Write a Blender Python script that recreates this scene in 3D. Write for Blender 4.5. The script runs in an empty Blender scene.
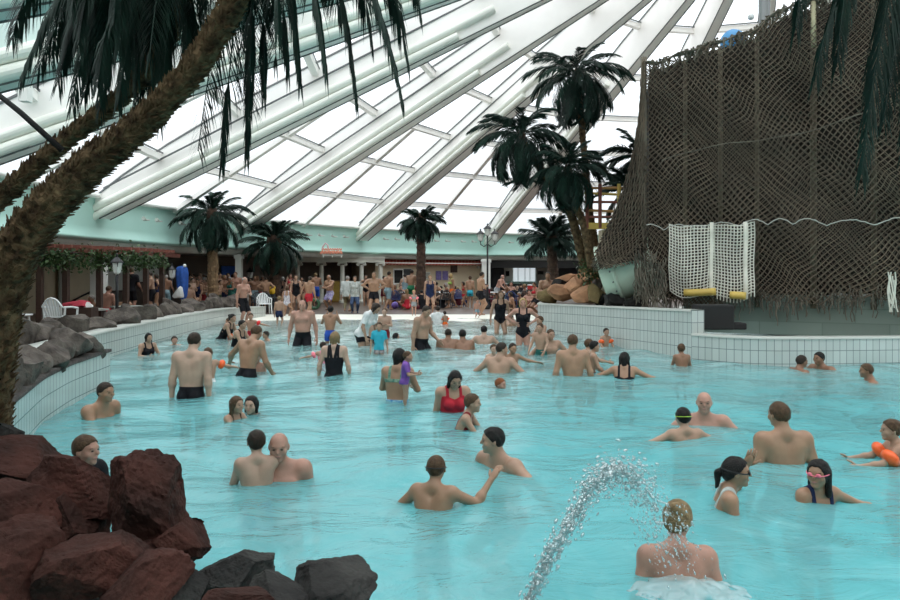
import bpy, bmesh, math, random
import numpy as np
from mathutils import Vector, Matrix, Euler

SC = bpy.context.scene
COL = SC.collection
PI = math.pi
rnd = random.Random(7)

# ------------------------------------------------------------------ camera, sky, exposure
FPX, HOR, EYE = 720.0, 272.0, 1.78      # focal length in pixels, horizon row, eye height above the water
cam = bpy.data.cameras.new('camera')
cam.sensor_width = 36.0
cam.lens = FPX / 900 * 36.0
cam.shift_y = -(300 - HOR) / 900
cam.clip_start, cam.clip_end = 0.05, 500
cam_o = bpy.data.objects.new('camera', cam)
cam_o.location = (0, 0, EYE)
cam_o.rotation_euler = (PI / 2, 0, 0)
COL.objects.link(cam_o)
SC.camera = cam_o

world = bpy.data.worlds.new('overcast_sky')
SC.world = world
world.use_nodes = True
_bg = world.node_tree.nodes['Background']
_bg.inputs['Strength'].default_value = 3.25
_nt = world.node_tree                    # overcast sky: the zenith three times as bright as the horizon
_tc = _nt.nodes.new('ShaderNodeTexCoord')
_sx = _nt.nodes.new('ShaderNodeSeparateXYZ')
_cr = _nt.nodes.new('ShaderNodeValToRGB')
_cr.color_ramp.elements[0].color = (0.31, 0.323, 0.333, 1)
_cr.color_ramp.elements[1].color = (0.95, 0.98, 1.0, 1)
_nt.links.new(_tc.outputs['Generated'], _sx.inputs[0])
_nt.links.new(_sx.outputs['Z'], _cr.inputs[0])
_nt.links.new(_cr.outputs[0], _bg.inputs['Color'])
SC.view_settings.view_transform = 'Standard'
SC.view_settings.look = 'None'
SC.view_settings.exposure = 0.0
SC.view_settings.gamma = 1.0
SC.view_settings.use_curve_mapping = False
SC.cycles.use_denoising = True
SC.cycles.max_bounces = 10
SC.cycles.diffuse_bounces = 5
SC.cycles.glossy_bounces = 3
SC.cycles.transmission_bounces = 6
SC.cycles.transparent_max_bounces = 16
SC.cycles.caustics_reflective = False
SC.cycles.caustics_refractive = False
SC.cycles.sample_clamp_indirect = 6.0


def at(px, py, Y):                       # point of the place seen at a pixel at depth Y
    return Vector(((px - 450) / FPX * Y, Y, EYE - (py - HOR) / FPX * Y))


def on_z(px, py, z=0.0):                 # point at height z seen at a pixel
    return at(px, py, FPX * (EYE - z) / (py - HOR))


# ------------------------------------------------------------------ materials
def mat(name, col, rough=0.6, var=0.0, scale=8.0, bump=0.0, bscale=None, metal=0.0, spec=0.5, col2=None, detail=4.0):
    m = bpy.data.materials.new(name)
    m.use_nodes = True
    nt = m.node_tree
    b = nt.nodes['Principled BSDF']
    b.inputs['Roughness'].default_value = rough
    b.inputs['Metallic'].default_value = metal
    b.inputs['Specular IOR Level'].default_value = spec
    c = (*col, 1)
    b.inputs['Base Color'].default_value = c
    tc = None
    if var or bump or col2:
        tc = nt.nodes.new('ShaderNodeTexCoord')
        n = nt.nodes.new('ShaderNodeTexNoise')
        n.inputs['Scale'].default_value = scale
        n.inputs['Detail'].default_value = detail
        nt.links.new(tc.outputs['Object'], n.inputs['Vector'])
        if var or col2:
            r = nt.nodes.new('ShaderNodeValToRGB')
            r.color_ramp.elements[0].position = 0.3
            r.color_ramp.elements[1].position = 0.7
            lo = col2 if col2 else tuple(max(0, x * (1 - var)) for x in col)
            hi = col if col2 else tuple(min(1, x * (1 + var)) for x in col)
            r.color_ramp.elements[0].color = (*lo, 1)
            r.color_ramp.elements[1].color = (*hi, 1)
            nt.links.new(n.outputs['Fac'], r.inputs['Fac'])
            nt.links.new(r.outputs['Color'], b.inputs['Base Color'])
        if bump:
            n2 = n
            if bscale:
                n2 = nt.nodes.new('ShaderNodeTexNoise')
                n2.inputs['Scale'].default_value = bscale
                n2.inputs['Detail'].default_value = 6
                nt.links.new(tc.outputs['Object'], n2.inputs['Vector'])
            bp = nt.nodes.new('ShaderNodeBump')
            bp.inputs['Strength'].default_value = bump
            bp.inputs['Distance'].default_value = 0.03
            nt.links.new(n2.outputs['Fac'], bp.inputs['Height'])
            nt.links.new(bp.outputs['Normal'], b.inputs['Normal'])
    return m


def tile_mat(name, col, grout, tw, th, mortar=0.012, rough=0.25, var=0.05, offset=0.0):
    m = bpy.data.materials.new(name)
    m.use_nodes = True
    nt = m.node_tree
    b = nt.nodes['Principled BSDF']
    b.inputs['Roughness'].default_value = rough
    uv = nt.nodes.new('ShaderNodeUVMap')
    br = nt.nodes.new('ShaderNodeTexBrick')
    br.offset = offset
    br.squash = 1.0
    br.inputs['Scale'].default_value = 1.0
    br.inputs['Brick Width'].default_value = tw
    br.inputs['Row Height'].default_value = th
    br.inputs['Mortar Size'].default_value = mortar
    br.inputs['Mortar Smooth'].default_value = 0.2
    br.inputs['Color1'].default_value = (*col, 1)
    br.inputs['Color2'].default_value = (*[c * (1 - var * 2) for c in col], 1)
    br.inputs['Mortar'].default_value = (*grout, 1)
    nt.links.new(uv.outputs['UV'], br.inputs['Vector'])
    nt.links.new(br.outputs['Color'], b.inputs['Base Color'])
    return m


M = {}
M['white_paint'] = mat('white_paint', (0.93, 0.905, 0.87), 0.45, var=0.03, scale=1.5)
M['white_tube'] = mat('white_tube', (0.84, 0.85, 0.78), 0.35)
M['dark_seal'] = mat('dark_seal', (0.10, 0.11, 0.11), 0.6)
M['teal'] = mat('teal_paint', (0.42, 0.67, 0.60), 0.5, var=0.05, scale=0.7)
M['gutter'] = mat('gutter_grey', (0.50, 0.52, 0.48), 0.5, var=0.06, scale=2)
M['pool_floor'] = tile_mat('pool_floor_tile', (0.50, 0.86, 0.86), (0.42, 0.78, 0.80), 0.25, 0.25, 0.01, 0.4)
M['beach'] = mat('beach_tile', (0.80, 0.80, 0.72), 0.35, var=0.06, scale=3, bump=0.1, bscale=40)
M['deck'] = tile_mat('deck_tile', (0.13, 0.088, 0.068), (0.07, 0.055, 0.045), 0.3, 0.3, 0.012, 0.4, var=0.18, offset=0.0)
M['wall_tile'] = tile_mat('white_wall_tile', (0.56, 0.595, 0.565), (0.17, 0.20, 0.20), 0.145, 0.25, 0.0065, 0.2)
M['wall_cap'] = mat('wall_cap', (0.46, 0.48, 0.44), 0.4, var=0.06, scale=3)
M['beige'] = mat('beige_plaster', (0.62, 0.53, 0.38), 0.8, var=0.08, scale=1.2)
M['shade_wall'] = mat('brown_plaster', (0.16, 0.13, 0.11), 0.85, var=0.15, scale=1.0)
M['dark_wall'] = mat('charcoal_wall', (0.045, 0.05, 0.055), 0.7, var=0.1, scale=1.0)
M['grey_plaster'] = mat('grey_plaster', (0.40, 0.41, 0.38), 0.8, var=0.1, scale=0.8)
M['green_concrete'] = tile_mat('green_grey_concrete', (0.24, 0.30, 0.26), (0.16, 0.21, 0.18), 1.3, 0.32, 0.012, 0.8, var=0.14, offset=0.5)
M['stone_column'] = mat('stone_column', (0.66, 0.67, 0.60), 0.6, var=0.06, scale=4)
M['trim_white'] = mat('trim_white', (0.82, 0.84, 0.80), 0.5)
M['black_metal'] = mat('black_metal', (0.02, 0.02, 0.022), 0.4, metal=0.3)
M['brown_wood'] = mat('brown_wood', (0.05, 0.024, 0.016), 0.6, var=0.25, scale=6)
M['red_wood'] = mat('red_wood', (0.20, 0.06, 0.042), 0.6, var=0.2, scale=6)
M['yellow_wood'] = mat('yellow_wood', (0.58, 0.40, 0.09), 0.5, var=0.12, scale=5)
M['ochre_wood'] = mat('ochre_wood', (0.42, 0.22, 0.07), 0.55, var=0.15, scale=5)
M['red_stripe'] = None
M['lamp_glass'] = mat('lamp_glass', (0.72, 0.74, 0.70), 0.2)
M['white_plastic'] = mat('white_plastic', (0.80, 0.82, 0.82), 0.35)
M['blue_fabric'] = mat('blue_fabric', (0.02, 0.09, 0.38), 0.8, var=0.2, scale=10)
M['coral'] = mat('coral_letters', (0.85, 0.33, 0.22), 0.5)
M['purple_poster'] = mat('purple_poster', (0.16, 0.13, 0.34), 0.5, var=0.5, scale=14)
M['slide_green'] = mat('slide_green', (0.64, 0.74, 0.60), 0.3, var=0.04, scale=3)
M['black'] = mat('matt_black', (0.012, 0.012, 0.012), 0.8)
M['net_shade'] = mat('shade_backing', (0.020, 0.015, 0.011), 0.95, var=0.3, scale=5)


def glass_mat():
    m = bpy.data.materials.new('roof_glass')
    m.use_nodes = True
    nt = m.node_tree
    nt.nodes.clear()
    out = nt.nodes.new('ShaderNodeOutputMaterial')
    tr = nt.nodes.new('ShaderNodeBsdfTransparent')
    tr.inputs['Color'].default_value = (0.95, 0.97, 0.98, 1)
    gl = nt.nodes.new('ShaderNodeBsdfGlossy')
    gl.inputs['Roughness'].default_value = 0.05
    gl.inputs['Color'].default_value = (0.9, 0.95, 1, 1)
    mx = nt.nodes.new('ShaderNodeMixShader')
    mx.inputs[0].default_value = 0.05
    nt.links.new(tr.outputs[0], mx.inputs[1])
    nt.links.new(gl.outputs[0], mx.inputs[2])
    nt.links.new(mx.outputs[0], out.inputs['Surface'])
    return m


M['glass'] = glass_mat()


def water_mat():
    """Milky, churned turquoise pool water: clear part, suspended-bubble part, mirror part."""
    m = bpy.data.materials.new('pool_water')
    m.use_nodes = True
    nt = m.node_tree
    nt.nodes.clear()
    L = nt.links.new
    out = nt.nodes.new('ShaderNodeOutputMaterial')
    tc = nt.nodes.new('ShaderNodeTexCoord')
    tr = nt.nodes.new('ShaderNodeBsdfTransparent')
    tr.inputs['Color'].default_value = (0.55, 0.90, 0.93, 1)
    df = nt.nodes.new('ShaderNodeBsdfDiffuse')
    df.inputs['Color'].default_value = (0.26, 0.76, 0.80, 1)
    gl = nt.nodes.new('ShaderNodeBsdfGlossy')
    gl.inputs['Roughness'].default_value = 0.08
    rfr = nt.nodes.new('ShaderNodeBsdfRefraction')   # ripples bend what lies below
    rfr.inputs['IOR'].default_value = 1.33
    rfr.inputs['Roughness'].default_value = 0.03
    # shallow end (large object y) is clearer and paler
    sp = nt.nodes.new('ShaderNodeSeparateXYZ')
    L(tc.outputs['Object'], sp.inputs[0])
    mr = nt.nodes.new('ShaderNodeMapRange')
    mr.inputs['From Min'].default_value = 12
    mr.inputs['From Max'].default_value = 26
    mr.inputs['To Min'].default_value = 0.43
    mr.inputs['To Max'].default_value = 0.22
    L(sp.outputs['Y'], mr.inputs['Value'])
    m0 = nt.nodes.new('ShaderNodeMapRange')
    m0.inputs['From Min'].default_value = 9
    m0.inputs['From Max'].default_value = 25
    L(sp.outputs['Y'], m0.inputs['Value'])
    for sh, c0, c1 in ((rfr, (0.60, 0.92, 0.95, 1), (0.95, 0.98, 0.96, 1)), (tr, (0.55, 0.90, 0.93, 1), (0.93, 0.965, 0.94, 1)), (df, (0.27, 0.78, 0.82, 1), (0.66, 0.88, 0.84, 1))):
        r = nt.nodes.new('ShaderNodeValToRGB')
        r.color_ramp.elements[0].color = c0
        r.color_ramp.elements[1].color = c1
        L(m0.outputs[0], r.inputs[0])
        L(r.outputs[0], sh.inputs['Color'])
    tm = nt.nodes.new('ShaderNodeMixShader')
    tm.inputs[0].default_value = 0.32
    L(tr.outputs[0], tm.inputs[1])
    L(rfr.outputs[0], tm.inputs[2])
    m1 = nt.nodes.new('ShaderNodeMixShader')
    L(mr.outputs[0], m1.inputs[0])
    L(tm.outputs[0], m1.inputs[1])
    L(df.outputs[0], m1.inputs[2])
    # churned white streaks where the waves run out
    nf = nt.nodes.new('ShaderNodeTexNoise')
    nf.inputs['Scale'].default_value = 1.1
    nf.inputs['Detail'].default_value = 7
    nf.inputs['Roughness'].default_value = 0.68
    nf.inputs['Distortion'].default_value = 1.2
    L(tc.outputs['Object'], nf.inputs['Vector'])
    rf = nt.nodes.new('ShaderNodeMapRange')
    rf.inputs['From Min'].default_value = 0.47
    rf.inputs['From Max'].default_value = 0.66
    L(nf.outputs['Fac'], rf.inputs['Value'])
    yf = nt.nodes.new('ShaderNodeMapRange')
    yf.inputs['From Min'].default_value = 12
    yf.inputs['From Max'].default_value = 20
    yf.inputs['To Min'].default_value = 0.05
    yf.inputs['To Max'].default_value = 0.85
    L(sp.outputs['Y'], yf.inputs['Value'])
    mf = nt.nodes.new('ShaderNodeMath')
    mf.operation = 'MULTIPLY'
    L(rf.outputs[0], mf.inputs[0])
    L(yf.outputs[0], mf.inputs[1])
    wf = nt.nodes.new('ShaderNodeBsdfDiffuse')
    wf.inputs['Color'].default_value = (0.80, 0.90, 0.88, 1)
    m1f = nt.nodes.new('ShaderNodeMixShader')
    L(mf.outputs[0], m1f.inputs[0])
    L(m1.outputs[0], m1f.inputs[1])
    L(wf.outputs[0], m1f.inputs[2])
    m1 = m1f
    fr = nt.nodes.new('ShaderNodeFresnel')
    fr.inputs['IOR'].default_value = 1.33
    n1 = nt.nodes.new('ShaderNodeTexNoise')
    n1.inputs['Scale'].default_value = 2.6
    n1.inputs['Detail'].default_value = 5
    n1.inputs['Roughness'].default_value = 0.62
    n1.inputs['Distortion'].default_value = 0.6
    mp = nt.nodes.new('ShaderNodeMapping')
    mp.inputs['Scale'].default_value = (0.75, 1.25, 1)
    L(tc.outputs['Object'], mp.inputs['Vector'])
    L(mp.outputs[0], n1.inputs['Vector'])
    bp = nt.nodes.new('ShaderNodeBump')
    bp.inputs['Strength'].default_value = 0.55
    bp.inputs['Distance'].default_value = 0.06
    L(n1.outputs['Fac'], bp.inputs['Height'])
    L(bp.outputs[0], fr.inputs['Normal'])
    L(bp.outputs[0], gl.inputs['Normal'])
    L(bp.outputs[0], rfr.inputs['Normal'])
    L(bp.outputs[0], df.inputs['Normal'])
    m2 = nt.nodes.new('ShaderNodeMixShader')
    L(fr.outputs[0], m2.inputs[0])
    L(m1.outputs[0], m2.inputs[1])
    L(gl.outputs[0], m2.inputs[2])
    L(m2.outputs[0], out.inputs['Surface'])
    return m


M['water'] = water_mat()


# ------------------------------------------------------------------ object helpers
def link(name, me, parent=None, m=None):
    o = bpy.data.objects.new(name, me)
    COL.objects.link(o)
    if m is not None:
        me.materials.append(m)
    if parent is not None:
        o.parent = parent
    return o


def tag(o, label=None, cat=None, group=None, kind=None):
    if label:
        o['label'] = label
    if cat:
        o['category'] = cat
    if group:
        o['group'] = group
    if kind:
        o['kind'] = kind
    return o


def thing(name, label, cat, loc=(0, 0, 0), rz=0.0, group=None):
    o = bpy.data.objects.new(name, None)
    o.empty_display_size = 0.1
    COL.objects.link(o)
    o.location = loc
    o.rotation_euler = (0, 0, rz)
    return tag(o, label, cat, group)


def copy_tree(o, parent=None):
    c = o.copy()
    COL.objects.link(c)
    if parent is not None:
        c.parent = parent
    for ch in o.children:
        copy_tree(ch, c)
    return c


class MB:
    """Collects boxes, tubes, lathes and loose faces into one mesh."""

    def __init__(self):
        self.v, self.f, self.uv = [], [], {}

    def add(self, vs, fs):
        b = len(self.v)
        self.v.extend([tuple(x) for x in vs])
        self.f.extend([tuple(b + i for i in f) for f in fs])

    def box(self, c, s, R=None):
        c = Vector(c)
        hx, hy, hz = s[0] / 2, s[1] / 2, s[2] / 2
        vs = []
        for z in (-hz, hz):
            for x, y in ((-hx, -hy), (hx, -hy), (hx, hy), (-hx, hy)):
                p = Vector((x, y, z))
                vs.append(c + (R @ p if R is not None else p))
        self.add(vs, [(3, 2, 1, 0), (4, 5, 6, 7), (0, 1, 5, 4), (1, 2, 6, 5), (2, 3, 7, 6), (3, 0, 4, 7)])
        return self

    def beam(self, a, b, w, h, up=(0, 0, 1)):
        a, b = Vector(a), Vector(b)
        d = (b - a)
        L = d.length
        d.normalize()
        s = d.cross(Vector(up))
        if s.length < 1e-5:
            s = Vector((1, 0, 0))
        s.normalize()
        u = s.cross(d)
        R = Matrix((s, d, u)).transposed()
        return self.box((a + b) / 2, (w, L, h), R)

    def tube(self, pts, rad, n=8, cap=True):
        pts = [Vector(p) for p in pts]
        if not hasattr(rad, '__len__'):
            rad = [rad] * len(pts)
        t0 = (pts[1] - pts[0]).normalized()
        ref = Vector((0, 0, 1)) if abs(t0.z) < 0.9 else Vector((1, 0, 0))
        s = t0.cross(ref).normalized()
        vs, fs = [], []
        for i, p in enumerate(pts):
            t = (pts[min(i + 1, len(pts) - 1)] - pts[max(i - 1, 0)])
            t = t.normalized() if t.length > 1e-9 else t0
            s = (s - t * s.dot(t))
            s = s.normalized() if s.length > 1e-6 else t.orthogonal().normalized()
            u = t.cross(s)
            for k in range(n):
                a = 2 * PI * k / n
                vs.append(p + (s * math.cos(a) + u * math.sin(a)) * rad[i])
        for i in range(len(pts) - 1):
            for k in range(n):
                k2 = (k + 1) % n
                fs.append((i * n + k, i * n + k2, (i + 1) * n + k2, (i + 1) * n + k))
        if cap:
            fs.append(tuple(range(n - 1, -1, -1)))
            fs.append(tuple((len(pts) - 1) * n + k for k in range(n)))
        self.add(vs, fs)
        return self

    def lathe(self, prof, c=(0, 0, 0), n=16, cap=True):
        c = Vector(c)
        vs, fs = [], []
        for r, z in prof:
            for k in range(n):
                a = 2 * PI * k / n
                vs.append(c + Vector((r * math.cos(a), r * math.sin(a), z)))
        for i in range(len(prof) - 1):
            for k in range(n):
                k2 = (k + 1) % n
                fs.append((i * n + k, i * n + k2, (i + 1) * n + k2, (i + 1) * n + k))
        if cap:
            fs.append(tuple(range(n - 1, -1, -1)))
            fs.append(tuple((len(prof) - 1) * n + k for k in range(n)))
        self.add(vs, fs)
        return self

    def ball(self, c, r, n=10, m=6, R=None):
        c = Vector(c)
        if not hasattr(r, '__len__'):
            r = (r, r, r)
        vs, fs = [Vector((0, 0, -r[2]))], []
        for i in range(1, m):
            th = PI * i / m - PI / 2
            for k in range(n):
                a = 2 * PI * k / n
                vs.append(Vector((r[0] * math.cos(th) * math.cos(a), r[1] * math.cos(th) * math.sin(a), r[2] * math.sin(th))))
        vs.append(Vector((0, 0, r[2])))
        for k in range(n):
            fs.append((0, 1 + (k + 1) % n, 1 + k))
            for i in range(m - 2):
                a0 = 1 + i * n
                fs.append((a0 + k, a0 + (k + 1) % n, a0 + n + (k + 1) % n, a0 + n + k))
            a0 = 1 + (m - 2) * n
            fs.append((a0 + k, a0 + (k + 1) % n, len(vs) - 1))
        self.add([c + (R @ v if R is not None else v) for v in vs], fs)
        return self

    def mesh(self, name, smooth=False):
        me = bpy.data.meshes.new(name)
        me.from_pydata(self.v, [], self.f)
        if smooth:
            me.polygons.foreach_set('use_smooth', [True] * len(me.polygons))
        me.update()
        return me

    def build(self, name, m, parent=None, smooth=False, bevel=0.0):
        me = self.mesh(name, smooth)
        o = link(name, me, parent, m)
        if bevel:
            bv = o.modifiers.new('bevel', 'BEVEL')
            bv.width = bevel
            bv.segments = 2
            bv.limit_method = 'ANGLE'
        return o


def grid_obj(name, P, m, parent=None, smooth=True, uvs=None, flip=False):
    """P: array (rows, cols, 3) -> one quad sheet; uvs: array (rows, cols, 2)."""
    P = np.asarray(P, dtype=np.float64)
    r, c = P.shape[:2]
    idx = np.arange(r * c).reshape(r, c)
    q = np.stack([idx[:-1, :-1], idx[:-1, 1:], idx[1:, 1:], idx[1:, :-1]], -1).reshape(-1, 4)
    if flip:
        q = q[:, ::-1]
    me = np_mesh(name, P.reshape(-1, 3), q, smooth)
    if uvs is not None:
        U = np.asarray(uvs, dtype=np.float32).reshape(-1, 2)
        ul = me.uv_layers.new(name='UVMap')
        ul.data.foreach_set('uv', U[q.reshape(-1)].reshape(-1))
    return link(name, me, parent, m)


def np_mesh(name, V, F, smooth=True):
    """V (n,3), F list/array of equal-length faces or list of arrays (mixed)."""
    me = bpy.data.meshes.new(name)
    blocks = F if isinstance(F, list) else [F]
    blocks = [np.asarray(b, dtype=np.int32) for b in blocks if len(b)]
    nl = sum(b.size for b in blocks)
    nf = sum(len(b) for b in blocks)
    me.vertices.add(len(V))
    me.vertices.foreach_set('co', np.asarray(V, dtype=np.float32).reshape(-1))
    me.loops.add(nl)
    me.loops.foreach_set('vertex_index', np.concatenate([b.reshape(-1) for b in blocks]))
    me.polygons.add(nf)
    tot = np.concatenate([np.full(len(b), b.shape[1], dtype=np.int32) for b in blocks])
    st = np.concatenate([[0], np.cumsum(tot)[:-1]]).astype(np.int32)
    me.polygons.foreach_set('loop_start', st)
    me.polygons.foreach_set('loop_total', tot)
    if smooth:
        me.polygons.foreach_set('use_smooth', np.ones(nf, dtype=bool))
    me.update(calc_edges=True)
    return me
# ------------------------------------------------------------------ the hall: ring, dome, walls, pool shell
CX, CY, RA, RB = 10.0, 22.0, 22.0, 27.0
APEX = Vector((10.2, 22.0, 13.5))
Z_BOT, Z_TOP = 2.84, 4.25


def E(deg, s=1.0, z=0.0):
    a = math.radians(deg)
    return Vector((CX + RA * s * math.cos(a), CY + RB * s * math.sin(a), z))


def ring_sheet(name, prof, m, d0=0, d1=360, n=144, flip=False, uv=False):
    """prof: (scale, z) pairs swept round the ellipse."""
    P = [[E(d0 + (d1 - d0) * i / n, s, z) for i in range(n + 1)] for s, z in prof]
    U = None
    if uv:
        U, acc = [], [0.0]
        for i in range(n):
            acc.append(acc[-1] + (E(d0 + (d1 - d0) * (i + 1) / n) - E(d0 + (d1 - d0) * i / n)).length)
        for s, z in prof:
            U.append([(a, z) for a in acc])
    return tag(grid_obj(name, P, m, uvs=U, flip=flip, smooth=True), kind='structure')


# teal ring band with a rolled lower edge, its gutter and soffit
ring_sheet('ceiling_ring', [(1.0, Z_TOP), (1.0, 3.3), (0.997, 3.12), (0.988, 2.98), (0.985, 2.9), (0.99, 2.84), (1.0, 2.82)], M['teal'])
ring_sheet('trim_gutter', [(0.998, 2.84), (0.998, 2.58), (1.012, 2.58)], M['gutter'])
ring_sheet('ceiling_soffit', [(1.012, 2.6), (1.45, 2.6)], M['grey_plaster'])
ring_sheet('trim_glazing_seat', [(1.0, Z_TOP), (0.99, Z_TOP + 0.02), (0.99, Z_TOP + 0.16), (1.01, Z_TOP + 0.16)], M['trim_white'])

# radial beams
BEAMS = [214.5, 205.8, 194.5, 174.7, 154.3, 133.4, 109.6, 88, 66, 44, 22, 0, -24, -48, -72, -97, -122]


def beam(deg, i):
    foot = E(deg, 0.995, 3.72)
    hub = APEX + (E(deg) - E(deg, 0.0)).normalized() * 1.2
    hub.z = APEX.z - 0.2
    d = hub - foot
    L = d.length
    d.normalize()
    side = d.cross(Vector((0, 0, 1))).normalized()
    up = side.cross(d)
    hb = MB()
    # web: deep box tapering a little to the hub
    vs = []
    secs = ((0, .62, .78), (.06, .62, 1.05), (.14, .61, 1.30), (.25, .60, 1.48), (.45, .56, 1.52), (.7, .48, 1.48), (1.0, .30, 1.1))
    for t, w, h in secs:
        p = foot + d * L * t
        for su, sv in ((-1, 0), (1, 0), (1, 1), (-1, 1)):
            vs.append(p + side * (w / 2 * su) + up * (h * sv - 0.15))
    fs = [(3, 2, 1, 0), (24, 25, 26, 27)]
    for k in range(0, 24, 4):
        for j in range(4):
            j2 = (j + 1) % 4
            fs.append((k + j, k + j2, k + 4 + j2, k + 4 + j))
    hb.add(vs, fs)
    m = M['white_paint'] if deg < 200 else M['beam_teal']
    o = tag(hb.build('ceiling_beam', m), kind='structure')
    # sealing strips where the glass meets the beam, and the lower edge lines
    sb = MB()
    for su in (-1, 1):
        for (ta, wa, ha), (tb_, wb, hb_) in zip(secs[:-1], secs[1:]):
            sb.beam(foot + d * L * ta + side * su * (wa / 2 + .01) + up * (ha - .24), foot + d * L * tb_ + side * su * (wb / 2 + .01) + up * (hb_ - .24), .05, .05, up)
        sb.beam(foot + side * su * .31 - up * .16, foot + d * L * .97 + side * su * .16 - up * .16, .025, .035, up)
    sb.build('seal', M['dark_seal'], o)
    # pair of round ducts along the lower edge
    tb = MB()
    sgn = -1 if 60 < deg < 216 else 1
    for k, off in ((0, .40), (1, .66)):
        q = side * (sgn * -1) * (.30 + .02) + up * (off - .42)
        a = foot + q - d * 0.45
        tb.tube([a, a + d * (L * (.66 if k else .60))], .125, 14)
    tb.build('duct', M['white_tube'], o, smooth=False)
    return o


M['beam_teal'] = mat('beam_pale_teal', (0.66, 0.78, 0.74), 0.5)  # pale teal tone of the two leftmost beams
for i, dg in enumerate(BEAMS):
    beam(dg, i)

# hub ring at the top of the dome
hb = MB()
hb.lathe([(1.6, -.5), (1.9, -.3), (1.9, .45), (1.3, .6), (1.3, -.5)], APEX, 24, cap=False)
tag(hb.build('ceiling_hub', M['white_paint']), kind='structure')

# glazing between the beams: purlins, short mid rafters and panes
PUR = [0.10, 0.22, 0.34, 0.46, 0.58, 0.70, 0.82, 0.93]
cuts = sorted([b % 360 for b in BEAMS])


def glass_pt(deg, t, dz=0.0):
    p = E(deg, 1.0, Z_TOP)
    q = Vector((APEX.x, APEX.y, APEX.z + 0.55))
    r = p.lerp(q, t)
    r.z += dz + .78 * (1 - math.exp(-t / .13))
    return r


for k in range(len(cuts)):
    d0, d1 = cuts[k], cuts[(k + 1) % len(cuts)]
    if d1 < d0:
        d1 += 360
    a, b = MB(), MB()
    for t in PUR:
        a.beam(glass_pt(d0, t, -.06), glass_pt(d1, t, -.06), .22, .20)
    dm = (d0 + d1) / 2
    if d1 - d0 > 12:
        a.beam(glass_pt(dm, 0, -.02), glass_pt(dm, .34, -.02), .22, .18)
        if d1 - d0 > 18:
            for f in (.06, .94):
                b.beam(glass_pt(d0 + (d1 - d0) * f, 0.02), glass_pt(d0 + (d1 - d0) * f, .9), .04, .05)
    else:
        for t in (.03, .12, .22):
            a.box(glass_pt(dm, t, -.4), (.18, .18, .9))
    for t in PUR:
        for s in (-1, 1):
            b.beam(glass_pt(d0, t + s * .0062, .0), glass_pt(d1, t + s * .0062, .0), .025, .05)
    w = tag(a.build('ceiling_purlins', M['white_paint']), kind='structure')
    b.build('glazing_seal', M['dark_seal'], w)
    rows = []
    for t in [0.0] + PUR + [0.985]:
        rows.append([glass_pt(d0 + (d1 - d0) * j / 4, t, .05) for j in range(5)])
    tag(grid_obj('window_%d' % (k + 1), rows, M['glass'], smooth=False), kind='structure')

# small paired uplights on the ring band
for dg in (168.5, 163, 147.5, 142, 137.5, 128, 123.5, 118.5, 113.5, 104.5, 99, 94):
    f = MB()
    c = E(dg, 0.993, 3.72)
    nrm = (E(dg, .9) - E(dg)).normalized()
    tn = nrm.cross(Vector((0, 0, 1)))
    for s in (-1, 1):
        p = c + tn * s * .38
        f.tube([p, p + nrm * .26, p + nrm * .26 + tn * .22], .028, 6)
        f.tube([p + nrm * .26 + tn * .2, p + nrm * .26 + tn * .34 + Vector((0, 0, .05))], [.045, .08], 8)
    px = int(450 + 720 * c.x / c.y)
    ds = {168.5: 'above the pergola near the duct ends', 163: 'above the pergola, second from the duct ends',
          147.5: 'left of the shorter left palm crown', 142: 'behind the shorter left palm crown', 137.5: 'above the coral sign',
          128: 'above the left end of the striped awning', 123.5: 'behind the trunk of the middle palm', 118.5: 'right of the middle palm crown',
          113.5: 'left of the three-headed lamp post', 104.5: 'right of the three-headed lamp post', 99: 'left of the low dark palm',
          94: 'behind the low dark palm'}[dg]
    tag(f.build('wall_lamp', M['gutter']), 'pair of bracket spotlights on the teal band ' + ds, 'lamp', 'bracket spotlights on the teal band')


# ------------------------------------------------------------------ pool shell
def depth(Y):                            # water depth along the pool
    return float(np.interp(Y, DEPTH_Y, DEPTH_D))


DEPTH_Y = [0, 4, 7, 10, 12.5, 15, 17.5, 20, 22, 24.5, 26.6, 29.3, 29.8, 31]
DEPTH_D = [1.28, 1.24, 1.10, .93, .86, .74, .58, .46, .33, .14, .0, -.025, -.028, -.028]

L_NEAR = [(-2.2, 3.0), (-3.0, 4.4), (-4.02, 6.46), (-4.8, 8.5), (-5.12, 9.7), (-5.38, 11.4)]
L_BACK = [(-5.4, 8.2), (-6.2, 9.8), (-6.56, 11.07), (-7.15, 14.8), (-7.38, 17.5), (-7.6, 21), (-7.75, 24), (-7.75, 26.3), (-7.6, 27.6), (-7.35, 28.7)]
R_HIGH = [(3.9, 30.2), (3.2, 24.5), (2.6, 21.3), (3.1, 20.3), (4.9, 14.6)]
R_LOW = [(4.9, 14.6), (5.5, 13.95), (6.1, 13.75), (7.2, 13.8), (8.8, 14.1), (12, 14.7), (16, 15.2)]


def smooth_line(pts, n=60):
    P = np.array(pts, float)
    d = np.r_[0, np.cumsum(np.linalg.norm(np.diff(P, axis=0), axis=1))]
    s = np.linspace(0, d[-1], n)
    Q = np.stack([np.interp(s, d, P[:, 0]), np.interp(s, d, P[:, 1])], 1)
    for _ in range(3):
        Q[1:-1] = (Q[:-2] + 2 * Q[1:-1] + Q[2:]) / 4
    return Q


M['gravel'] = mat('lava_gravel', (.10, .088, .08), .95, scale=20, col2=(.035, .03, .03), bump=.8, bscale=30)


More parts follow.
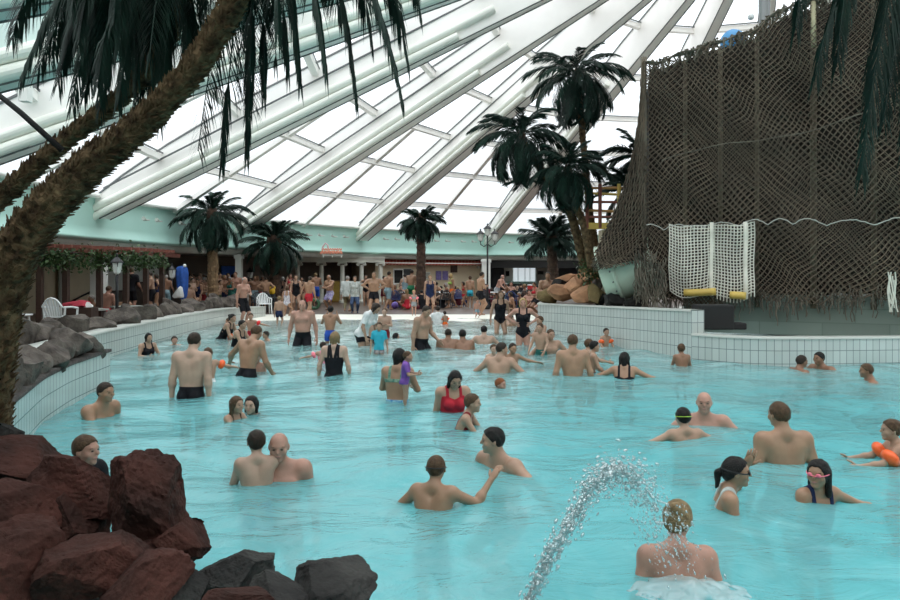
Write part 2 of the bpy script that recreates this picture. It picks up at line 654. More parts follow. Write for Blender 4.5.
def pool_wall(name, pts, ztop, width, side, zbot=-1.7, n=60, sm=True, capm=None):
    """Tiled face towards the water, stone cap on top, plain back; side=+1: the land lies to the left of travel."""
    Q = smooth_line(pts, n) if sm else np.array(pts, float)
    T = np.gradient(Q, axis=0)
    T /= np.linalg.norm(T, axis=1)[:, None]
    N = np.stack([-T[:, 1], T[:, 0]], 1) * side
    s = np.r_[0, np.cumsum(np.linalg.norm(np.diff(Q, axis=0), axis=1))]
    zz = np.full(len(Q), ztop) if not hasattr(ztop, '__len__') else np.array(ztop) if len(ztop) == len(Q) else np.interp(s / s[-1], np.linspace(0, 1, len(ztop)), ztop)
    face = [[(*q, zbot) for q in Q], [(*q, z) for q, z in zip(Q, zz)]]
    U = [[(a, zbot - z) for a, z in zip(s, zz)], [(a, 0.0) for a in s]]
    o = tag(grid_obj(name, face, M['wall_tile'], uvs=U, flip=side < 0), kind='structure')
    B = Q + N * width
    R = Q - N * 0.02
    cap = [[(*r, z - .03) for r, z in zip(R, zz)], [(*r, z + .015) for r, z in zip(R, zz)], [(*b, z + .015) for b, z in zip(B, zz)], [(*b, zbot) for b in B]]
    grid_obj('wall_cap', cap, capm or M['wall_cap'], parent=o, smooth=False, flip=side < 0)
    # closed ends
    for e in (0, -1):
        vs = [(*Q[e], zbot), (*B[e], zbot), (*B[e], zz[e]), (*Q[e], zz[e])]
        me = np_mesh('wall_end', np.array(vs), np.array([[0, 1, 2, 3]]), False)
        ul = me.uv_layers.new(name='UVMap')
        ul.data.foreach_set('uv', np.array([0, zbot - zz[e], width, zbot - zz[e], width, 0, 0, 0], dtype=np.float32))
        link('wall_end', me, o, M['wall_tile'])
    return o


pool_wall('wall_left_front', L_NEAR, 0.55, 1.0, 1, capm=M['gravel'])
pool_wall('wall_left_rear', L_BACK, [0.55, .55, .55, .55, .52, .40], 0.35, 1, n=90)
pool_wall('wall_right_planter', R_HIGH, [.84, .84, .84, .86, 1.0], 0.30, 1, sm=False)
pool_wall('wall_right_low', R_LOW, [0.52, .52, .5, .42, .4, .4], 0.30, 1)

# pool floor: turquoise in the deep part, sand-white on the beach
m = bpy.data.materials.new('pool_floor_mix')
m.use_nodes = True
nt = m.node_tree
b_ = nt.nodes['Principled BSDF']
b_.inputs['Roughness'].default_value = .5
tc = nt.nodes.new('ShaderNodeTexCoord')
sp = nt.nodes.new('ShaderNodeSeparateXYZ')
nt.links.new(tc.outputs['Object'], sp.inputs[0])
mr = nt.nodes.new('ShaderNodeMapRange')
mr.inputs['From Min'].default_value = 17
mr.inputs['From Max'].default_value = 26.5
nt.links.new(sp.outputs['Y'], mr.inputs['Value'])
rp = nt.nodes.new('ShaderNodeValToRGB')
rp.color_ramp.elements[0].color = (0.42, 0.84, 0.84, 1)
rp.color_ramp.elements[1].color = (0.80, 0.79, 0.70, 1)
nt.links.new(mr.outputs[0], rp.inputs[0])
nt.links.new(rp.outputs[0], b_.inputs['Base Color'])
ys = np.concatenate([np.linspace(-1, 29, 91), np.linspace(29.15, 31, 12)])
xs = np.linspace(-9, 17, 53)
tag(grid_obj('floor_pool', [[(x, y, -depth(y)) for x in xs] for y in ys], m), kind='structure')


# decks
def flat(name, poly, z, m, uvscale=1.0, thick=0.0):
    me = bpy.data.meshes.new(name)
    me.from_pydata([(x, y, z) for x, y in poly], [], [tuple(range(len(poly)))])
    ul = me.uv_layers.new(name='UVMap')
    for li, l in enumerate(me.loops):
        v = me.vertices[l.vertex_index].co
        ul.data[li].uv = (v.x * uvscale, v.y * uvscale)
    me.update()
    return tag(link(name, me, None, m), kind='structure')


flat('floor_deck', [(-26, 29.75), (30, 29.75), (40, 62), (-40, 62)], 0.03, M['deck'])
flat('floor_terrace', [(-5.4, 7.6), (-6.0, 9.2), (-6.9, 11.07), (-7.5, 14.8), (-7.73, 17.5), (-7.95, 21), (-8.1, 24), (-8.1, 26.3), (-7.6, 28.2), (-8.4, 30), (-26, 30), (-26, 2), (-4.4, 2)], 0.32, M['deck'])
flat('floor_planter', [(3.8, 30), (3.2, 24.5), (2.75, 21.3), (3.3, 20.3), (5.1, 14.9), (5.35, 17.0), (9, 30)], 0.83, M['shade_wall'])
flat('floor_slide_deck', [(5.1, 14.75), (5.6, 14.1), (7.2, 14.05), (8.8, 14.35), (12, 15), (17, 15.5), (17, 30), (9, 30), (9, 17)], 0.34, M['grey_plaster'])
flat('floor_front', [(-12, -12), (30, -12), (30, 1.2), (-1, 1.2), (-4.4, 3.0), (-12, 3.0)], 0.05, M['deck'])
flat('floor_right', [(16.5, -12), (34, -12), (34, 30), (16.5, 30)], 0.05, M['deck'])

# the water: a rippled sheet, finer towards the camera
ny, nx = 330, 330
yy = 0.9 * (30.2 / 0.9) ** (np.linspace(0, 1, ny))
uu = np.linspace(-1, 1, nx)
rs = np.random.RandomState(4)
PX = np.zeros((ny, nx))
PY = np.zeros((ny, nx))
for i, y in enumerate(yy):
    lo, hi = max(-9, -0.72 * y - 1.2), min(17, .72 * y + 1.2)
    PX[i] = np.linspace(lo, hi, nx)
    PY[i] = y
PZ = np.zeros((ny, nx))
for _ in range(46):
    lam = rs.uniform(.35, 2.6)
    th = rs.uniform(0, 2 * PI)
    k = 2 * PI / lam
    ph = rs.uniform(0, 2 * PI)
    warp = .5 * np.sin(PX * rs.uniform(.4, 1.4) + rs.uniform(0, 6)) + .5 * np.sin(PY * rs.uniform(.4, 1.4) + rs.uniform(0, 6))
    PZ += .0026 * lam ** .8 * np.sin(k * (PX * math.cos(th) + PY * math.sin(th)) + ph + warp)
damp = np.interp(PY, [0, 18, 26, 29.5, 31], [1, 1, .5, .12, .0])
PZ = PZ * damp
PZ = np.where(np.abs(PZ) > .05, np.sign(PZ) * .05, PZ)


def wave(x, y):
    i = min(ny - 1, int(np.searchsorted(yy, y)))
    j = min(nx - 1, max(0, int(np.searchsorted(PX[i], x))))
    return float(PZ[i, j])


water_o = grid_obj('pool_water', np.stack([PX, PY, PZ], -1), M['water'])
tag(water_o, 'rippling milky turquoise water filling the wave pool', 'water', kind='structure')

# ------------------------------------------------------------------ walls under the ring
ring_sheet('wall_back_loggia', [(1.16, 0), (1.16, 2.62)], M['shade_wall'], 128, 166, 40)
ring_sheet('wall_back_cafe', [(1.03, 0), (1.03, 2.62)], M['beige'], 110.6, 129.5, 30)
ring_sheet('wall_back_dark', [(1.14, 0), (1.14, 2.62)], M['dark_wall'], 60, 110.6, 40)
ring_sheet('wall_left_lounge', [(1.13, 0), (1.13, 2.62)], M['beige'], 166, 200, 30)
ring_sheet('wall_front', [(1.08, 0), (1.08, 2.75)], M['grey_plaster'], 200, 420, 80)


def radial_wall(name, dg, s0, s1, m, z1=2.62):
    a, b = E(dg, s0), E(dg, s1)
    f = MB()
    f.beam((a.x, a.y, z1 / 2), (b.x, b.y, z1 / 2), .2, z1)
    return tag(f.build(name, m), kind='structure')


radial_wall('wall_partition_cafe', 129.5, 1.03, 1.16, M['beige'])
radial_wall('wall_partition_dark', 110.4, 1.0, 1.14, M['trim_white'])
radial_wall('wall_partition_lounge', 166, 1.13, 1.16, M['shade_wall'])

# big white pillars under the ring
for px, Y, w in ((239, 33.6, .28), (99, 24.9, .42), (486, 46.6, .55), (4, 19.6, .4)):
    f = MB()
    p = at(px, 272, Y)
    f.box((p.x, p.y, 1.31), (w, w, 2.62))
    f.box((p.x, p.y, 2.5), (w + .1, w + .1, .2))
    tag(f.build('column', M['trim_white']), kind='structure')

# colonnade of the grill bar: five scrolled columns and an entablature
COLPX = [(297.5, 40.6), (321.3, 40.9), (342.3, 41.2), (361.5, 41.6), (380.5, 42.0)]
for i, (px, Y) in enumerate(COLPX):
    p = at(px, 272, Y)
    f = MB()
    f.lathe([(.2, .0), (.2, .1), (.16, .14), (.145, .2), (.135, 1.2), (.12, 2.08), (.15, 2.12), (.15, 2.16)], (p.x, p.y, .03), 16)
    f.box((p.x, p.y, 2.30), (.46, .34, .08))
    for s in (-1, 1):
        f.tube([(p.x + s * .2, p.y - .17, 2.21), (p.x + s * .2, p.y + .17, 2.21)], .075, 12)
    tag(f.build('column', M['stone_column'], smooth=False), kind='structure')
e = MB()
a, b = at(284, 272, 40.4), at(384, 272, 42.1)
for z, w, h in ((2.43, .4, .18), (2.56, .5, .08), (2.63, .6, .06)):
    e.beam((a.x, a.y, z), (b.x, b.y, z), w, h)
tag(e.build('trim_entablature', M['stone_column']), kind='structure')
# ------------------------------------------------------------------ rocks
def rock_mat(name, c1, c2, seed, sc=3.0):
    m = mat(name, c1, 0.85, scale=sc, col2=c2, bump=.9, bscale=16, detail=7, spec=.12)
    return m


M['rock_red'] = rock_mat('rock_dark_red', (.088, .034, .026), (.022, .013, .011), 1, 2.2)
M['rock_grey'] = rock_mat('rock_dark_grey', (.060, .058, .054), (.016, .015, .015), 2, 3)
M['rock_lava'] = rock_mat('rock_lava', (.17, .145, .125), (.045, .037, .034), 3, 4)
M['rock_orange'] = rock_mat('rock_orange', (.56, .30, .165), (.30, .165, .10), 4, 3)
M['rock_olive'] = rock_mat('rock_olive', (.26, .19, .09), (.12, .09, .045), 5, 3)


def rock_mesh(seed, r, sharp=9, sub=4, squash=1.0):
    """A boulder: a ball cut by random flat faces, chipped and roughened."""
    rs = np.random.RandomState(seed)
    bm = bmesh.new()
    bmesh.ops.create_icosphere(bm, subdivisions=sub, radius=1.0)
    V = np.array([v.co[:] for v in bm.verts])
    V = V * 1.25
    for _ in range(sharp + 9):
        n = unit_(rs.normal(size=3))
        d = rs.uniform(.58, .92)
        s = V @ n
        V = V - np.outer(np.maximum(0, s - d), n)
    for lam, amp in ((1.1, .09), (.5, .07), (.22, .05), (.10, .028), (.05, .014)):
        acc = 0
        for _ in range(5):
            k = unit_(rs.normal(size=3)) * 2 * PI / lam
            acc = acc + np.abs(np.sin(V @ k + rs.uniform(0, 6)))
        V = V * (1 + amp * (acc / 5 - .6))[:, None]
    V = V * np.array(r) * np.array([1, 1, squash])
    for v, c in zip(bm.verts, V):
        v.co = c
    me = bpy.data.meshes.new('rock')
    bm.to_mesh(me)
    bm.free()
    me.polygons.foreach_set('use_smooth', [False] * len(me.polygons))
    try:
        me.set_sharp_from_angle(angle=.5)
    except Exception:
        pass
    me.polygons.foreach_set('use_smooth', [True] * len(me.polygons))
    return me


def unit_(v):
    return v / max(1e-9, np.linalg.norm(v))


def rock(label, loc, r, m, seed, rot=(0, 0, 0), group=None, sub=4, name='boulder', sharp=9):
    o = link(name, rock_mesh(seed, r, sharp, sub), None, M[m])
    o.location = loc
    o.rotation_euler = [math.radians(a) for a in rot]
    return tag(o, label, 'rock', group)


# the foreground pile: px, py of the centre, depth, radii in metres
FG = [
    ('dark red slab at the left edge of the front rock pile, below the palm trunk', 22, 462, 4.7, (.34, .26, .17), 'rock_red', 11),
    ('large sharp-topped dark red boulder, tallest of the front pile', 148, 522, 4.1, (.205, .24, .29), 'rock_red', 23),
    ('long reddish boulder sloping down in front of the person in the dark top', 62, 500, 4.2, (.33, .24, .19), 'rock_red', 31),
    ('rounded dark red boulder in front of the tallest one', 96, 568, 3.4, (.24, .22, .16), 'rock_red', 47),
    ('blackish boulder in the lower left corner of the picture', 16, 566, 3.3, (.26, .25, .20), 'rock_red', 52),
    ('small reddish boulder stepped against the right flank of the tallest one', 184, 543, 3.9, (.16, .16, .11), 'rock_red', 61),
    ('grey-green boulder with a pale edge in the middle of the front pile', 172, 590, 3.4, (.17, .18, .12), 'rock_grey', 72),
    ('dark grey rounded boulder near the right end of the front pile', 232, 580, 3.6, (.21, .2, .15), 'rock_grey', 83),
    ('last dark boulder at the right end of the front pile', 328, 594, 3.4, (.22, .19, .10), 'rock_grey', 94),
    ('low reddish rock between the two grey boulders at the bottom edge', 240, 604, 3.1, (.16, .15, .08), 'rock_red', 105),
    ('low dark boulder bridging the two dark grey ones at the bottom edge', 284, 604, 3.3, (.18, .17, .10), 'rock_grey', 140),
    ('blackish boulder at the bottom edge under the tallest one', 130, 606, 3.2, (.22, .20, .12), 'rock_red', 141),
    ('dark red boulder filling the gap left of the tallest one', 80, 524, 4.15, (.26, .2, .16), 'rock_red', 143),
    ('dark red boulder low behind the small stepped rock', 150, 562, 3.9, (.24, .2, .16), 'rock_red', 144),
    ('dark shadowed boulder at the left edge under the long reddish one', 6, 516, 3.9, (.24, .24, .17), 'rock_red', 116),
    ('flat dark rock wedged behind the tallest boulder', 108, 492, 4.6, (.18, .16, .10), 'rock_red', 127),
    ('small dark round rock on top of the red slab at the left edge', 6, 436, 4.9, (.11, .10, .09), 'rock_grey', 128),
]
for lab, px, py, Y, r, m_, sd in FG:
    p = at(px, py, Y)
    r = tuple(a * 1.13 for a in r)
    rock(lab, p, r, m_, sd, (rnd.uniform(-20, 20), rnd.uniform(-20, 20), rnd.uniform(0, 360)), 'front rock pile', sub=6)
# hidden rubble that carries the pile up from the pool floor
base = MB()
for px, py, Y, r in ((60, 600, 4.0, .5), (150, 620, 3.9, .42), (230, 640, 3.6, .36), (310, 640, 3.5, .3), (10, 560, 4.6, .55)):
    p = at(px, py, Y)
    base.ball((p.x, p.y, -.55), (r, r, .75), 14, 8)
tag(base.build('floor_rubble', M['rock_grey'], smooth=True), kind='structure')


def line_points(pts, n, jitter, rs, t0=0, t1=1):
    P_ = np.array(pts, float)
    d = np.r_[0, np.cumsum(np.linalg.norm(np.diff(P_, axis=0), axis=1))]
    out = []
    for i in range(n):
        s = d[-1] * (t0 + (t1 - t0) * (i + .5) / n)
        out.append((np.interp(s, d, P_[:, 0]) + rs.uniform(-jitter, jitter), np.interp(s, d, P_[:, 1]) + rs.uniform(-jitter, jitter)))
    return out


ORD = ['first', 'second', 'third', 'fourth', 'fifth', 'sixth', 'seventh', 'eighth', 'ninth', 'tenth', 'eleventh', 'twelfth', 'thirteenth', 'fourteenth',
       'fifteenth', 'sixteenth', 'seventeenth', 'eighteenth', 'nineteenth', 'twentieth', 'twenty-first', 'twenty-second', 'twenty-third', 'twenty-fourth', 'twenty-fifth', 'twenty-sixth']
rs_ = np.random.RandomState(12)
for i, (x, y) in enumerate(line_points([(-3.45, 4.6), (-4.35, 6.5), (-5.12, 8.4), (-5.42, 9.7), (-5.68, 11.15)], 13, .05, rs_)):
    s = rs_.uniform(.8, 1.15)
    rock('grey lava rock on the near tiled wall, %s from the palm trunk' % ORD[i], (x + .10, y, .58 + .10 * s), (.33 * s, .33 * s, .24 * s), 'rock_lava', 200 + i,
         (rs_.uniform(-25, 25), rs_.uniform(-25, 25), rs_.uniform(0, 360)), 'lava rocks on the near wall', 4)
for i, (x, y) in enumerate(line_points([(-7.5, 10.2), (-7.75, 13.5), (-7.95, 17.5), (-8.2, 21), (-8.35, 24), (-8.35, 26.3), (-8.2, 27.8), (-8.3, 29.0)], 26, .06, rs_)):
    s = rs_.uniform(.85, 1.2)
    rock('grey lava rock in the row along the left terrace, %s from the near end' % ORD[i], (x, y, .36 + .20 * s), (.42 * s, .34 * s, .34 * s), 'rock_lava', 300 + i,
         (rs_.uniform(-25, 25), rs_.uniform(-25, 25), rs_.uniform(0, 360)), 'lava rocks along the left terrace', 4)
for i, (x, y) in enumerate(line_points([(-6.9, 9.2), (-8.2, 11.0), (-8.7, 14)], 6, .1, rs_)):
    s = rs_.uniform(.8, 1.2)
    rock('grey lava rock behind the terrace row near the white chair, %s from the palm trunk' % ORD[i], (x - .4, y, .36 + .12 * s), (.4 * s, .34 * s, .28 * s), 'rock_lava', 340 + i,
         (rs_.uniform(-25, 25), rs_.uniform(-25, 25), rs_.uniform(0, 360)), 'lava rocks behind the terrace row', 3)

# orange rocks on the planter
OR = [
    ('olive brown rock at the left end of the planter', 549, 296, 18.6, (.30, .26, .24), 'rock_olive'), ('orange rock with a pale crest in front, second from the left', 562, 294, 18.4, (.34, .30, .24), 'rock_orange'),
    ('orange rock in the front row, middle of the planter', 582, 296, 18.0, (.36, .30, .26), 'rock_orange'), ('olive brown rock at the right end of the front row', 597, 296, 17.6, (.34, .28, .26), 'rock_olive'),
    ('pale orange rock on top of the planter pile, left', 571, 279, 19.8, (.50, .35, .20), 'rock_orange'), ('pale orange rock on top of the planter pile, right', 588, 281, 19.4, (.42, .34, .26), 'rock_orange'),
    ('dark grey rock between the bare-chested man and the orange rocks', 560, 285, 19.6, (.30, .25, .20), 'rock_grey'), ('broad orange rock in the second row of the planter', 576, 287, 19.0, (.40, .3, .22), 'rock_orange'),
    ('purple-grey stone under the slide', 599, 300, 17.0, (.20, .16, .16), 'rock_grey'), ('dark rock under the middle of the slide', 615, 303, 16.9, (.34, .25, .22), 'rock_grey'), ('dark rock under the right side of the slide', 633, 304, 16.6, (.34, .25, .2), 'rock_grey'),
    ('brown rock behind the planter pile at the foot of the palms', 594, 272, 20.4, (.4, .35, .3), 'rock_olive')]
def planter_edge(px):
    """Depth of the planter wall in the column px."""
    k = (px - 450) / FPX
    f = (20.3 * k - 3.1) / ((5.05 - 3.1) + (20.3 - 14.6) * k)
    return 20.3 - (20.3 - 14.6) * min(1, max(-.15, f))


for i, (lab, px, py, Y, r, m_) in enumerate(OR):
    row = 0 if py > 290 else 1 if py > 283 else 2
    Y = planter_edge(px) + (.62, 1.2, 1.9)[row] + (.5 if py < 275 else 0)
    p = at(px, py, Y)
    r = tuple(a * 1.12 for a in r)
    p.z = max(p.z, .84 + r[2] * .6)
    rock(lab, p, r, m_, 400 + i, (rnd.uniform(-15, 15), rnd.uniform(-15, 15), rnd.uniform(0, 360)), 'planter rocks', 4)


# ------------------------------------------------------------------ palms
M['trunk_fibre'] = mat('palm_trunk_fibre', (.185, .128, .07), 0.95, scale=11, spec=.1, col2=(.035, .022, .014), bump=.9, bscale=22, detail=8)
M['trunk_dark'] = mat('palm_trunk_dark', (.12, .07, .045), 0.9, scale=6, col2=(.035, .022, .018), bump=.9, bscale=20, detail=8)
M['trunk_tan'] = mat('palm_trunk_tan', (.30, .19, .10), 0.9, scale=5, col2=(.13, .08, .045), bump=.9, bscale=16, detail=8)
M['frond'] = mat('palm_frond', (.018, .046, .032), 0.5, scale=3, col2=(.008, .020, .015), spec=.2)
M['frond_dry'] = mat('palm_frond_dry', (.05, .055, .030), 0.6, scale=3, col2=(.018, .022, .014), spec=.3)
M['rachis'] = mat('palm_rachis', (.05, .06, .03), .6)


def frond_mesh(L, up, droop, nl, wl, ww, seed, hang=.35):
    """One feather leaf: midrib leaving along +x at the angle `up`, bending down by `droop`, leaflets in pairs."""
    rs = np.random.RandomState(seed)
    n = 16
    pts, d = [np.zeros(3)], None
    ang = math.radians(up)
    tot = math.radians(droop)
    sw = rs.uniform(-.12, .12)
    for i in range(n):
        t = (i + .5) / n
        a = ang - tot * t ** 1.3
        pts.append(pts[-1] + np.array([math.cos(a), sw * t, math.sin(a)]) * L / n)
    pts = np.array(pts)
    return frond_on(pts, L, nl, wl, ww, rs, hang)


def frond_on(pts, L, nl, wl, ww, rs, hang, spread=(.5, .8)):
    n = len(pts) - 1
    b = MB()
    b.tube(pts.tolist(), [max(.004, .016 * L / 2 * (1 - .85 * i / n)) for i in range(n + 1)], 5)
    V, F = list(b.v), list(b.f)
    s = np.linspace(0, 1, n + 1)
    for k in range(nl):
        t = .14 + .86 * (k + rs.uniform(0, .6)) / nl
        p = np.array([np.interp(t, s, pts[:, j]) for j in range(3)])
        q = np.array([np.interp(min(1, t + .04), s, pts[:, j]) for j in range(3)]) - np.array([np.interp(t - .04, s, pts[:, j]) for j in range(3)])
        fw = unit_(q)
        sd = unit_(np.cross(fw, np.array([0, 0, 1.0]) + fw * .01)) if abs(fw[2]) < .97 else np.array([0, 1.0, 0])
        ln = wl * (.55 + .45 * math.sin(PI * min(1, t * 1.02) ** .8)) * rs.uniform(.8, 1.1) * (1 - .5 * max(0, t - .8) / .2 * .6)
        for sg in (-1, 1):
            dr = unit_(sd * sg * rs.uniform(*spread) + fw * rs.uniform(.6, .95) + np.array([0, 0, rs.uniform(-.15, .25)]))
            w = ww * rs.uniform(.8, 1.2)
            wv = unit_(np.cross(dr, np.array([0, 0, 1.0]) + sd * .3 * sg)) * w / 2
            m1 = p + dr * ln * .5 + np.array([0, 0, -ln * hang * .22])
            m2 = p + dr * ln * .88 + np.array([0, 0, -ln * hang * .95])
            i0 = len(V)
            V += [tuple(p - wv * .5), tuple(p + wv * .5), tuple(m1 + wv), tuple(m1 - wv), tuple(m2)]
            F += [(i0, i0 + 1, i0 + 2, i0 + 3), (i0 + 3, i0 + 2, i0 + 4)]
    me = bpy.data.meshes.new('frond')
    me.from_pydata(V, [], F)
    me.update()
    me.materials.append(M['frond'])
    return me


def trunk_mesh(pts, rad, n, scales, seed, flare=.35, slen=.10, swid=.08):
    """A leaning trunk covered by the jagged stubs of cut leaf bases."""
    rs = np.random.RandomState(seed)
    P_ = np.array(pts, float)
    d = np.r_[0, np.cumsum(np.linalg.norm(np.diff(P_, axis=0), axis=1))]
    ss = np.linspace(0, d[-1], n)
    C = np.stack([np.interp(ss, d, P_[:, j]) for j in range(3)], 1)
    for _ in range(4):
        C[1:-1] = (C[:-2] + 2 * C[1:-1] + C[2:]) / 4
    R = np.interp(ss, d, rad)
    b = MB()
    b.tube(C.tolist(), (R * (1 + .06 * np.sin(np.arange(n) * 2.1))).tolist(), 12)
    for k in range(scales):
        i = rs.uniform(0, n - 1.01)
        i0 = int(i)
        f = i - i0
        c = C[i0] * (1 - f) + C[i0 + 1] * f
        t = unit_(C[i0 + 1] - C[i0])
        r = np.interp(i, np.arange(n), R)
        a = k * 2.39996 + rs.uniform(-.3, .3)
        e1 = unit_(np.cross(t, [.3, .2, 1.0]))
        e2 = np.cross(t, e1)
        o = e1 * math.cos(a) + e2 * math.sin(a)
        w = np.cross(t, o)
        L = slen * rs.uniform(.6, 1.4)
        wd = swid * rs.uniform(.7, 1.2)
        base_ = c + o * r * .93
        tip = base_ + t * L + o * L * flare * rs.uniform(.7, 1.6)
        th = o * .25 * wd
        b.add([base_ - w * wd / 2, base_ + w * wd / 2, tip + w * wd * .32, tip - w * wd * .32,
               base_ - w * wd / 2 + th - t * .2 * L, base_ + w * wd / 2 + th - t * .2 * L, tip + w * wd * .25 + th * .4, tip - w * wd * .25 + th * .4],
              [(0, 1, 2, 3), (7, 6, 5, 4), (0, 4, 5, 1), (1, 5, 6, 2), (2, 6, 7, 3), (3, 7, 4, 0)])
    return b.mesh('trunk'), C


def palm(label, pts, rad, L, nf, mt, seed, ups=(75, -40), droop=70, nl=34, wl=.42, ww=.05, scales=160, group=None, azs=None, slen=.10, swid=.08, hang=.35, crown=None, top=None):
    rs = np.random.RandomState(seed)
    base_ = Vector(pts[0])
    t = thing('palm_tree', label, 'palm tree', base_, 0, group)
    me, C = trunk_mesh([tuple(Vector(p) - base_) for p in pts], rad, 40, scales, seed, slen=slen, swid=swid)
    link('trunk', me, t, mt)
    top = Vector(C[-1].tolist())
    var = [frond_mesh(L * rs.uniform(.9, 1.08), 0, droop * f, nl, wl, ww, seed * 10 + j, hang) for j, f in enumerate((.75, .9, 1.05, 1.2))]
    # crown shaft: bundled leaf bases and fibre
    c = MB()
    c.ball((0, 0, .0), (rad[-1] * 1.5, rad[-1] * 1.5, rad[-1] * 2.6), 10, 8)
    co = link('crown_shaft', c.mesh('crown_shaft', True), t, M['trunk_dark'])
    co.location = top
    for k in range(nf):
        f = (k + .5) / nf
        az = (k * 137.508 + rs.uniform(-14, 14)) if azs is None else rs.uniform(*azs[k % len(azs)])
        el = ups[0] + (ups[1] - ups[0]) * f + rs.uniform(-15, 15)
        o = bpy.data.objects.new('frond', var[k % 4])
        COL.objects.link(o)
        o.parent = t
        r = rad[-1] * .6
        o.location = top + Vector((math.cos(math.radians(az)) * r, math.sin(math.radians(az)) * r, .12 - .25 * f * L * .3))
        o.rotation_euler = Euler((math.radians(rs.uniform(-20, 20)), -math.radians(el), math.radians(az)), 'XYZ')
        s = .7 + .3 * min(1, f * 2.5)
        o.scale = (s, s, s)
    return t


def P3(px, py, Y):
    return tuple(at(px, py, Y))


PF = dict(slen=.06, swid=.05, nl=44, wl=.40, ww=.028, hang=.8)
# the tall group behind the orange rocks
palm('tall palm with a long straight trunk, topmost crown of the group behind the orange rocks', [P3(599, 268, 20.8), P3(590, 215, 20.8), P3(583, 140, 20.8), P3(577, 76, 20.8)], [.12, .10, .09, .09], 1.62, 50, M['trunk_fibre'], 3, ups=(70, -62), droop=88, **PF)
palm('palm leaning to the left with a crown left of the tall one', [P3(585, 268, 20.2), P3(572, 215, 20.2), P3(546, 178, 20.2), P3(521, 138, 20.2)], [.13, .12, .10, .09], 1.5, 48, M['trunk_fibre'], 5, ups=(80, -66), droop=92, **PF)
palm('palm with its crown in the middle of the group, left of the yellow railing', [P3(592, 268, 19.6), P3(584, 225, 19.6), P3(574, 200, 19.6), P3(568, 172, 19.6)], [.12, .11, .09, .085], 1.18, 44, M['trunk_fibre'], 6, ups=(85, -66), droop=90, **PF)
palm('low dark palm with a spiky upright crown left of the tall group', [P3(553, 297, 25.0), P3(553, 270, 25.0), P3(551, 240, 25.0)], [.22, .18, .15], 1.0, 46, M['trunk_dark'], 7, ups=(88, -22), droop=40, **PF)
palm('palm behind the netted tower, its upper crown at the tower edge', [P3(650, 268, 21.5), P3(648, 200, 21.5), P3(644, 158, 21.5)], [.15, .14, .12], 1.2, 26, M['trunk_fibre'], 8, ups=(75, -30), droop=70)
palm('palm behind the netted tower with a low crown above the yellow railing', [P3(645, 268, 20.5), P3(642, 230, 20.5), P3(634, 192, 20.5)], [.15, .14, .12], 1.1, 24, M['trunk_fibre'], 9, ups=(75, -20), droop=60)
# deck palms
palm('palm with a tan trunk on the left deck, tallest of the three deck palms', [P3(213, 303, 29.2), P3(213, 260, 29.2), P3(212, 216, 29.2)], [.22, .19, .17], 1.62, 54, M['trunk_tan'], 12, ups=(80, -60), droop=88, wl=.46, ww=.034, nl=44, hang=.7, scales=220)
palm('shorter palm with a dark trunk right of the tan-trunked one', [P3(275, 308, 33.5), P3(275, 280, 33.5), P3(274, 243, 33.5)], [.29, .26, .24], 1.5, 48, M['trunk_dark'], 13, ups=(86, -45), droop=68, wl=.46, ww=.04, nl=44, hang=.7, scales=220)
palm('slender dark palm in the middle of the deck before the striped awning', [P3(421, 308, 35.5), P3(421, 260, 35.5), P3(421, 222, 35.5)], [.25, .22, .18], 1.08, 46, M['trunk_dark'], 14, ups=(80, -50), droop=75, wl=.40, ww=.04, nl=40, hang=.7, scales=200)

# the big foreground palms, crowns above the picture
def big_palm(label, pts, rad, crown, tips, seed, scales, wl=.33, Yc=5.0):
    """A foreground palm whose long leaves arch out of the crown and hang down to the given points."""
    rs = np.random.RandomState(seed)
    base_ = Vector(pts[0])
    t = thing('palm_tree', label, 'palm tree', base_)
    me, C = trunk_mesh([tuple(Vector(p) - base_) for p in pts], rad, 60, scales, seed, flare=.75, slen=.030, swid=.040)
    link('trunk', me, t, M['trunk_fibre'])
    top = np.array(C[-1])
    c = MB()
    c.ball(tuple(top), (rad[-1] * 1.7, rad[-1] * 1.7, rad[-1] * 2.8), 10, 8)
    link('crown_shaft', c.mesh('crown_shaft', True), t, M['trunk_dark'])
    for k, (px, py, dy) in enumerate(tips):
        tip = np.array(at(px, py, Yc + dy)) - np.array(base_)
        out = tip - top
        hz = math.hypot(out[0], out[1])
        kf = .45 if Yc == 5.0 and px < 262 else rs.uniform(.55, .9)
        ctl = top + np.array([out[0] * kf, out[1] * kf, .30 + .30 * hz * kf + rs.uniform(-.1, .15)])
        s_ = np.linspace(0, 1, 18)[:, None]
        p = (1 - s_) ** 2 * top + 2 * s_ * (1 - s_) * ctl + s_ ** 2 * tip
        L = float(np.linalg.norm(np.diff(p, axis=0), axis=1).sum())
        me = frond_on(p, L, int(74 * L), wl, .0105, rs, .75, (.32, .75))
        link('frond', me, t)
    return t


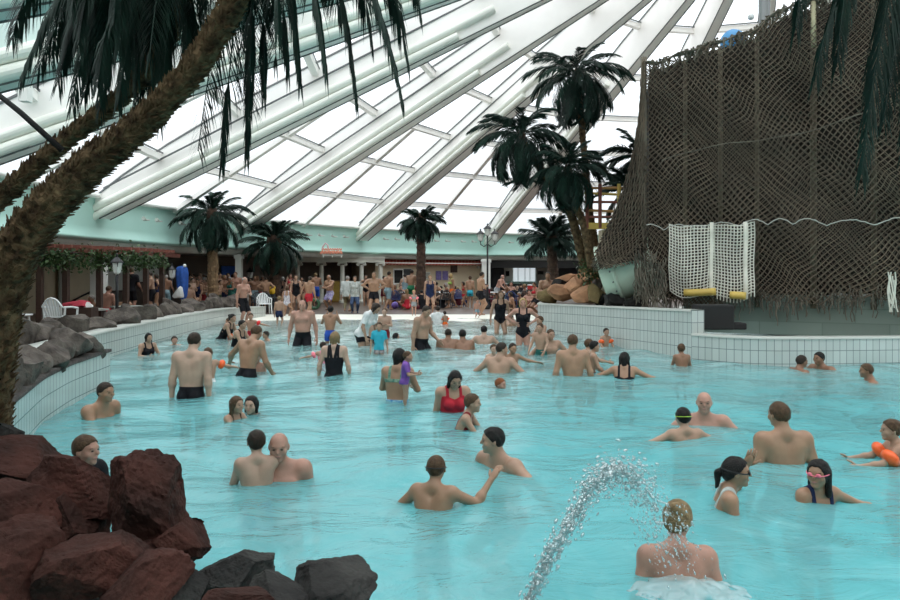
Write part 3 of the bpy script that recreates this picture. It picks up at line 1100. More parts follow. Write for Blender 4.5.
tips1 = [(300, 84, 0), (326, 72, -.3), (356, 96, .1), (402, 98, -.1), (372, 42, .4), (408, 60, .3), (288, 74, .5), (247, 158, .5), (222, 166, .6), (198, 151, .7), (264, 96, .6),
         (276, 62, .9), (252, 110, .9), (340, 20, .8), (180, 60, .5), (160, 30, .9), (420, 10, .2), (278, 30, -.9), (240, 20, 1.2)]
big_palm('huge foreground palm with a shaggy trunk leaning up from the lower left',
         [P3(-22, 455, 4.9), P3(-18, 385, 4.9), P3(-7, 312, 4.9), P3(12, 256, 4.92), P3(42, 212, 4.95), P3(92, 163, 5.0), P3(148, 119, 5.0), P3(198, 64, 5.0), P3(233, 6, 5.0), P3(262, -78, 5.0)],
         [.185, .18, .17, .145, .125, .108, .082, .078, .078, .08], None, tips1, 21, 3600)
rt = np.random.RandomState(9)
tips2 = [(22, 76, -.3), (38, 70, .2), (50, 60, .4), (72, 106, -.2), (84, 98, .3), (100, 108, 0), (118, 104, -.4), (136, 120, .2), (160, 122, -.1), (150, 96, .5), (58, 84, .1), (12, 40, .3)]
tips2 += [(rt.uniform(60, 200), rt.uniform(35, 92), rt.uniform(-.7, .9)) for _ in range(22)]
tips2 += [(rt.uniform(40, 190), rt.uniform(0, 40), rt.uniform(-.9, 1.1)) for _ in range(10)]
big_palm('second foreground palm with a thinner trunk leaning behind the huge one',
         [P3(-78, 330, 5.6), P3(-40, 240, 5.6), P3(0, 198, 5.65), P3(36, 165, 5.68), P3(76, 132, 5.7), P3(125, 94, 5.7), P3(165, 48, 5.7), P3(186, -22, 5.7)],
         [.075, .068, .062, .058, .055, .055, .055, .055], None, tips2, 22, 2000, Yc=5.5)
tips3 = [(862, 174, 0), (884, 122, .3), (838, 62, .1), (816, 74, .3), (796, 26, .4), (890, 64, .5), (905, 150, .2), (920, 90, -.3), (900, 20, .6)]
big_palm('foreground palm whose dark fronds hang in at the upper right',
         [P3(1330, 520, 4.0), P3(1280, 250, 4.0), P3(1180, 20, 4.0), P3(1040, -150, 4.0)], [.16, .14, .12, .11], None, tips3, 23, 500, Yc=4.0)

# dark bare stalk crossing the left palms
f = MB()
f.tube([P3(-420, -190, 5.6), P3(-200, -55, 5.2), P3(-10, 88, 4.9), P3(20, 112, 4.92), P3(62, 150, 4.95)], [.010, .014, .018, .02, .022], 8)
tag(f.build('palm_stalk', M['black'], smooth=True), 'bare dark stalk slanting down to the foreground palm trunk', 'stalk')
# ------------------------------------------------------------------ netted slide tower on the right
M['net_front'] = mat('net_front', (.20, .158, .115), .95, scale=1.3, col2=(.10, .082, .062), detail=6, spec=.1)
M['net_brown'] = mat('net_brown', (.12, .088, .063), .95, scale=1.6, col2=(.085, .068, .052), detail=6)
M['net_grey'] = mat('net_grey', (.19, .165, .125), .95, scale=2.5, col2=(.09, .08, .062), detail=6)
M['net_white'] = mat('net_white', (.72, .70, .61), .9, var=.15, scale=3)
M['rope'] = mat('rope_pale', (.50, .49, .44), .9)
M['post_wood'] = mat('post_wood', (.13, .11, .07), .7, var=.2, scale=3)

NA, NB_ = Vector((4.67, 17.5)), Vector((11.4, 14.2))
ND = (NB_ - NA).normalized()
NN = Vector((ND.y, -ND.x))               # towards the pool


def net_xy(s, out=0.0):
    p = NA + ND * s + NN * out
    return p.x, p.y


def top_z(s):
    z = np.interp(s, [0, .35, .9, 1.6, 2.5, 2.8, 3.3, 3.8, 4.6, 6, 8], [6.85, 6.8, 6.95, 7.1, 7.25, 7.5, 7.72, 7.75, 7.9, 8.2, 8.3])
    return float(z)


def bot_z(s):
    return .98 + .07 * math.sin(s * 3.1) + .05 * math.sin(s * 7.7 + 1) + (.10 if 1.9 < s < 2.6 else 0) + .14 * float(np.interp(s, [2.2, 3.2], [0, 1]))


def billow(s, z):
    return (.10 * math.sin(s * 2.1 + .6) * math.sin(z * .7 + .4) + .07 * math.sin(s * 5.3 + z * .9) + .05 * math.sin(z * 3.1 + s * 1.7)) * min(1, (z - .3) / 1.5)


def strands(name, segs, rad, m, parent, n=3, seed=0):
    """Many thin cords at once: each seg is a polyline (k,3) swept with an n-gon."""
    V, F = [], []
    b = 0
    ang = [2 * PI * i / n for i in range(n)]
    for s in segs:
        s = np.asarray(s)
        T = np.gradient(s, axis=0)
        T /= np.maximum(np.linalg.norm(T, axis=1), 1e-9)[:, None]
        A = np.cross(T, [.31, .87, .38])
        A /= np.maximum(np.linalg.norm(A, axis=1), 1e-9)[:, None]
        Bv = np.cross(T, A)
        k = len(s)
        R = np.stack([s + (A * math.cos(a) + Bv * math.sin(a)) * rad for a in ang], 1)
        V.append(R.reshape(-1, 3))
        i = np.arange(k - 1)[:, None] * n
        j = np.arange(n)[None]
        j2 = (j + 1) % n
        q = np.stack([i + j, i + j2, i + n + j2, i + n + j], -1).reshape(-1, 4) + b
        F.append(q)
        b += k * n
    return link(name, np_mesh(name, np.concatenate(V), np.concatenate(F), False), parent, m)


rsn = np.random.RandomState(31)


def warp(s, z):
    """Slow sideways and downward creep of the hung net, so that the diamonds stretch and lean together."""
    return (s + .07 * math.sin(z * 1.3 + s * .8) + .035 * math.sin(z * 3.7 + s * 2.9) + .02 * math.sin(s * 8 + z * 5),
            z + .06 * math.sin(s * 1.9 + .5) + .03 * math.sin(s * 5.1 + z * 2.2) - .018 * math.sin(z * 9 + s * 4))


def net_layer(s0, s1, cell, out, zb, zt, jit, steps=.09, slope=.92, lift=0.0):
    segs = []
    for sg in (-1, 1):
        u = s0 - 8
        while u < s1 + 8:
            pts = []
            z = .8
            while z < 8.5:
                s, zz = warp(u + sg * (z - .8) * slope, z)
                if s0 <= s <= s1 and zb(s) <= zz <= zt(s):
                    x, y = net_xy(s + rsn.uniform(-jit, jit), out + billow(s, zz) + rsn.uniform(-jit, jit))
                    pts.append((x, y, zz + rsn.uniform(-jit, jit)))
                else:
                    if len(pts) > 2:
                        segs.append(pts)
                    pts = []
                z += steps
            if len(pts) > 2:
                segs.append(pts)
            u += cell
    return segs


tower = thing('climbing_tower', 'tall slide tower at the right wrapped in brown camouflage netting', 'tower', (6.5, 17.5, 0))
tw = lambda p: (p[0] - 6.5, p[1] - 17.5, p[2])
segs = net_layer(0, 7.4, .138, .02, bot_z, top_z, .008)
o = strands('netting', [[tw(p) for p in s] for s in segs], .0125, M['net_front'], tower)
segs = net_layer(0, 7.4, .135, -.13, bot_z, top_z, .012, slope=.86)
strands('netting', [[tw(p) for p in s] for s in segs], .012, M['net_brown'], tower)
# near-black sheets behind the nets, painted for the unlit inside of the tower
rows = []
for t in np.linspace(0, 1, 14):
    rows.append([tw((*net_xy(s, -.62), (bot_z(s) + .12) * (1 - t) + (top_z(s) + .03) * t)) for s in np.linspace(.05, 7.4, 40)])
grid_obj('backing', rows, M['net_shade'], parent=tower)
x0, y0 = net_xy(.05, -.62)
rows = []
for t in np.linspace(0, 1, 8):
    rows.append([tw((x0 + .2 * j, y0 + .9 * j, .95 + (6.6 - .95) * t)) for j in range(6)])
grid_obj('backing', rows, M['net_shade'], parent=tower)
# torn strips and cord ends along the lower hem
segs = []
for k in range(460):
    s = rsn.uniform(0, 7.3)
    z = bot_z(s) + rsn.uniform(0, .35)
    x, y = net_xy(s, rsn.uniform(-.3, .12))
    L = rsn.uniform(.10, .30) if rsn.rand() < .85 else .5
    pts = []
    for j in range(5):
        pts.append(tw((x + rsn.uniform(-.03, .03), y + rsn.uniform(-.03, .03), z - L * j / 4)))
    segs.append(pts)
strands('frayed_hem', segs, .013, M['net_grey'], tower)
# top hem: bunched net over the edge rope
segs = []
for k in range(3):
    segs.append([tw((*net_xy(s, .02 - .05 * k), top_z(s) + .02 + .03 * math.sin(s * 9 + k))) for s in np.linspace(0, 7.4, 90)])
for k in range(260):
    s = rsn.uniform(.1, 7.3)
    x, y = net_xy(s, rsn.uniform(-.2, .05))
    segs.append([tw((x + rsn.uniform(-.12, .12) * j / 3, y + rsn.uniform(-.08, .05), top_z(s) + .05 + .06 * math.sin(j * 1.3) - rsn.uniform(0, .1) * j)) for j in range(4)])
strands('edge_rope', segs, .02, M['net_grey'], tower, n=4)
# posts just inside the net
for s, m_, r in ((.02, 'net_grey', .07), (.95, 'post_wood', .05), (1.75, 'post_wood', .05), (2.55, 'post_wood', .05), (3.72, 'post_wood', .07), (4.9, 'post_wood', .06), (6.2, 'post_wood', .06)):
    x, y = net_xy(s, -.10 if s < .1 else -.40)
    f = MB()
    f.tube([tw((x, y, .96)), tw((x, y, 4)), tw((x, y, top_z(s) + (.18 if s in (.02, 3.72) else -.05)))], r, 10)
    f.build('post', M[m_], tower, smooth=True)
f = MB()
x, y = net_xy(3.72, -.04)
f.tube([tw((x, y, 6.75)), tw((x, y, 7.75))], .055, 10)
f.build('pale_post', mat('post_pale', (.42, .38, .24), .7), tower, smooth=True)
# slack pale ropes: the scalloped one above the white net and a thin sagging one higher up
pts = []
for s in np.linspace(.15, 7.3, 130):
    x, y = net_xy(s, .20 + billow(s, 2.8))
    pts.append(tw((x, y, 2.80 + .13 * abs(math.sin(s * 4.6 + .7 * math.sin(s * 2.1))) - .035 * math.sin(s * 1.7) + .012 * rsn.uniform(-1, 1))))
strands('scalloped_rope', [pts], .011, M['rope'], tower, n=5)
pts = []
for s in np.linspace(.5, 6.8, 60):
    x, y = net_xy(s, .20 + billow(s, 4.6))
    pts.append(tw((x, y, 4.25 + .20 * s + .12 * math.sin(s * 1.3))))
strands('slack_rope', [pts], .012, M['net_grey'], tower, n=5)
# the white square-meshed cargo net
SW0, SW1 = .68, 2.52


def wpt(s, z):
    x, y = net_xy(s, .22 + billow(s, z) + .04 * math.sin(s * 7))
    return tw((x, y, z - .17 * abs(math.sin((s - SW0) * PI / .9)) * (1 - .6 * (z - 1.2) / 1.7) + .06 - .02 * math.sin(s * 9)))


segs = []
for s in np.linspace(SW0, SW1, 27):
    segs.append([wpt(s + .012 * math.sin(z * 5 + s * 3), z) for z in np.linspace(1.30 - .12 * (s > 1.7), 2.86, 18)])
for z in np.linspace(1.28, 2.84, 24):
    segs.append([wpt(s, z) for s in np.linspace(SW0, SW1, 34)])
strands('cargo_net', segs, .0125, M['net_white'], tower, n=4)
for s in (1.60, 2.34):
    f = MB()
    f.tube([wpt(s, z) for z in np.linspace(1.2, 2.9, 8)], .045, 10)
    f.build('pale_post', M['net_white'], tower, smooth=True)
# yellow rounded timbers under the cargo net
for s0, s1, z in ((1.02, 1.72, 1.32), (2.02, 2.36, 1.24)):
    f = MB()
    f.tube([tw((*net_xy(s, .30), z + .02 * math.sin(s * 4))) for s in np.linspace(s0, s1, 6)], .085, 12)
    f.build('rung', M['yellow_wood'], tower, smooth=True)
# dark step box at the left end of the low wall, hung netting beside it
f = MB()
c = at(714, 321, 15.3)
f.box(tw((c.x - .03, c.y, .83)), (.74, .5, .52))
f.box(tw((c.x + .35, c.y, .64)), (.55, .4, .14))
f.build('step_box', M['black'], tower, bevel=.03)
# white frayed cloth strip at the right
segs = []
for k in range(16):
    s = 4.78 + rsn.uniform(-.05, .05)
    segs.append([tw((*net_xy(s + .02 * math.sin(j + k), .25 + .01 * k % .05), 2.2 - .17 * j + .03 * math.sin(j * 2 + k))) for j in range(8)])
x, y = 0, 0
st = [at(895 + rsn.uniform(-4, 3), 272 + 4 * k, 15.0) for k in range(11)]
segs = [[tw((st[0].x + .025 * (k - 3) + .02 * math.sin(j * .8 + k) + .03 * (j / 10 - .5), st[j].y + rsn.uniform(-.02, .02), st[j].z)) for j in range(k % 3, 11 - (k * 2) % 3)] for k in range(7)]
strands('white_strip', segs, .014, M['net_white'], tower, n=4)

# skirt of the net flaring to the left over the slide
rows_px = [(642, 62, 17.5), (639, 110, 17.6), (633, 150, 17.7), (624, 182, 17.8), (612, 214, 17.9), (600, 238, 18.0), (591, 260, 18.0), (591, 272, 18.0)]
right_px = [(645, 62, 17.5), (645, 110, 17.45), (645, 150, 17.4), (645, 180, 17.35), (645, 210, 17.3), (645, 235, 17.3), (642, 254, 17.25), (640, 262, 17.2)]


def skirt(u, v, o=0.0):
    k = v * (len(rows_px) - 1)
    i = min(len(rows_px) - 2, int(k))
    f = k - i
    a = at(*rows_px[i]).lerp(at(*rows_px[i + 1]), f)
    b = at(*right_px[i]).lerp(at(*right_px[i + 1]), f)
    p = a.lerp(b, u)
    bul = math.sin(PI * u) * (.10 + .22 * v) + o + .04 * math.sin(u * 9 + v * 7)
    return tw((p.x - bul * .25, p.y - bul, p.z))


for lay, (o_, m_, rad) in enumerate(((.04, 'net_front', .012), (-.12, 'net_brown', .014))):
    segs = []
    for sg in (-1, 1):
        for k in range(30):
            pts = []
            for j in range(60):
                v = j / 59
                wdt = .02 + v * .95 / .98
                u = (k - 8) / 11 * (1 / max(.25, v + .12)) * .7 + sg * v * 1.1 - .3 * sg
                if 0 <= u <= 1:
                    q = skirt(u, v, o_)
                    pts.append((q[0] + rsn.uniform(-.02, .02), q[1] + rsn.uniform(-.03, .03), q[2] + rsn.uniform(-.02, .02)))
                else:
                    if len(pts) > 2:
                        segs.append(pts)
                    pts = []
            if len(pts) > 2:
                segs.append(pts)
    for k in range(9 if lay else 0):
        v = (k + 1) / 10
        segs.append([skirt(u, v + .01 * math.sin(u * 14 + k), o_) for u in np.linspace(0, 1, 14)])
    strands('side_netting', segs, rad, M[m_], tower)
grid_obj('backing', [[skirt(u, v, -.26) for u in np.linspace(.04, 1, 12)] for v in np.linspace(0, .96, 20)], M['net_shade'], parent=tower)  # sheet coloured as the shade behind the skirt of net
# hanging wad of net at the corner, beside the slide mouth
segs = []
for k in range(120):
    px, py = rsn.uniform(634, 664), rsn.uniform(250, 285)
    p = at(px, py, 17.2 - (px - 634) * .012 - .25)
    pts = [tw((p.x + rsn.uniform(-.05, .05), p.y + rsn.uniform(-.08, .08), p.z - .12 * j)) for j in range(rsn.randint(4, 8)) if p.z - .12 * j > .9]
    if len(pts) > 2:
        segs.append(pts)
strands('net_wad', segs, .016, M['net_grey'], tower)

# blue ball, grey pole and small white ball lamp over the tower's top edge
b = at(733, 37, 17.4)
f = MB()
f.ball((0, 0, 0), .30, 20, 12)
o = tag(f.build('play_ball', mat('ball_blue', (.10, .36, .70), .35), smooth=True), 'big light blue ball showing over the top edge of the netted tower', 'ball')
o.location = (b.x, b.y, b.z - .12)
f = MB()
for px, w in ((763, .10), (768, .05)):
    a = at(px, 30, 17.2)
    f.tube([(a.x, a.y, 6.2), (a.x, a.y, 9.2)], w, 10)
tag(f.build('mast', mat('mast_grey', (.30, .31, .31), .4, metal=.4)), 'grey double mast rising behind the top of the netted tower', 'mast')
f = MB()
a = at(751, 17, 17.0)
f.ball(a, .075, 12, 8)
f.tube([(a.x, a.y, a.z), (a.x, a.y, a.z + 4)], .006, 5)
tag(f.build('hanging_ball', M['white_plastic'], smooth=True), 'small white ball hanging on a cord above the blue ball', 'ball')
sp_ = thing('spotlight', 'small white spotlight on top of the tower post with the bare wooden stretch', 'lamp', (0, 0, 0))
x, y = net_xy(3.72, -.1)
f = MB()
f.tube([(x, y, top_z(3.72) + .17), (x, y, top_z(3.72) + .30)], .02, 6)
f.build('bracket', M['black_metal'], sp_)
f = MB()
f.tube([(x - .02, y + .05, top_z(3.72) + .34), (x - .02, y - .12, top_z(3.72) + .30)], [.09, .12], 12)
f.build('lamp_head', M['white_plastic'], sp_)

# concrete base wall under the net and behind the low pool wall
rows = [[(*net_xy(s, -.45), z) for s in np.linspace(.9, 8, 30)] for z in (.34, .6, .9, 1.25)]
U = [[(s, z) for s in np.linspace(.9, 8, 30)] for z in (.34, .6, .9, 1.25)]
tag(grid_obj('wall_tower_base', rows, M['green_concrete'], uvs=U, smooth=False), kind='structure')

# ------------------------------------------------------------------ pale green slide mouth
sl = thing('water_slide', 'pale green tube slide whose rounded mouth shows under the flared netting', 'slide', (0, 0, 0))
c0 = at(619, 270, 18.5)
ax = Vector((.86, -.30, .28)).normalized()
sd = ax.cross(Vector((0, 0, 1))).normalized()
up = sd.cross(ax)


def ringp(t, r, a, c=c0):
    return c + ax * t + (sd * math.cos(a) + up * math.sin(a)) * r


def tubesurf(name, t0, t1, r, m, a0=0, a1=2 * PI, flare=0.0):
    rows = []
    for i in range(9):
        t = t0 + (t1 - t0) * i / 8
        k = 1 - i / 8
        rows.append([ringp(t, r + flare * k * k, a0 + (a1 - a0) * j / 40) for j in range(41)])
    return grid_obj(name, rows, m, parent=sl)


tubesurf('tube', -.42, .9, .76, M['slide_green'])
tubesurf('tube_lining', -.42, .9, .70, M['slide_green'])
rows = [[ringp(-.42, .70 + .06 * k, 2 * PI * j / 40) for j in range(41)] for k in range(2)]
grid_obj('rim', rows, M['slide_green'], parent=sl)
rows = [[ringp(t, r, 2 * PI * j / 40) for j in range(41)] for t, r in ((-.12, .765), (-.12, .82), (-.03, .82), (-.03, .765))]
flange = grid_obj('flange', rows, M['slide_green'], parent=sl, smooth=False)
for k in range(18):
    f = MB()
    p = ringp(-.13, .795, 2 * PI * k / 18)
    f.tube([p, p - ax * .035], .022, 6)
    f.build('bolt', M['dark_seal'], flange)
f = MB()
q = ringp(.3, .62, -PI / 2)
f.box((q.x, q.y, (q.z + .93) / 2), (.4, .3, max(.05, q.z - .93)))
f.build('support', M['black'], sl)

# ------------------------------------------------------------------ yellow lookout platform left of the net
lk = thing('lookout_platform', 'yellow and red railed lookout platform behind the flared netting', 'platform', (0, 0, 0))
Yk = 19.6
a, b = at(586, 226, Yk), at(632, 226, Yk)
f = MB()
f.beam((a.x, a.y, a.z), (b.x, b.y, b.z), .16, .17)
f.build('deck_beam', M['yellow_wood'], lk)
for k, (py, m_) in enumerate(((188, 'ochre_wood'), (193, 'yellow_wood'), (202, 'red_wood'), (210, 'ochre_wood'), (217, 'red_wood'))):
    f = MB()
    p, q = at(584, py, Yk), at(628, py + (2 if k % 2 else 0), Yk)
    f.tube([p, q], .035, 8)
    f.build('rail', M[m_], lk)
for px in (587, 600, 619, 627):
    f = MB()
    p, q = at(px, 184, Yk - .06), at(px, 228, Yk - .06)
    f.tube([p, q], .05, 8)
    f.build('railing_post', M['yellow_wood' if px == 619 else 'red_wood'], lk)
f = MB()
p = at(610, 200, Yk + .55)
zb_ = at(610, 229, Yk).z
f.box((p.x, p.y, (zb_ + .93) / 2), (.55, .5, zb_ - .93))
f.build('core_wall', M['beige'], lk)
# leafy shrub and pale netted stone beside the slide
# ------------------------------------------------------------------ bar front: awning, posters, windows, sign
def wall_frame(px, py, Y, off=.05):
    """A point on the back wall seen at a pixel, with the wall's tangent and inward normal."""
    p = at(px, py, Y)
    a = math.degrees(math.atan2((p.y - CY) / RB, (p.x - CX) / RA))
    n = (E(a, .9) - E(a)).normalized()
    t = Vector((-n.y, n.x, 0))
    if t.x < 0:
        t = -t
    return p, t, n


def ray_wall(px, s=1.03):
    """Depth where the column px meets the ellipse scaled by s."""
    k = (px - 450) / FPX
    A = k * k / (RA * s) ** 2 + 1 / (RB * s) ** 2
    B_ = -2 * (k * CX / (RA * s) ** 2 + CY / (RB * s) ** 2)
    C_ = (CX / (RA * s)) ** 2 + (CY / (RB * s)) ** 2 - 1
    return (-B_ + math.sqrt(B_ * B_ - 4 * A * C_)) / (2 * A)


def wall_panel(name, x0, y0, x1, y1, m, parent=None, s=1.03, thick=.06, gap=.01):
    Ya, Yb = ray_wall(x0, s), ray_wall(x1, s)
    a, b = at(x0, y1, Ya), at(x1, y1, Yb)
    zt = at(x0, y0, Ya).z
    zb = a.z
    d = (b - a)
    d.z = 0
    n = Vector((d.y, -d.x, 0)).normalized()
    if n.y > 0:
        n = -n
    c = (a + b) / 2 + n * (thick / 2 + gap)
    c.z = (zt + zb) / 2
    dn = d.normalized()
    R = Matrix((dn, -n, Vector((0, 0, 1)))).transposed()
    f = MB()
    f.box(c, (d.length, thick, zt - zb), R)
    return f.build(name, m, parent), c, d.length, zt - zb, R


# striped red awning along the cafe wall
aw = thing('awning', 'red and white striped awning along the beige cafe wall', 'awning')
m = bpy.data.materials.new('awning_stripes')
m.use_nodes = True
nt = m.node_tree
uvn = nt.nodes.new('ShaderNodeUVMap')
sx = nt.nodes.new('ShaderNodeSeparateXYZ')
mm = nt.nodes.new('ShaderNodeMath')
mm.operation = 'FRACT'
gt = nt.nodes.new('ShaderNodeMath')
gt.operation = 'GREATER_THAN'
gt.inputs[1].default_value = .62
mxc = nt.nodes.new('ShaderNodeMix')
mxc.data_type = 'RGBA'
mxc.inputs[6].default_value = (.36, .045, .03, 1)
mxc.inputs[7].default_value = (.42, .14, .10, 1)
nt.links.new(uvn.outputs[0], sx.inputs[0])
nt.links.new(sx.outputs[0], mm.inputs[0])
nt.links.new(mm.outputs[0], gt.inputs[0])
nt.links.new(gt.outputs[0], mxc.inputs[0])
nt.links.new(mxc.outputs[2], nt.nodes['Principled BSDF'].inputs['Base Color'])
nt.nodes['Principled BSDF'].inputs['Roughness'].default_value = .8
N_ = 60
rows, U = [[], [], []], [[], [], []]
for i in range(N_ + 1):
    px = 384 + (482 - 384) * i / N_
    Y = ray_wall(px, 1.03)
    for k, (dy, dz) in enumerate(((0.02, 2.56), (-.75, 2.36), (-.78, 2.20 + .05 * (i % 2)))):
        p = at(px, 272, Y + dy)
        rows[k].append((p.x, p.y, dz))
        U[k].append((i / 2.0, k))
grid_obj('canopy', rows, m, parent=aw, uvs=U, smooth=False)
f = MB()
p, q = at(384, 272, ray_wall(384) - .8), at(482, 272, ray_wall(482) - .8)
f.beam((p.x, p.y, 2.33), (q.x, q.y, 2.33), .05, .05)
f.build('front_bar', M['trim_white'], aw)

po = []
for lab, x0, x1 in (('left of two purple posters on the cafe wall', 435.5, 441), ('right of two purple posters on the cafe wall', 442, 447.5)):
    t = thing('poster', lab, 'poster', (0, 0, 0), 0, 'purple posters on the cafe wall')
    wall_panel('frame', x0 - .4, 270.6, x1 + .4, 280.4, M['beige'], t, gap=.0, thick=.04)
    wall_panel('print', x0, 271, x1, 280, M['purple_poster'], t, gap=.03, thick=.03)
t = thing('serving_hatch', 'dark serving hatch in the cafe wall left of the palm trunk', 'hatch')
wall_panel('frame', 393, 268.5, 411.5, 284, M['trim_white'], t, gap=0, thick=.04)
wall_panel('opening', 394, 270, 402, 283, M['black'], t, gap=.03, thick=.03)  # black panel painted for the unlit inside of the hatch
wall_panel('opening', 403, 269, 411, 283, M['dark_wall'], t, gap=.03, thick=.03)  # charcoal panel, the other half of that painted darkness
t = thing('air_vent', 'brown vent box high on the beige cafe wall right of the posters', 'vent')
wall_panel('box', 450.5, 265, 456.5, 272.5, M['brown_wood'], t, gap=0, thick=.12)
wall_panel('hood', 450, 264.6, 457, 265.4, M['ochre_wood'], t, gap=0, thick=.2)
t = thing('menu_board', 'small dark board on the cafe wall just right of the palm trunk', 'board')
wall_panel('frame', 424.5, 272, 430, 279, M['trim_white'], t, gap=0, thick=.04)
wall_panel('panel', 425, 272.6, 429.5, 278.5, M['grey_plaster'], t, gap=.03, thick=.03)
t = thing('wall_light', 'little white lamp high at the right end of the cafe wall', 'lamp')
wall_panel('lamp_body', 477, 266, 478.6, 268.5, M['lamp_glass'], t, gap=0, thick=.15)

def bright_pane():
    m = mat('bright_pane', (.5, .55, .55), .2)
    e = m.node_tree.nodes['Principled BSDF']
    e.inputs['Emission Color'].default_value = (.85, .95, 1, 1)
    e.inputs['Emission Strength'].default_value = .62  # daylight outside the window given as a glow of the pane
    return m


# dark bar wing at the right with a bright window and a white door panel
t = thing('bar_window', 'bright window at the back of the dark bar, right of the lamp post', 'window')
wall_panel('frame', 504, 265.5, 535.5, 284, M['trim_white'], t, s=1.14, gap=0, thick=.06)
gp, c, w, h, R = wall_panel('pane', 513, 267, 534.5, 283, bright_pane(), t, s=1.14, gap=.11, thick=.02)
for px in (517, 524, 529):
    wall_panel('mullion', px, 267, px + .6, 283, M['trim_white'], t, s=1.14, gap=.13, thick=.03)
wall_panel('ledge', 504, 281.5, 535.5, 284, M['teal'], t, s=1.14, gap=.05, thick=.3)
t = thing('wall_speaker', 'small dark box beside the bright bar window', 'speaker')
wall_panel('box', 505.5, 271, 508, 276, M['black'], t, s=1.14, gap=.06, thick=.2)
t = thing('door_handle_plate', 'long pale handle on the dark bar door right of the cafe wall', 'handle')
wall_panel('bar', 488.6, 268, 489.8, 282, M['trim_white'], t, s=1.135, gap=.0, thick=.06)
t = thing('grey_panel', 'grey bar back panel with a dark opening, right of the bright window', 'panel')
wall_panel('panel', 536, 266, 553, 286, M['grey_plaster'], t, s=1.13, gap=0, thick=.08)
wall_panel('opening', 537.5, 271, 543, 274.5, M['black'], t, s=1.13, gap=.09, thick=.03)  # no hole here: flat black panel coloured as a dark recess
t = thing('bar_sign', 'small pale lit plate under the beam above the bar', 'sign')
wall_panel('plate', 535, 261.5, 543.5, 265, M['grey_plaster'], t, s=1.0, gap=.1, thick=.06)
f = MB()
a, b = at(487, 272, ray_wall(487, 1.0) + .4), at(600, 272, ray_wall(600, 1.0) + .4)
f.beam((a.x, a.y, 2.30), (b.x, b.y, 2.30), .3, .5)
tag(f.build('trim_bar_beam', M['black']), kind='structure')

# coral script sign over the colonnade
sg = thing('neon_sign', 'coral pink script sign on a white stand above the scrolled columns', 'sign')
Ys = 38.4
f = MB()
for px in (323.4, 332.3, 341.5):
    f.tube([at(px, 257.5, Ys), at(px, 254.6, Ys)], .035, 6)
f.tube([at(322.5, 255.2, Ys), at(343, 255.2, Ys)], .03, 6)
f.build('stand', M['trim_white'], sg)
f = MB()
pts = [at(320.5 + 1.0 * i * .235, 252.3 + 1.7 * math.sin(i * 1.25) * (.75 + .25 * math.sin(i * .37)) + .5 * math.sin(i * .5), Ys - .05) for i in range(92)]
f.tube(pts, .045, 6)
pts = [at(322 + .2 * i, 249.3 + .8 * math.sin(i * .55), Ys - .05) for i in range(100)]
f.tube(pts, .03, 6)
f.build('script', M['coral'], sg)
f = MB()
f.tube([at(322, 250, Ys), at(323, 246.5, Ys), at(325.5, 243.2, Ys), at(327.5, 245, Ys), at(328.5, 249, Ys)], .045, 6)
f.build('peak', mat('pale_pink', (.75, .50, .52), .5), sg)

# shaded loggia: blue board and bright leaflet panels at the back
for lab, x0, y0, x1, y1, m_ in (('dark blue board on the back wall of the shaded loggia', 221, 266, 236, 277, 'blue_fabric'),):
    t = thing('notice_board', lab, 'board')
    wall_panel('panel', x0, y0, x1, y1, M[m_], t, s=1.155, gap=0, thick=.06)
    wall_panel('frame', x0, y0 - .6, x1, y0, M['brown_wood'], t, s=1.155, gap=0, thick=.09)

# ------------------------------------------------------------------ pergola on the left terrace
pg = thing('pergola', 'dark wooden pergola with red top beams on the left terrace', 'pergola', (-9.5, 23, .32))
pw = lambda p: (p[0] + 9.5, p[1] - 23, p[2] - .32)
POSTS = [(40, 19.0), (66, 19.6), (99.5, 20.6), (126, 21.6), (146, 22.8), (162, 24.2)]
ptop = 2.30
pp = []
for px, Y in POSTS:
    p = at(px, 272, Y)
    pp.append(p)
    f = MB()
    f.box(pw((p.x, p.y, (.32 + ptop) / 2)), (.15, .15, ptop - .32))
    f.build('post', M['brown_wood'], pg, bevel=.01)
for k, dz in ((0, 0), (1, 0)):
    f = MB()
    for i in range(len(pp) - 1):
        a, b = pp[i], pp[i + 1]
        o_ = Vector((-.2 - 2.2 * k, .5 * k, 0))
        f.beam(pw(a + o_ + Vector((.2, 0, ptop + .06 - a.z))), pw(b + o_ + Vector((.2, 0, ptop + .06 - b.z))), .10, .14)
    a, b = pp[-1], pp[-2]
    f.beam(pw(Vector((a.x, a.y, ptop + .06))), pw(Vector((a.x + (a.x - b.x) * 1.2, a.y + (a.y - b.y) * 1.2, ptop + .06))), .10, .14)
    f.build('top_beam', M['red_wood'], pg)
for i in range(16):
    t_ = i / 15 * (len(pp) - 1)
    k = min(len(pp) - 2, int(t_))
    p = pp[k].lerp(pp[k + 1], t_ - k)
    f = MB()
    f.beam(pw((p.x + .45, p.y - .1, ptop + .17)), pw((p.x - 2.6, p.y + .6, ptop + .17)), .06, .09)
    f.build('rafter', M['red_wood'], pg)
M['leaf'] = mat('vine_leaf', (.06, .12, .03), .5, scale=9, col2=(.02, .045, .012))


def leaf_cloud(name, centers, n, spread, size, seed, m, parent=None):
    rs = np.random.RandomState(seed)
    V, F = [], []
    for k in range(n):
        c = centers[rs.randint(len(centers))]
        p = np.array(c) + rs.normal(size=3) * np.array(spread)
        a = unit_(rs.normal(size=3))
        b = unit_(np.cross(a, rs.normal(size=3)))
        s = size * rs.uniform(.6, 1.3)
        i = len(V)
        V += [tuple(p - a * s), tuple(p + b * s * .55), tuple(p + a * s), tuple(p - b * s * .55)]
        F.append((i, i + 1, i + 2, i + 3))
    me = bpy.data.meshes.new(name)
    me.from_pydata(V, [], F)
    return link(name, me, parent, m)


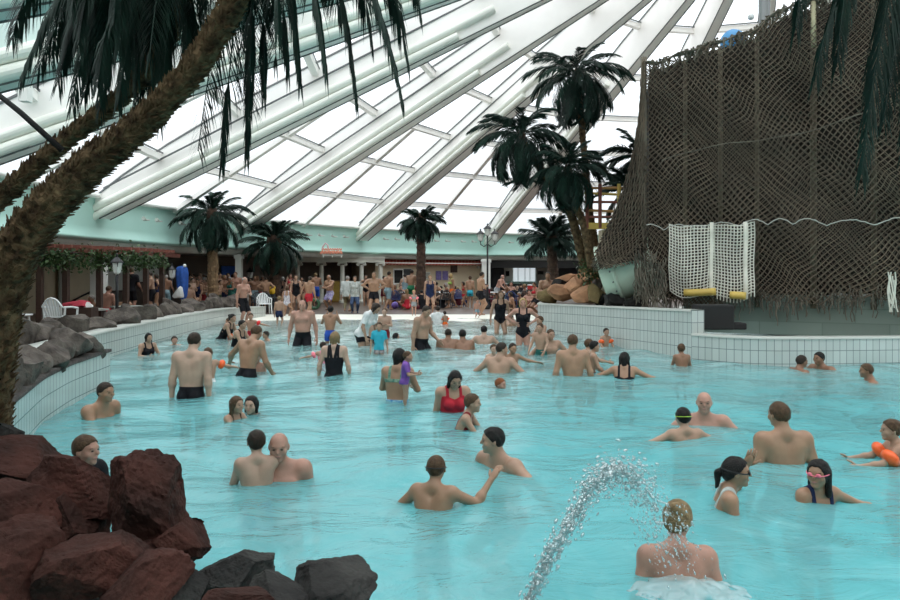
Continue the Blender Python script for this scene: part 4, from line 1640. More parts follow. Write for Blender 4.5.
vn = thing('climbing_vine', 'leafy green vine hanging along the top of the dark pergola', 'vine', (-9.5, 23, 2.2))
cs = []
for i in range(60):
    t_ = i / 59 * (len(pp) - 1.02)
    k = int(t_)
    p = pp[k].lerp(pp[k + 1], t_ - k)
    cs.append((p.x + 9.5 + .05, p.y - 23 - .1, .0 + .12 * math.sin(i * 1.7) - (.14 if i % 7 < 2 else 0)))
tag(leaf_cloud('leaves', cs, 3000, (.12, .12, .11), .055, 5, M['leaf'], vn), kind='stuff')
f = MB()
f.tube([tuple(c) for c in cs[::4]], .02, 5)
f.build('stem', M['brown_wood'], vn)

# lounge wall details behind the pergola: bright panels, stair rail
for lab, x0, y0, x1, y1, m_, s_ in (('pale wall panel between the pergola posts, left of the stair', 58, 264, 63, 306, 'grey_plaster', 1.125),
                                  ('bright pale panel behind the pergola lamp', 101, 266, 128, 291, 'lamp_glass', 1.125),
                                  ('second bright pale panel under the end of the pergola', 129, 266, 160, 282, 'lamp_glass', 1.125)):
    t = thing('wall_panel', lab, 'panel')
    wall_panel('panel', x0, y0, x1, y1, M[m_], t, s=s_, gap=0, thick=.05)
    wall_panel('sill', x0, y1, x1, y1 + 1, M['brown_wood'], t, s=s_, gap=0, thick=.12)
t = thing('stair_rail', 'thin dark handrail slanting up the beige wall behind the pergola', 'handrail')
f = MB()
Yr = ray_wall(80, 1.11)
f.tube([at(68, 303, Yr), at(90, 292, Yr)], .035, 8)
f.build('rail', M['black_metal'], t)
f = MB()
for px, py in ((72, 301), (86, 294)):
    f.tube([at(px, py, Yr), at(px, py, Yr) + Vector((0, .25, 0))], .02, 6)
f.build('bracket', M['black_metal'], t)
for lab, x0, x1, Y, z in (('long pale ledge table under the pergola', 84, 104, 19.7, .74), ('pale ledge table beside the pergola lamp', 112, 141, 20.9, .76)):
    t = thing('ledge_table', lab, 'table')
    a, b = at(x0, 272, Y), at(x1, 272, Y + .5)
    f = MB()
    f.beam((a.x, a.y, z), (b.x, b.y, z), .5, .05)
    f.build('tabletop', M['wall_cap'], t)
    for k in (.1, .9):
        p = a.lerp(b, k)
        f = MB()
        f.box((p.x, p.y, (.32 + z) / 2 - .01), (.08, .3, z - .34))
        f.build('leg', M['brown_wood'], t)
t = thing('towel_heap', 'red and white towels heaped beside the second pergola post', 'towels', at(78, 303, 19.2))
for k, (dx, dz, r, c) in enumerate(((-.15, -.05, .18, 'red'), (.1, -.03, .2, 'red'), (.28, -.08, .15, 'white'))):
    o = link('towel', rock_mesh(700 + k, (r * 1.2, r, r * .6), 4, 3), t, None)
    o.location = (dx, -.02 * k, dz)
    o.data.materials.append(mat('towel_' + c + str(k), (.38, .03, .05) if c == 'red' else (.7, .68, .66), .9, var=.2, scale=8))
f = MB()
f.box((.05, 0, -.36), (.8, .4, .5))
f.build('bench', M['brown_wood'], t)


def lantern(label, base_, h, heads, s=1.0):
    t = thing('lamp_post', label, 'lamp post', base_)
    f = MB()
    f.lathe([(.12 * s, 0), (.12 * s, .08), (.07 * s, .2), (.045 * s, .35), (.04 * s, h * .55), (.035 * s, h), (.0, h + .02)], n=12)
    f.build('post', M['black_metal'], t, smooth=True)
    for hx, hz in heads:
        if hx:
            f = MB()
            f.tube([(0, 0, hz - .12), (hx * .5, 0, hz - .26), (hx, 0, hz - .14), (hx, 0, hz)], .022, 6)
            f.build('arm', M['black_metal'], t)
        f = MB()
        f.lathe([(.05 * s, hz), (.10 * s, hz + .06), (.15 * s, hz + .34)], (hx, 0, 0), 6)
        glass = f.build('lamp_glass', M['lamp_glass'], t)
        f = MB()
        f.lathe([(.18 * s, hz + .34), (.17 * s, hz + .37), (.07 * s, hz + .47), (.03 * s, hz + .5), (.03 * s, hz + .58), (.0, hz + .6)], (hx, 0, 0), 8)
        f.build('cap', M['black_metal'], t)
        f = MB()
        for k in range(6):
            a = 2 * PI * k / 6
            f.tube([(hx + .052 * s * math.cos(a), .052 * s * math.sin(a), hz), (hx + .155 * s * math.cos(a), .155 * s * math.sin(a), hz + .34)], .012, 4)
        f.build('glazing_bar', M['black_metal'], glass)
    return t


b = at(117, 272, 20.2)
lantern('black lantern post with one glass head in front of the pergola', (b.x, b.y, .32), 1.38, [(0, 1.38)], 1.05)
b = at(487.5, 272, 34.0)
lantern('tall black lamp post with three lanterns near the striped awning', (b.x, b.y, .03), 3.45, [(0, 3.45), (-.33, 3.2), (.33, 3.2)], 1.1)
b = at(172, 272, 27.4)
lantern('black lantern post with one glass head beside the blue parasol', (b.x, b.y, .32), 1.2, [(0, 1.2)], 1.0)
b = at(250, 272, 37.5)
lantern('pale lantern in the dark doorway behind the white chair', (b.x, b.y, .03), 1.4, [(0, 1.4)], 1.2)
b = at(270, 272, 36.5)
t = thing('lamp_post', 'slim white pole lamp with a bell shade left of the second palm', 'lamp post', (b.x, b.y, .03))
f = MB()
f.tube([(0, 0, 0), (0, 0, 2.35)], .045, 8)
f.build('post', M['trim_white'], t)
f = MB()
f.lathe([(.22, 2.3), (.17, 2.42), (.06, 2.52), (.04, 2.6)], n=12)
f.build('lamp_shade', M['lamp_glass'], t)

# closed blue parasol
b = at(182, 272, 27.6)
t = thing('parasol', 'closed blue parasol standing on the terrace by the rock row', 'parasol', (b.x, b.y, .32))
f = MB()
f.tube([(0, 0, 0), (0, 0, 1.62)], .03, 8)
f.build('pole', M['trim_white'], t)
V, nseg = [], 20
rows = []
for i, (z, r) in enumerate(((1.66, .13), (1.60, .18), (1.4, .20), (1.1, .19), (.8, .17), (.55, .14), (.42, .09))):
    rows.append([(r * (1 + .22 * math.cos(5 * 2 * PI * k / nseg)) * math.cos(2 * PI * k / nseg) + .06 * (1.66 - z) * 0.5, r * (1 + .22 * math.cos(5 * 2 * PI * k / nseg)) * math.sin(2 * PI * k / nseg), z) for k in range(nseg + 1)])
rows.insert(0, [(0, 0, 1.70)] * (nseg + 1))
grid_obj('canopy', rows, M['blue_fabric'], parent=t)
f = MB()
f.ball((.12, -.05, 1.70), .07, 8, 6)
f.build('finial', M['trim_white'], t, smooth=True)
f = MB()
f.lathe([(.25, 0), (.25, .06), (.08, .1)], n=14)
f.build('base', M['trim_white'], t)
b = at(178.5, 299, 26.9)
o = link('white_towel', rock_mesh(731, (.20, .18, .22), 3, 3), None, M['white_plastic'])
o.location = (b.x, b.y, .98)
tag(o, 'crumpled white towel on the rocks below the blue parasol', 'towel')


# white monobloc chairs
def chair(label, loc, rz, m=None, s=1.0, group=None, seat_mat=None):
    m = m or M['white_plastic']
    t = thing('garden_chair', label, 'chair', loc, math.radians(rz), group)
    f = MB()
    f.box((0, 0, .43), (.50, .48, .035))
    f.build('seat', m, t, bevel=.015)
    # fan-shaped slatted back
    b = MB()
    for k in range(7):
        x = (k - 3) * .066
        h = .86 - .018 * (k - 3) ** 2
        b.beam((x * .85, .22, .45), (x * 1.12, .33 - .012 * abs(k - 3), h), .046, .02, up=(0, 1, 0))
    pts = [(x * 1.12 * .066, .33 - .012 * abs(x), .87 - .018 * x * x) for x in (-3.4, -2, -1, 0, 1, 2, 3.4)]
    b.tube(pts, .022, 6)
    b.build('backrest', m, t)
    for sx in (-1, 1):
        a = MB()
        a.tube([(sx * .27, -.22, .62), (sx * .28, 0, .655), (sx * .26, .26, .66)], .026, 6)
        a.build('armrest', m, t)
        for y in (-.22, .22):
            l = MB()
            l.tube([(sx * .27, y, .63 if y < 0 else .66), (sx * .25, y, .43), (sx * .28, y * 1.2, 0)], [.022, .026, .02], 6)
            l.build('leg', m, t)
    return t


b = at(52, 324, 15.6)
chair('white slatted plastic chair seen from behind on the left terrace', (b.x - .35, 16.6, .32), 172)
b = at(264, 272, 29.9)
chair('white plastic armchair at the end of the left pool wall', (b.x, b.y, .03), 25)
# little table with white top left of the first white chair
t = thing('garden_table', 'low white plastic table left of the white slatted chair', 'table', (-9.6, 15.6, .32))
f = MB()
f.box((0, 0, .52), (.8, .6, .04))
f.build('tabletop', M['white_plastic'], t, bevel=.015)
for sx in (-1, 1):
    for sy in (-1, 1):
        f = MB()
        f.tube([(sx * .33, sy * .24, .5), (sx * .36, sy * .27, 0)], .025, 6)
        f.build('leg', M['white_plastic'], t)

# cafe tables and chairs on the deck
CT = [(398, 36.8, 'left of the middle palm'), (408, 38.6, 'behind the person with the green towel'), (436, 37.2, 'below the purple posters'), (447, 36.0, 'behind the girl in the red bikini'),
      (492, 36.9, 'below the three-headed lamp post'), (509, 36.9, 'under the left part of the bright bar window'), (524, 36.4, 'under the right part of the bright bar window'), (534, 37.4, 'beside the orange rocks')]
for i, (px, Y, ds) in enumerate(CT):
    b = at(px, 272, Y)
    t = thing('cafe_table', 'round white-topped cafe table ' + ds, 'table', (b.x, b.y, .03), 0, 'cafe tables')
    f = MB()
    f.lathe([(.40, .70), (.42, .715), (.40, .73)], n=20)
    f.build('tabletop', M['white_plastic'], t)
    f = MB()
    f.lathe([(.26, 0), (.26, .03), (.04, .08), (.035, .70)], n=12)
    f.build('pedestal', M['black_metal'], t)
M['dark_plastic'] = mat('dark_plastic', (.02, .025, .03), .4)
M['blue_plastic'] = mat('blue_plastic', (.03, .05, .16), .4)
CH = [(402, 34.9, 20, 'dark_plastic', 'dark garden chair left of the small girl with pink armbands'), (424, 34.6, -15, 'dark_plastic', 'dark garden chair at the foot of the middle palm'),
      (436, 35.4, 170, 'dark_plastic', 'dark garden chair behind the woman in the navy swimsuit'), (444, 34.9, 200, 'dark_plastic', 'dark garden chair left of the striding woman'),
      (459, 36.0, 10, 'blue_plastic', 'blue garden chair behind the girl in the red bikini'), (394, 34.6, 190, 'blue_plastic', 'blue garden chair behind the walker in blue-grey shorts'),
      (488, 35.0, 30, 'dark_plastic', 'dark garden chair beside the tall man in black trunks'), (512, 33.4, 165, 'blue_plastic', 'blue garden chair behind the long-haired wading woman'),
      (522, 34.2, 190, 'dark_plastic', 'dark garden chair behind the blonde wading woman'), (270, 31.0, 160, 'dark_plastic', 'dark garden chair behind the white armchair'), (259, 31.2, 30, 'dark_plastic', 'dark garden chair left behind the white armchair')]
for px, Y, rz, m_, lab in CH:
    b = at(px, 272, Y)
    chair(lab, (b.x, b.y, .03), rz, M[m_])
# red parcel, yellow bag, purple ball, green ring
b = at(531, 287.5, 35.4)
t = thing('cool_box', 'red and white box on a table by the bar, left of the orange rocks', 'box', (b.x, b.y, b.z))
f = MB()
f.box((0, 0, 0), (.34, .26, .20))
f.build('body', mat('box_red', (.55, .03, .03), .5), t, bevel=.02)
f = MB()
f.box((0, 0, .12), (.36, .28, .05))
f.build('lid', M['white_plastic'], t, bevel=.01)
f = MB()
f.box((0, 0, -.45), (.45, .35, .70))
f.build('stand', M['dark_plastic'], t)
b = at(271.5, 291, 33.0)
t = thing('inflatable_toy', 'bright yellow inflatable toy left of the second palm trunk', 'toy', (b.x, b.y, b.z))
f = MB()
f.ball((0, 0, 0), (.17, .13, .22), 12, 8)
f.ball((.1, 0, .16), (.09, .08, .1), 10, 6)
f.ball((-.13, 0, -.1), (.1, .09, .08), 10, 6)
f.build('body', mat('toy_yellow', (.80, .48, .02), .35), t, smooth=True)
f = MB()
f.box((0, 0, -.5), (.3, .3, .72))
f.build('stand', M['dark_plastic'], t)
b = at(395, 300, 34.0)
f = MB()
f.ball((0, 0, 0), .17, 14, 10)
o = tag(f.build('beach_ball', mat('ball_purple', (.16, .10, .42), .4), smooth=True), 'purple ball on the deck beside the walker in blue-grey shorts', 'ball')
o.location = (b.x, b.y, .21)
b = at(315.5, 309, 33.5)
t = thing('swim_ring', 'green patterned swim ring hanging beside the man in red shorts', 'ring', (b.x, b.y - .2, .30))
f = MB()
f.tube([(.20 * math.cos(a), 0, .20 * math.sin(a)) for a in np.linspace(0, 2 * PI, 25)], .075, 10, cap=False)
f.build('ring', mat('ring_green', (.10, .26, .12), .4, scale=14, col2=(.03, .07, .05)), t, smooth=True)
f = MB()
f.tube([(0, 0, .26), (-.05, 0, .36)], .015, 6)
f.build('valve', M['dark_plastic'], t)
t = thing('locker', 'ochre cabinet between the second and third scrolled columns', 'cabinet', tuple(at(336.5, 272, 41.8).xy) + (.03,))
f = MB()
f.box((0, 0, .62), (.5, .4, 1.24))
f.build('body', M['ochre_wood'], t, bevel=.02)
f = MB()
f.box((0, -.21, .64), (.42, .03, 1.1))
f.build('door', M['yellow_wood'], t)

# shrub at the foot of the tall palms
b = at(592, 258, 20.0)
t = thing('green_shrub', 'leafy green shrub at the foot of the palms beside the slide', 'shrub', (b.x, b.y, .95))
tag(leaf_cloud('leaves', [(0, 0, .7), (.15, -.1, .85), (-.2, 0, .9), (.05, .1, 1.05)], 420, (.12, .1, .15), .055, 9, M['leaf'], t), kind='stuff')
f = MB()
for x in (-.1, .1, .3):
    f.tube([(x * .3, 0, 0), (x, 0, .9)], .02, 5)
f.build('stem', M['brown_wood'], t)
rock('pale netted stone between the orange rocks and the slide', at(597, 285, 19.6) , (.15, .16, .22), 'rock_lava', 460, (0, 0, 20), 'planter rocks', 4)

# ------------------------------------------------------------------ the arching water jet
def drop_mat():
    m = bpy.data.materials.new('splash_water')
    m.use_nodes = True
    nt = m.node_tree
    nt.nodes.clear()
    out = nt.nodes.new('ShaderNodeOutputMaterial')
    tr = nt.nodes.new('ShaderNodeBsdfTransparent')
    tr.inputs['Color'].default_value = (.86, .95, .96, 1)
    gl = nt.nodes.new('ShaderNodeBsdfGlossy')
    gl.inputs['Roughness'].default_value = .12
    df = nt.nodes.new('ShaderNodeBsdfDiffuse')
    df.inputs['Color'].default_value = (.80, .88, .88, 1)
    a = nt.nodes.new('ShaderNodeMixShader')
    a.inputs[0].default_value = .30
    b = nt.nodes.new('ShaderNodeMixShader')
    b.inputs[0].default_value = .34
    nt.links.new(tr.outputs[0], a.inputs[1])
    nt.links.new(df.outputs[0], a.inputs[2])
    nt.links.new(a.outputs[0], b.inputs[1])
    nt.links.new(gl.outputs[0], b.inputs[2])
    nt.links.new(b.outputs[0], out.inputs['Surface'])
    return m


M['splash'] = drop_mat()
rj = np.random.RandomState(77)
jet = thing('water_jet', 'arching jet of splashing clear water falling on the fair-haired woman', 'water jet', on_z(525, 604))
J0 = np.array(on_z(525, 604, 0.0))
ctrl = [at(524, 610, 3.78), at(545, 563, 3.8), at(570, 522, 3.84), at(592, 484, 3.9), at(612, 468, 3.95), at(632, 474, 4.0), at(652, 500, 4.05), at(668, 535, 4.09), at(677, 560, 4.1)]
cj = np.array([list(c) for c in ctrl]) - J0
tk = np.linspace(0, 1, len(cj))
ts = np.linspace(0, 1, 200)
path = np.stack([np.interp(ts, tk, cj[:, j]) for j in range(3)], 1)
for _ in range(60):
    path[1:-1] = (path[:-2] + 2 * path[1:-1] + path[2:]) / 4
ico = bmesh.new()
bmesh.ops.create_icosphere(ico, subdivisions=1, radius=1)
IV = np.array([v.co[:] for v in ico.verts])
IF = np.array([[v.index for v in f.verts] for f in ico.faces])
ico.free()
VV, FF, nb = [], [], 0
for k in range(3300):
    t_ = rj.beta(1.0, 1.15)
    i = int(t_ * 199)
    spread = .016 + .050 * t_ + .03 * max(0, t_ - .45)
    p = path[i] + rj.normal(size=3) * np.array([spread, spread, spread * 1.1]) + np.array([0, 0, -abs(rj.normal()) * .03 * t_])
    r = (.0022 + .0075 * rj.rand() ** 3) * (1.0 if t_ < .75 else .8)
    d = path[min(199, i + 2)] - path[max(0, i - 2)]
    st = 1 + rj.rand() * 1.6
    dn = unit_(d)
    v = IV * r
    v = v + np.outer(v @ dn, dn) * (st - 1)
    VV.append(v + p)
    FF.append(IF + nb)
    nb += len(IV)
tag(link('droplets', np_mesh('droplets', np.concatenate(VV), np.concatenate(FF)), jet, M['splash']), kind='stuff')
# denser wavering core of the rising stream
pr = []
for k in range(150):
    t_ = k / 150 * .8
    i = int(t_ * 199)
    p = path[i] + rj.normal(size=3) * (.010 + .022 * t_)
    q = path[min(199, i + 3)] + rj.normal(size=3) * (.010 + .022 * t_)
    if rj.rand() < 1.0 - .62 * t_:
        r = .010 * (1 - .35 * t_) * rj.uniform(.6, 1.5)
        pr.append(('cap', p, q, r, r * .7, .012, 'w'))
JET_PRIMS = pr
# ------------------------------------------------------------------ people: one continuous skin surface per figure
def surfnet(F, org, h):
    S = F < 0
    nx, ny, nz = F.shape
    cor = [(0, 0, 0), (1, 0, 0), (0, 1, 0), (1, 1, 0), (0, 0, 1), (1, 0, 1), (0, 1, 1), (1, 1, 1)]
    sub = lambda A, c: A[c[0]:nx - 1 + c[0], c[1]:ny - 1 + c[1], c[2]:nz - 1 + c[2]]
    cnt = sum(sub(S, c).astype(np.int8) for c in cor)
    act = np.argwhere((cnt > 0) & (cnt < 8))
    if len(act) == 0:
        return np.zeros((0, 3)), np.zeros((0, 4), int)
    vals = np.stack([F[act[:, 0] + c[0], act[:, 1] + c[1], act[:, 2] + c[2]] for c in cor], 1)
    acc = np.zeros((len(act), 3))
    num = np.zeros(len(act))
    ca = np.array(cor, float)
    for a, b in ((0, 1), (2, 3), (4, 5), (6, 7), (0, 2), (1, 3), (4, 6), (5, 7), (0, 4), (1, 5), (2, 6), (3, 7)):
        va, vb = vals[:, a], vals[:, b]
        x = (va < 0) != (vb < 0)
        t = np.where(x, va / np.where(x, va - vb, 1), 0)
        acc += np.where(x[:, None], ca[a] + t[:, None] * (ca[b] - ca[a]), 0)
        num += x
    V = (act + acc / num[:, None]) * h + org
    idx = np.full((nx - 1, ny - 1, nz - 1), -1, np.int64)
    idx[act[:, 0], act[:, 1], act[:, 2]] = np.arange(len(act))
    Q = []
    for ax in range(3):
        a0, a1 = [slice(None)] * 3, [slice(None)] * 3
        a0[ax], a1[ax] = slice(0, -1), slice(1, None)
        A, B = S[tuple(a0)], S[tuple(a1)]
        e = np.argwhere(A != B)
        o1, o2 = [(1, 2), (2, 0), (0, 1)][ax]
        ok = (e[:, o1] > 0) & (e[:, o2] > 0) & (e[:, o1] < F.shape[o1] - 1) & (e[:, o2] < F.shape[o2] - 1)
        e = e[ok]
        if not len(e):
            continue
        ins = S[e[:, 0], e[:, 1], e[:, 2]]

        def cell(d1, d2):
            c = e.copy()
            c[:, o1] -= d1
            c[:, o2] -= d2
            return idx[c[:, 0], c[:, 1], c[:, 2]]
        q = np.stack([cell(1, 1), cell(0, 1), cell(0, 0), cell(1, 0)], 1)
        q[~ins] = q[~ins][:, ::-1]
        Q.append(q)
    return V, np.concatenate(Q)


def d_cap(P, a, b, r1, r2):
    ab = b - a
    t = np.clip(((P - a) @ ab) / max(1e-9, ab @ ab), 0, 1)
    return np.linalg.norm(P - a - t[..., None] * ab, axis=-1) - (r1 + (r2 - r1) * t)


def d_ell(P, c, R, r):
    q = (P - c) @ R
    k0 = np.linalg.norm(q / r, axis=-1)
    k1 = np.linalg.norm(q / (r * r), axis=-1)
    return k0 * (k0 - 1) / np.maximum(k1, 1e-9)


def d_prim(P, p):
    return d_cap(P, *p[1:5]) if p[0] == 'cap' else d_ell(P, *p[1:4])


def field(prims, h):
    lo, hi = np.full(3, 1e9), np.full(3, -1e9)
    bb = []
    for p in prims:
        if p[0] == 'cap':
            r = max(p[3], p[4])
            l, u = np.minimum(p[1], p[2]) - r, np.maximum(p[1], p[2]) + r
        else:
            e = np.sqrt(((p[2] * p[3]) ** 2).sum(1))
            l, u = p[1] - e, p[1] + e
        bb.append((l, u))
        if p[-1] != 'sub':
            lo, hi = np.minimum(lo, l), np.maximum(hi, u)
    lo -= 3 * h
    hi += 3 * h
    n = np.ceil((hi - lo) / h).astype(int) + 1
    ax = [lo[i] + h * np.arange(n[i]) for i in range(3)]
    F = np.full(n, 1.0, np.float32)
    for p, (l, u) in zip(prims, bb):
        k = p[5] if p[0] == 'cap' else p[4]
        pad = k + 2 * h
        i0 = np.maximum(0, np.floor((l - pad - lo) / h).astype(int))
        i1 = np.minimum(n, np.ceil((u + pad - lo) / h).astype(int) + 1)
        if (i1 <= i0).any():
            continue
        sl = tuple(slice(a, b) for a, b in zip(i0, i1))
        G = np.stack(np.meshgrid(*[ax[i][sl[i]] for i in range(3)], indexing='ij'), -1)
        d = d_prim(G, p).astype(np.float32)
        f = F[sl]
        if p[-1] == 'sub':
            w = np.maximum(k - np.abs(f + d), 0) / k
            F[sl] = np.maximum(f, -d) + w * w * k * .25
        else:
            w = np.maximum(k - np.abs(f - d), 0) / k
            F[sl] = np.minimum(f, d) - w * w * k * .25
    return F, lo


def vnormals(V, T):
    n = np.zeros_like(V)
    fn = np.cross(V[T[:, 1]] - V[T[:, 0]], V[T[:, 2]] - V[T[:, 0]])
    for i in range(3):
        np.add.at(n, T[:, i], fn)
    return n / np.maximum(np.linalg.norm(n, axis=1), 1e-12)[:, None]


def clip_shell(V, T, N, f, off):
    """The part of a surface where f > 0, lifted off by `off` along the normals, with a turned-in rim."""
    keep = (f[T] > 0)
    c = keep.sum(1)
    tris = [tuple(t) for t in T[c == 3]]
    nv = list(V)
    nn = list(N)
    no = list(off)
    cache = {}

    def cut(a, b):
        key = (min(a, b), max(a, b))
        if key not in cache:
            t = f[a] / (f[a] - f[b])
            cache[key] = len(nv)
            nv.append(V[a] + (V[b] - V[a]) * t)
            nn.append(N[a] + (N[b] - N[a]) * t)
            no.append(off[a] + (off[b] - off[a]) * t)
        return cache[key]
    for t in T[(c > 0) & (c < 3)]:
        poly = []
        for i in range(3):
            a, b = t[i], t[(i + 1) % 3]
            if f[a] > 0:
                poly.append(a)
            if (f[a] > 0) != (f[b] > 0):
                poly.append(cut(a, b))
        for i in range(1, len(poly) - 1):
            tris.append((poly[0], poly[i], poly[i + 1]))
    if not tris:
        return None
    T2 = np.array(tris)
    used, inv = np.unique(T2, return_inverse=True)
    T2 = inv.reshape(-1, 3)
    nv, nn, no = np.array(nv)[used], np.array(nn)[used], np.array(no)[used]
    out = nv + nn * no[:, None]
    e = np.concatenate([T2[:, [0, 1]], T2[:, [1, 2]], T2[:, [2, 0]]])
    ke = {}
    for a, b in e.tolist():
        if (b, a) in ke:
            ke[(b, a)] = 0
        else:
            ke[(a, b)] = ke.get((a, b), 0) + 1
    bd = np.array([k for k, v in ke.items() if v == 1])
    F = [T2]
    if len(bd):
        ids = np.unique(bd)
        rim = {int(a): len(out) + i for i, a in enumerate(ids)}
        out = np.concatenate([out, nv[ids] - nn[ids] * .004])
        F.append(np.array([(b, a, rim[a], rim[b]) for a, b in bd.tolist()]))
    return out, F


def np3(*a):
    return np.array(a, float)


def Rx(d):
    c, s = math.cos(math.radians(d)), math.sin(math.radians(d))
    return np.array([[1, 0, 0], [0, c, -s], [0, s, c]])


def Ry(d):
    c, s = math.cos(math.radians(d)), math.sin(math.radians(d))
    return np.array([[c, 0, s], [0, 1, 0], [-s, 0, c]])


def Rz(d):
    c, s = math.cos(math.radians(d)), math.sin(math.radians(d))
    return np.array([[c, -s, 0], [s, c, 0], [0, 0, 1]])


def unit(v):
    return v / max(1e-9, np.linalg.norm(v))


ARMS = {  # upper-arm and forearm directions for the side s (x outward = s, -y forward)
    'down': lambda s: ((s * .16, .04, -1), (s * .05, -.16, -1)),
    'loose': lambda s: ((s * .30, .02, -1), (s * .12, -.35, -1)),
    'hips': lambda s: ((s * .80, .30, -.65), (-s * .75, -.42, -.42)),
    'fwd': lambda s: ((s * .18, -.85, -.50), (-s * .05, -1, -.05)),
    'low': lambda s: ((s * .28, -.45, -.9), (-s * .05, -.85, -.55)),
    'spread': lambda s: ((s * .90, -.15, -.38), (s * .85, -.40, -.12)),
    'wide': lambda s: ((s * .75, -.15, -.62), (s * .55, -.55, -.35)),
    'hold': lambda s: ((s * .32, -.45, -.85), (-s * .50, -.85, .12)),
    'back': lambda s: ((s * .24, .35, -.9), (-s * .62, .22, -.72)),
    'fold': lambda s: ((s * .26, -.32, -.9), (-s * .85, -.50, .18)),
    'up': lambda s: ((s * .60, -.30, .75), (s * .08, -.12, 1)),
    'face': lambda s: ((s * .38, -.60, -.60), (-s * .40, -.25, .92)),
    'wave': lambda s: ((s * .85, -.40, -.15), (s * .45, -.45, .65)),
    'rest': lambda s: ((s * .20, -.30, -.95), (s * .02, -.85, -.5)),
    'ear': lambda s: ((s * .75, -.35, -.10), (-s * .35, -.05, .92)),
}


class Body:
    pass


def make_body(S, child=False, sex='m', g=1.0, arms=('down', 'down'), lean=4, bend=4, twist=0, hyaw=0, hpitch=0,
              drop=0.0, legs='stand', stance=.055, h=.014, hunder=None):
    u = S
    hh = (float(np.interp(S, [.9, 1.1, 1.25, 1.5], [.185, .17, .158, .14])) if child else .132) * u
    hipz = (.485 if child else .512) * u
    L1 = (.228 if child else .242) * u
    L2 = hipz - L1 - .04 * u
    zn = u - hh - (.022 if child else .030) * u
    fem = sex == 'f'
    aw = (.86 if fem else 1.0) * (.90 if child else 1.0) * (.85 + .15 * g)
    B = Body()
    B.u, B.hh, B.fem = u, hh, fem
    H = np3(0, 0, hipz - drop)
    Rp = Rx(lean)
    W = H + Rp @ np3(0, 0, .11 * u)
    Rc = Rp @ Rz(twist) @ Rx(bend)
    Lc = zn - hipz - .11 * u
    NB = W + Rc @ np3(0, .012 * u, Lc)
    Rh = Rz(hyaw) @ Rx(hpitch)
    HC = NB + Rc @ np3(0, -.004 * u, .004 * u) + Rh @ np3(0, -.02 * u, (u - hh - zn) + hh / 2 - .006 * u)
    shw = (.112 if not fem else .100) * u * (.89 if child else 1) * (.9 + .1 * g)
    P = []
    I3 = np.eye(3)
    k1 = .035 * u

    def cap(a, b, r1, r2, k, grp):
        P.append(('cap', np.asarray(a, float), np.asarray(b, float), r1, r2, k, grp))

    def ell(c, R, r, k, grp):
        P.append(('ell', np.asarray(c, float), R, np.array(r, float), k, grp))
    if child:
        g *= .94
    gx = .8 + .2 * g
    ell(H + Rp @ np3(0, 0, .035 * u), Rp, ((.090 if fem else .084) * u * gx, .062 * u * g, .075 * u), k1, 'torso')
    for s in (-1, 1):
        ell(H + Rp @ np3(s * .043 * u, .034 * u, -.012 * u), Rp, (.046 * u, .046 * u, .056 * u), .02 * u, 'torso')
    ell(W, Rp, ((.066 if fem else .074) * u * g, .052 * u * g, .10 * u), k1, 'torso')
    if g > 1.08:
        ell(W + Rp @ np3(0, -.026 * u * g, -.012 * u), Rp, (.066 * u * g, .05 * u * g, .075 * u), .04 * u, 'torso')
    ell(W + Rc @ np3(0, .004 * u, .098 * u), Rc, ((.080 if fem else .090) * u * gx, .060 * u * g, .118 * u), k1, 'torso')
    SH = {}
    for s in (-1, 1):
        SH[s] = NB + Rc @ np3(s * shw, .006 * u, -.026 * u)
        cap(W + Rc @ np3(s * .040 * u * g, .004 * u, .01 * u), NB + Rc @ np3(s * (shw - .034 * u), .008 * u, -.062 * u), .040 * u, (.044 if fem else .050) * u, k1, 'torso')
        cap(NB + Rc @ np3(0, .012 * u, .0), SH[s] + Rc @ np3(-s * .02 * u, .006 * u, .004 * u), .030 * u, .030 * u, .03 * u, 'torso')
        if fem and not child:
            ell(W + Rc @ np3(s * .041 * u, -.050 * u * g, .108 * u), Rc, (.036 * u, .034 * u, .036 * u), .02 * u, 'torso')
        elif not child:
            ell(W + Rc @ np3(s * .042 * u, -.042 * u * g, .130 * u), Rc, (.046 * u, .022 * u, .034 * u), .02 * u, 'torso')
        ell(W + Rc @ np3(s * .045 * u, .042 * u, .14 * u), Rc, (.036 * u, .022 * u, .05 * u), .02 * u, 'torso')
    # head and neck
    hd = lambda x, y, z: HC + Rh @ (np3(x, y, z) * hh)
    nr = (.026 if fem or child else .033) * u * (.9 + .1 * g)
    cap(NB + Rc @ np3(0, .006 * u, -.01 * u), hd(0, .10, -.12), nr * 1.1, nr, .02 * u, 'head')
    kk = .10 * hh
    ell(hd(0, .03, .10), Rh, np3(.335, .415, .395) * hh, kk, 'head')
    ell(hd(0, -.10, -.20), Rh, np3(.255, .275, .29) * hh, kk * 1.6, 'head')
    ell(hd(0, -.29, -.405), Rh, np3(.11, .09, .085) * hh, kk, 'head')
    cap(hd(-.15, -.335, .09), hd(.15, -.335, .09), .05 * hh, .05 * hh, kk, 'head')
    for s in (-1, 1):
        ell(hd(s * .20, -.26, -.12), Rh, np3(.10, .09, .09) * hh, kk, 'head')
        P.append(('ell', hd(s * .145, -.425, .02), Rh, np3(.075, .055, .05) * hh, .06 * hh, 'sub'))
    cap(hd(0, -.385, .03), hd(0, -.455, -.09), .032 * hh, .052 * hh, .05 * hh, 'head')
    cap(hd(-.07, -.375, -.245), hd(.07, -.375, -.245), .034 * hh, .034 * hh, .04 * hh, 'head')
    for s in (-1, 1):
        ell(hd(s * .345, .03, -.02), Rh @ Rz(s * -20), np3(.035, .09, .13) * hh, .03 * hh, 'head')
    # arms
    B.seg = {}
    fing = MB()
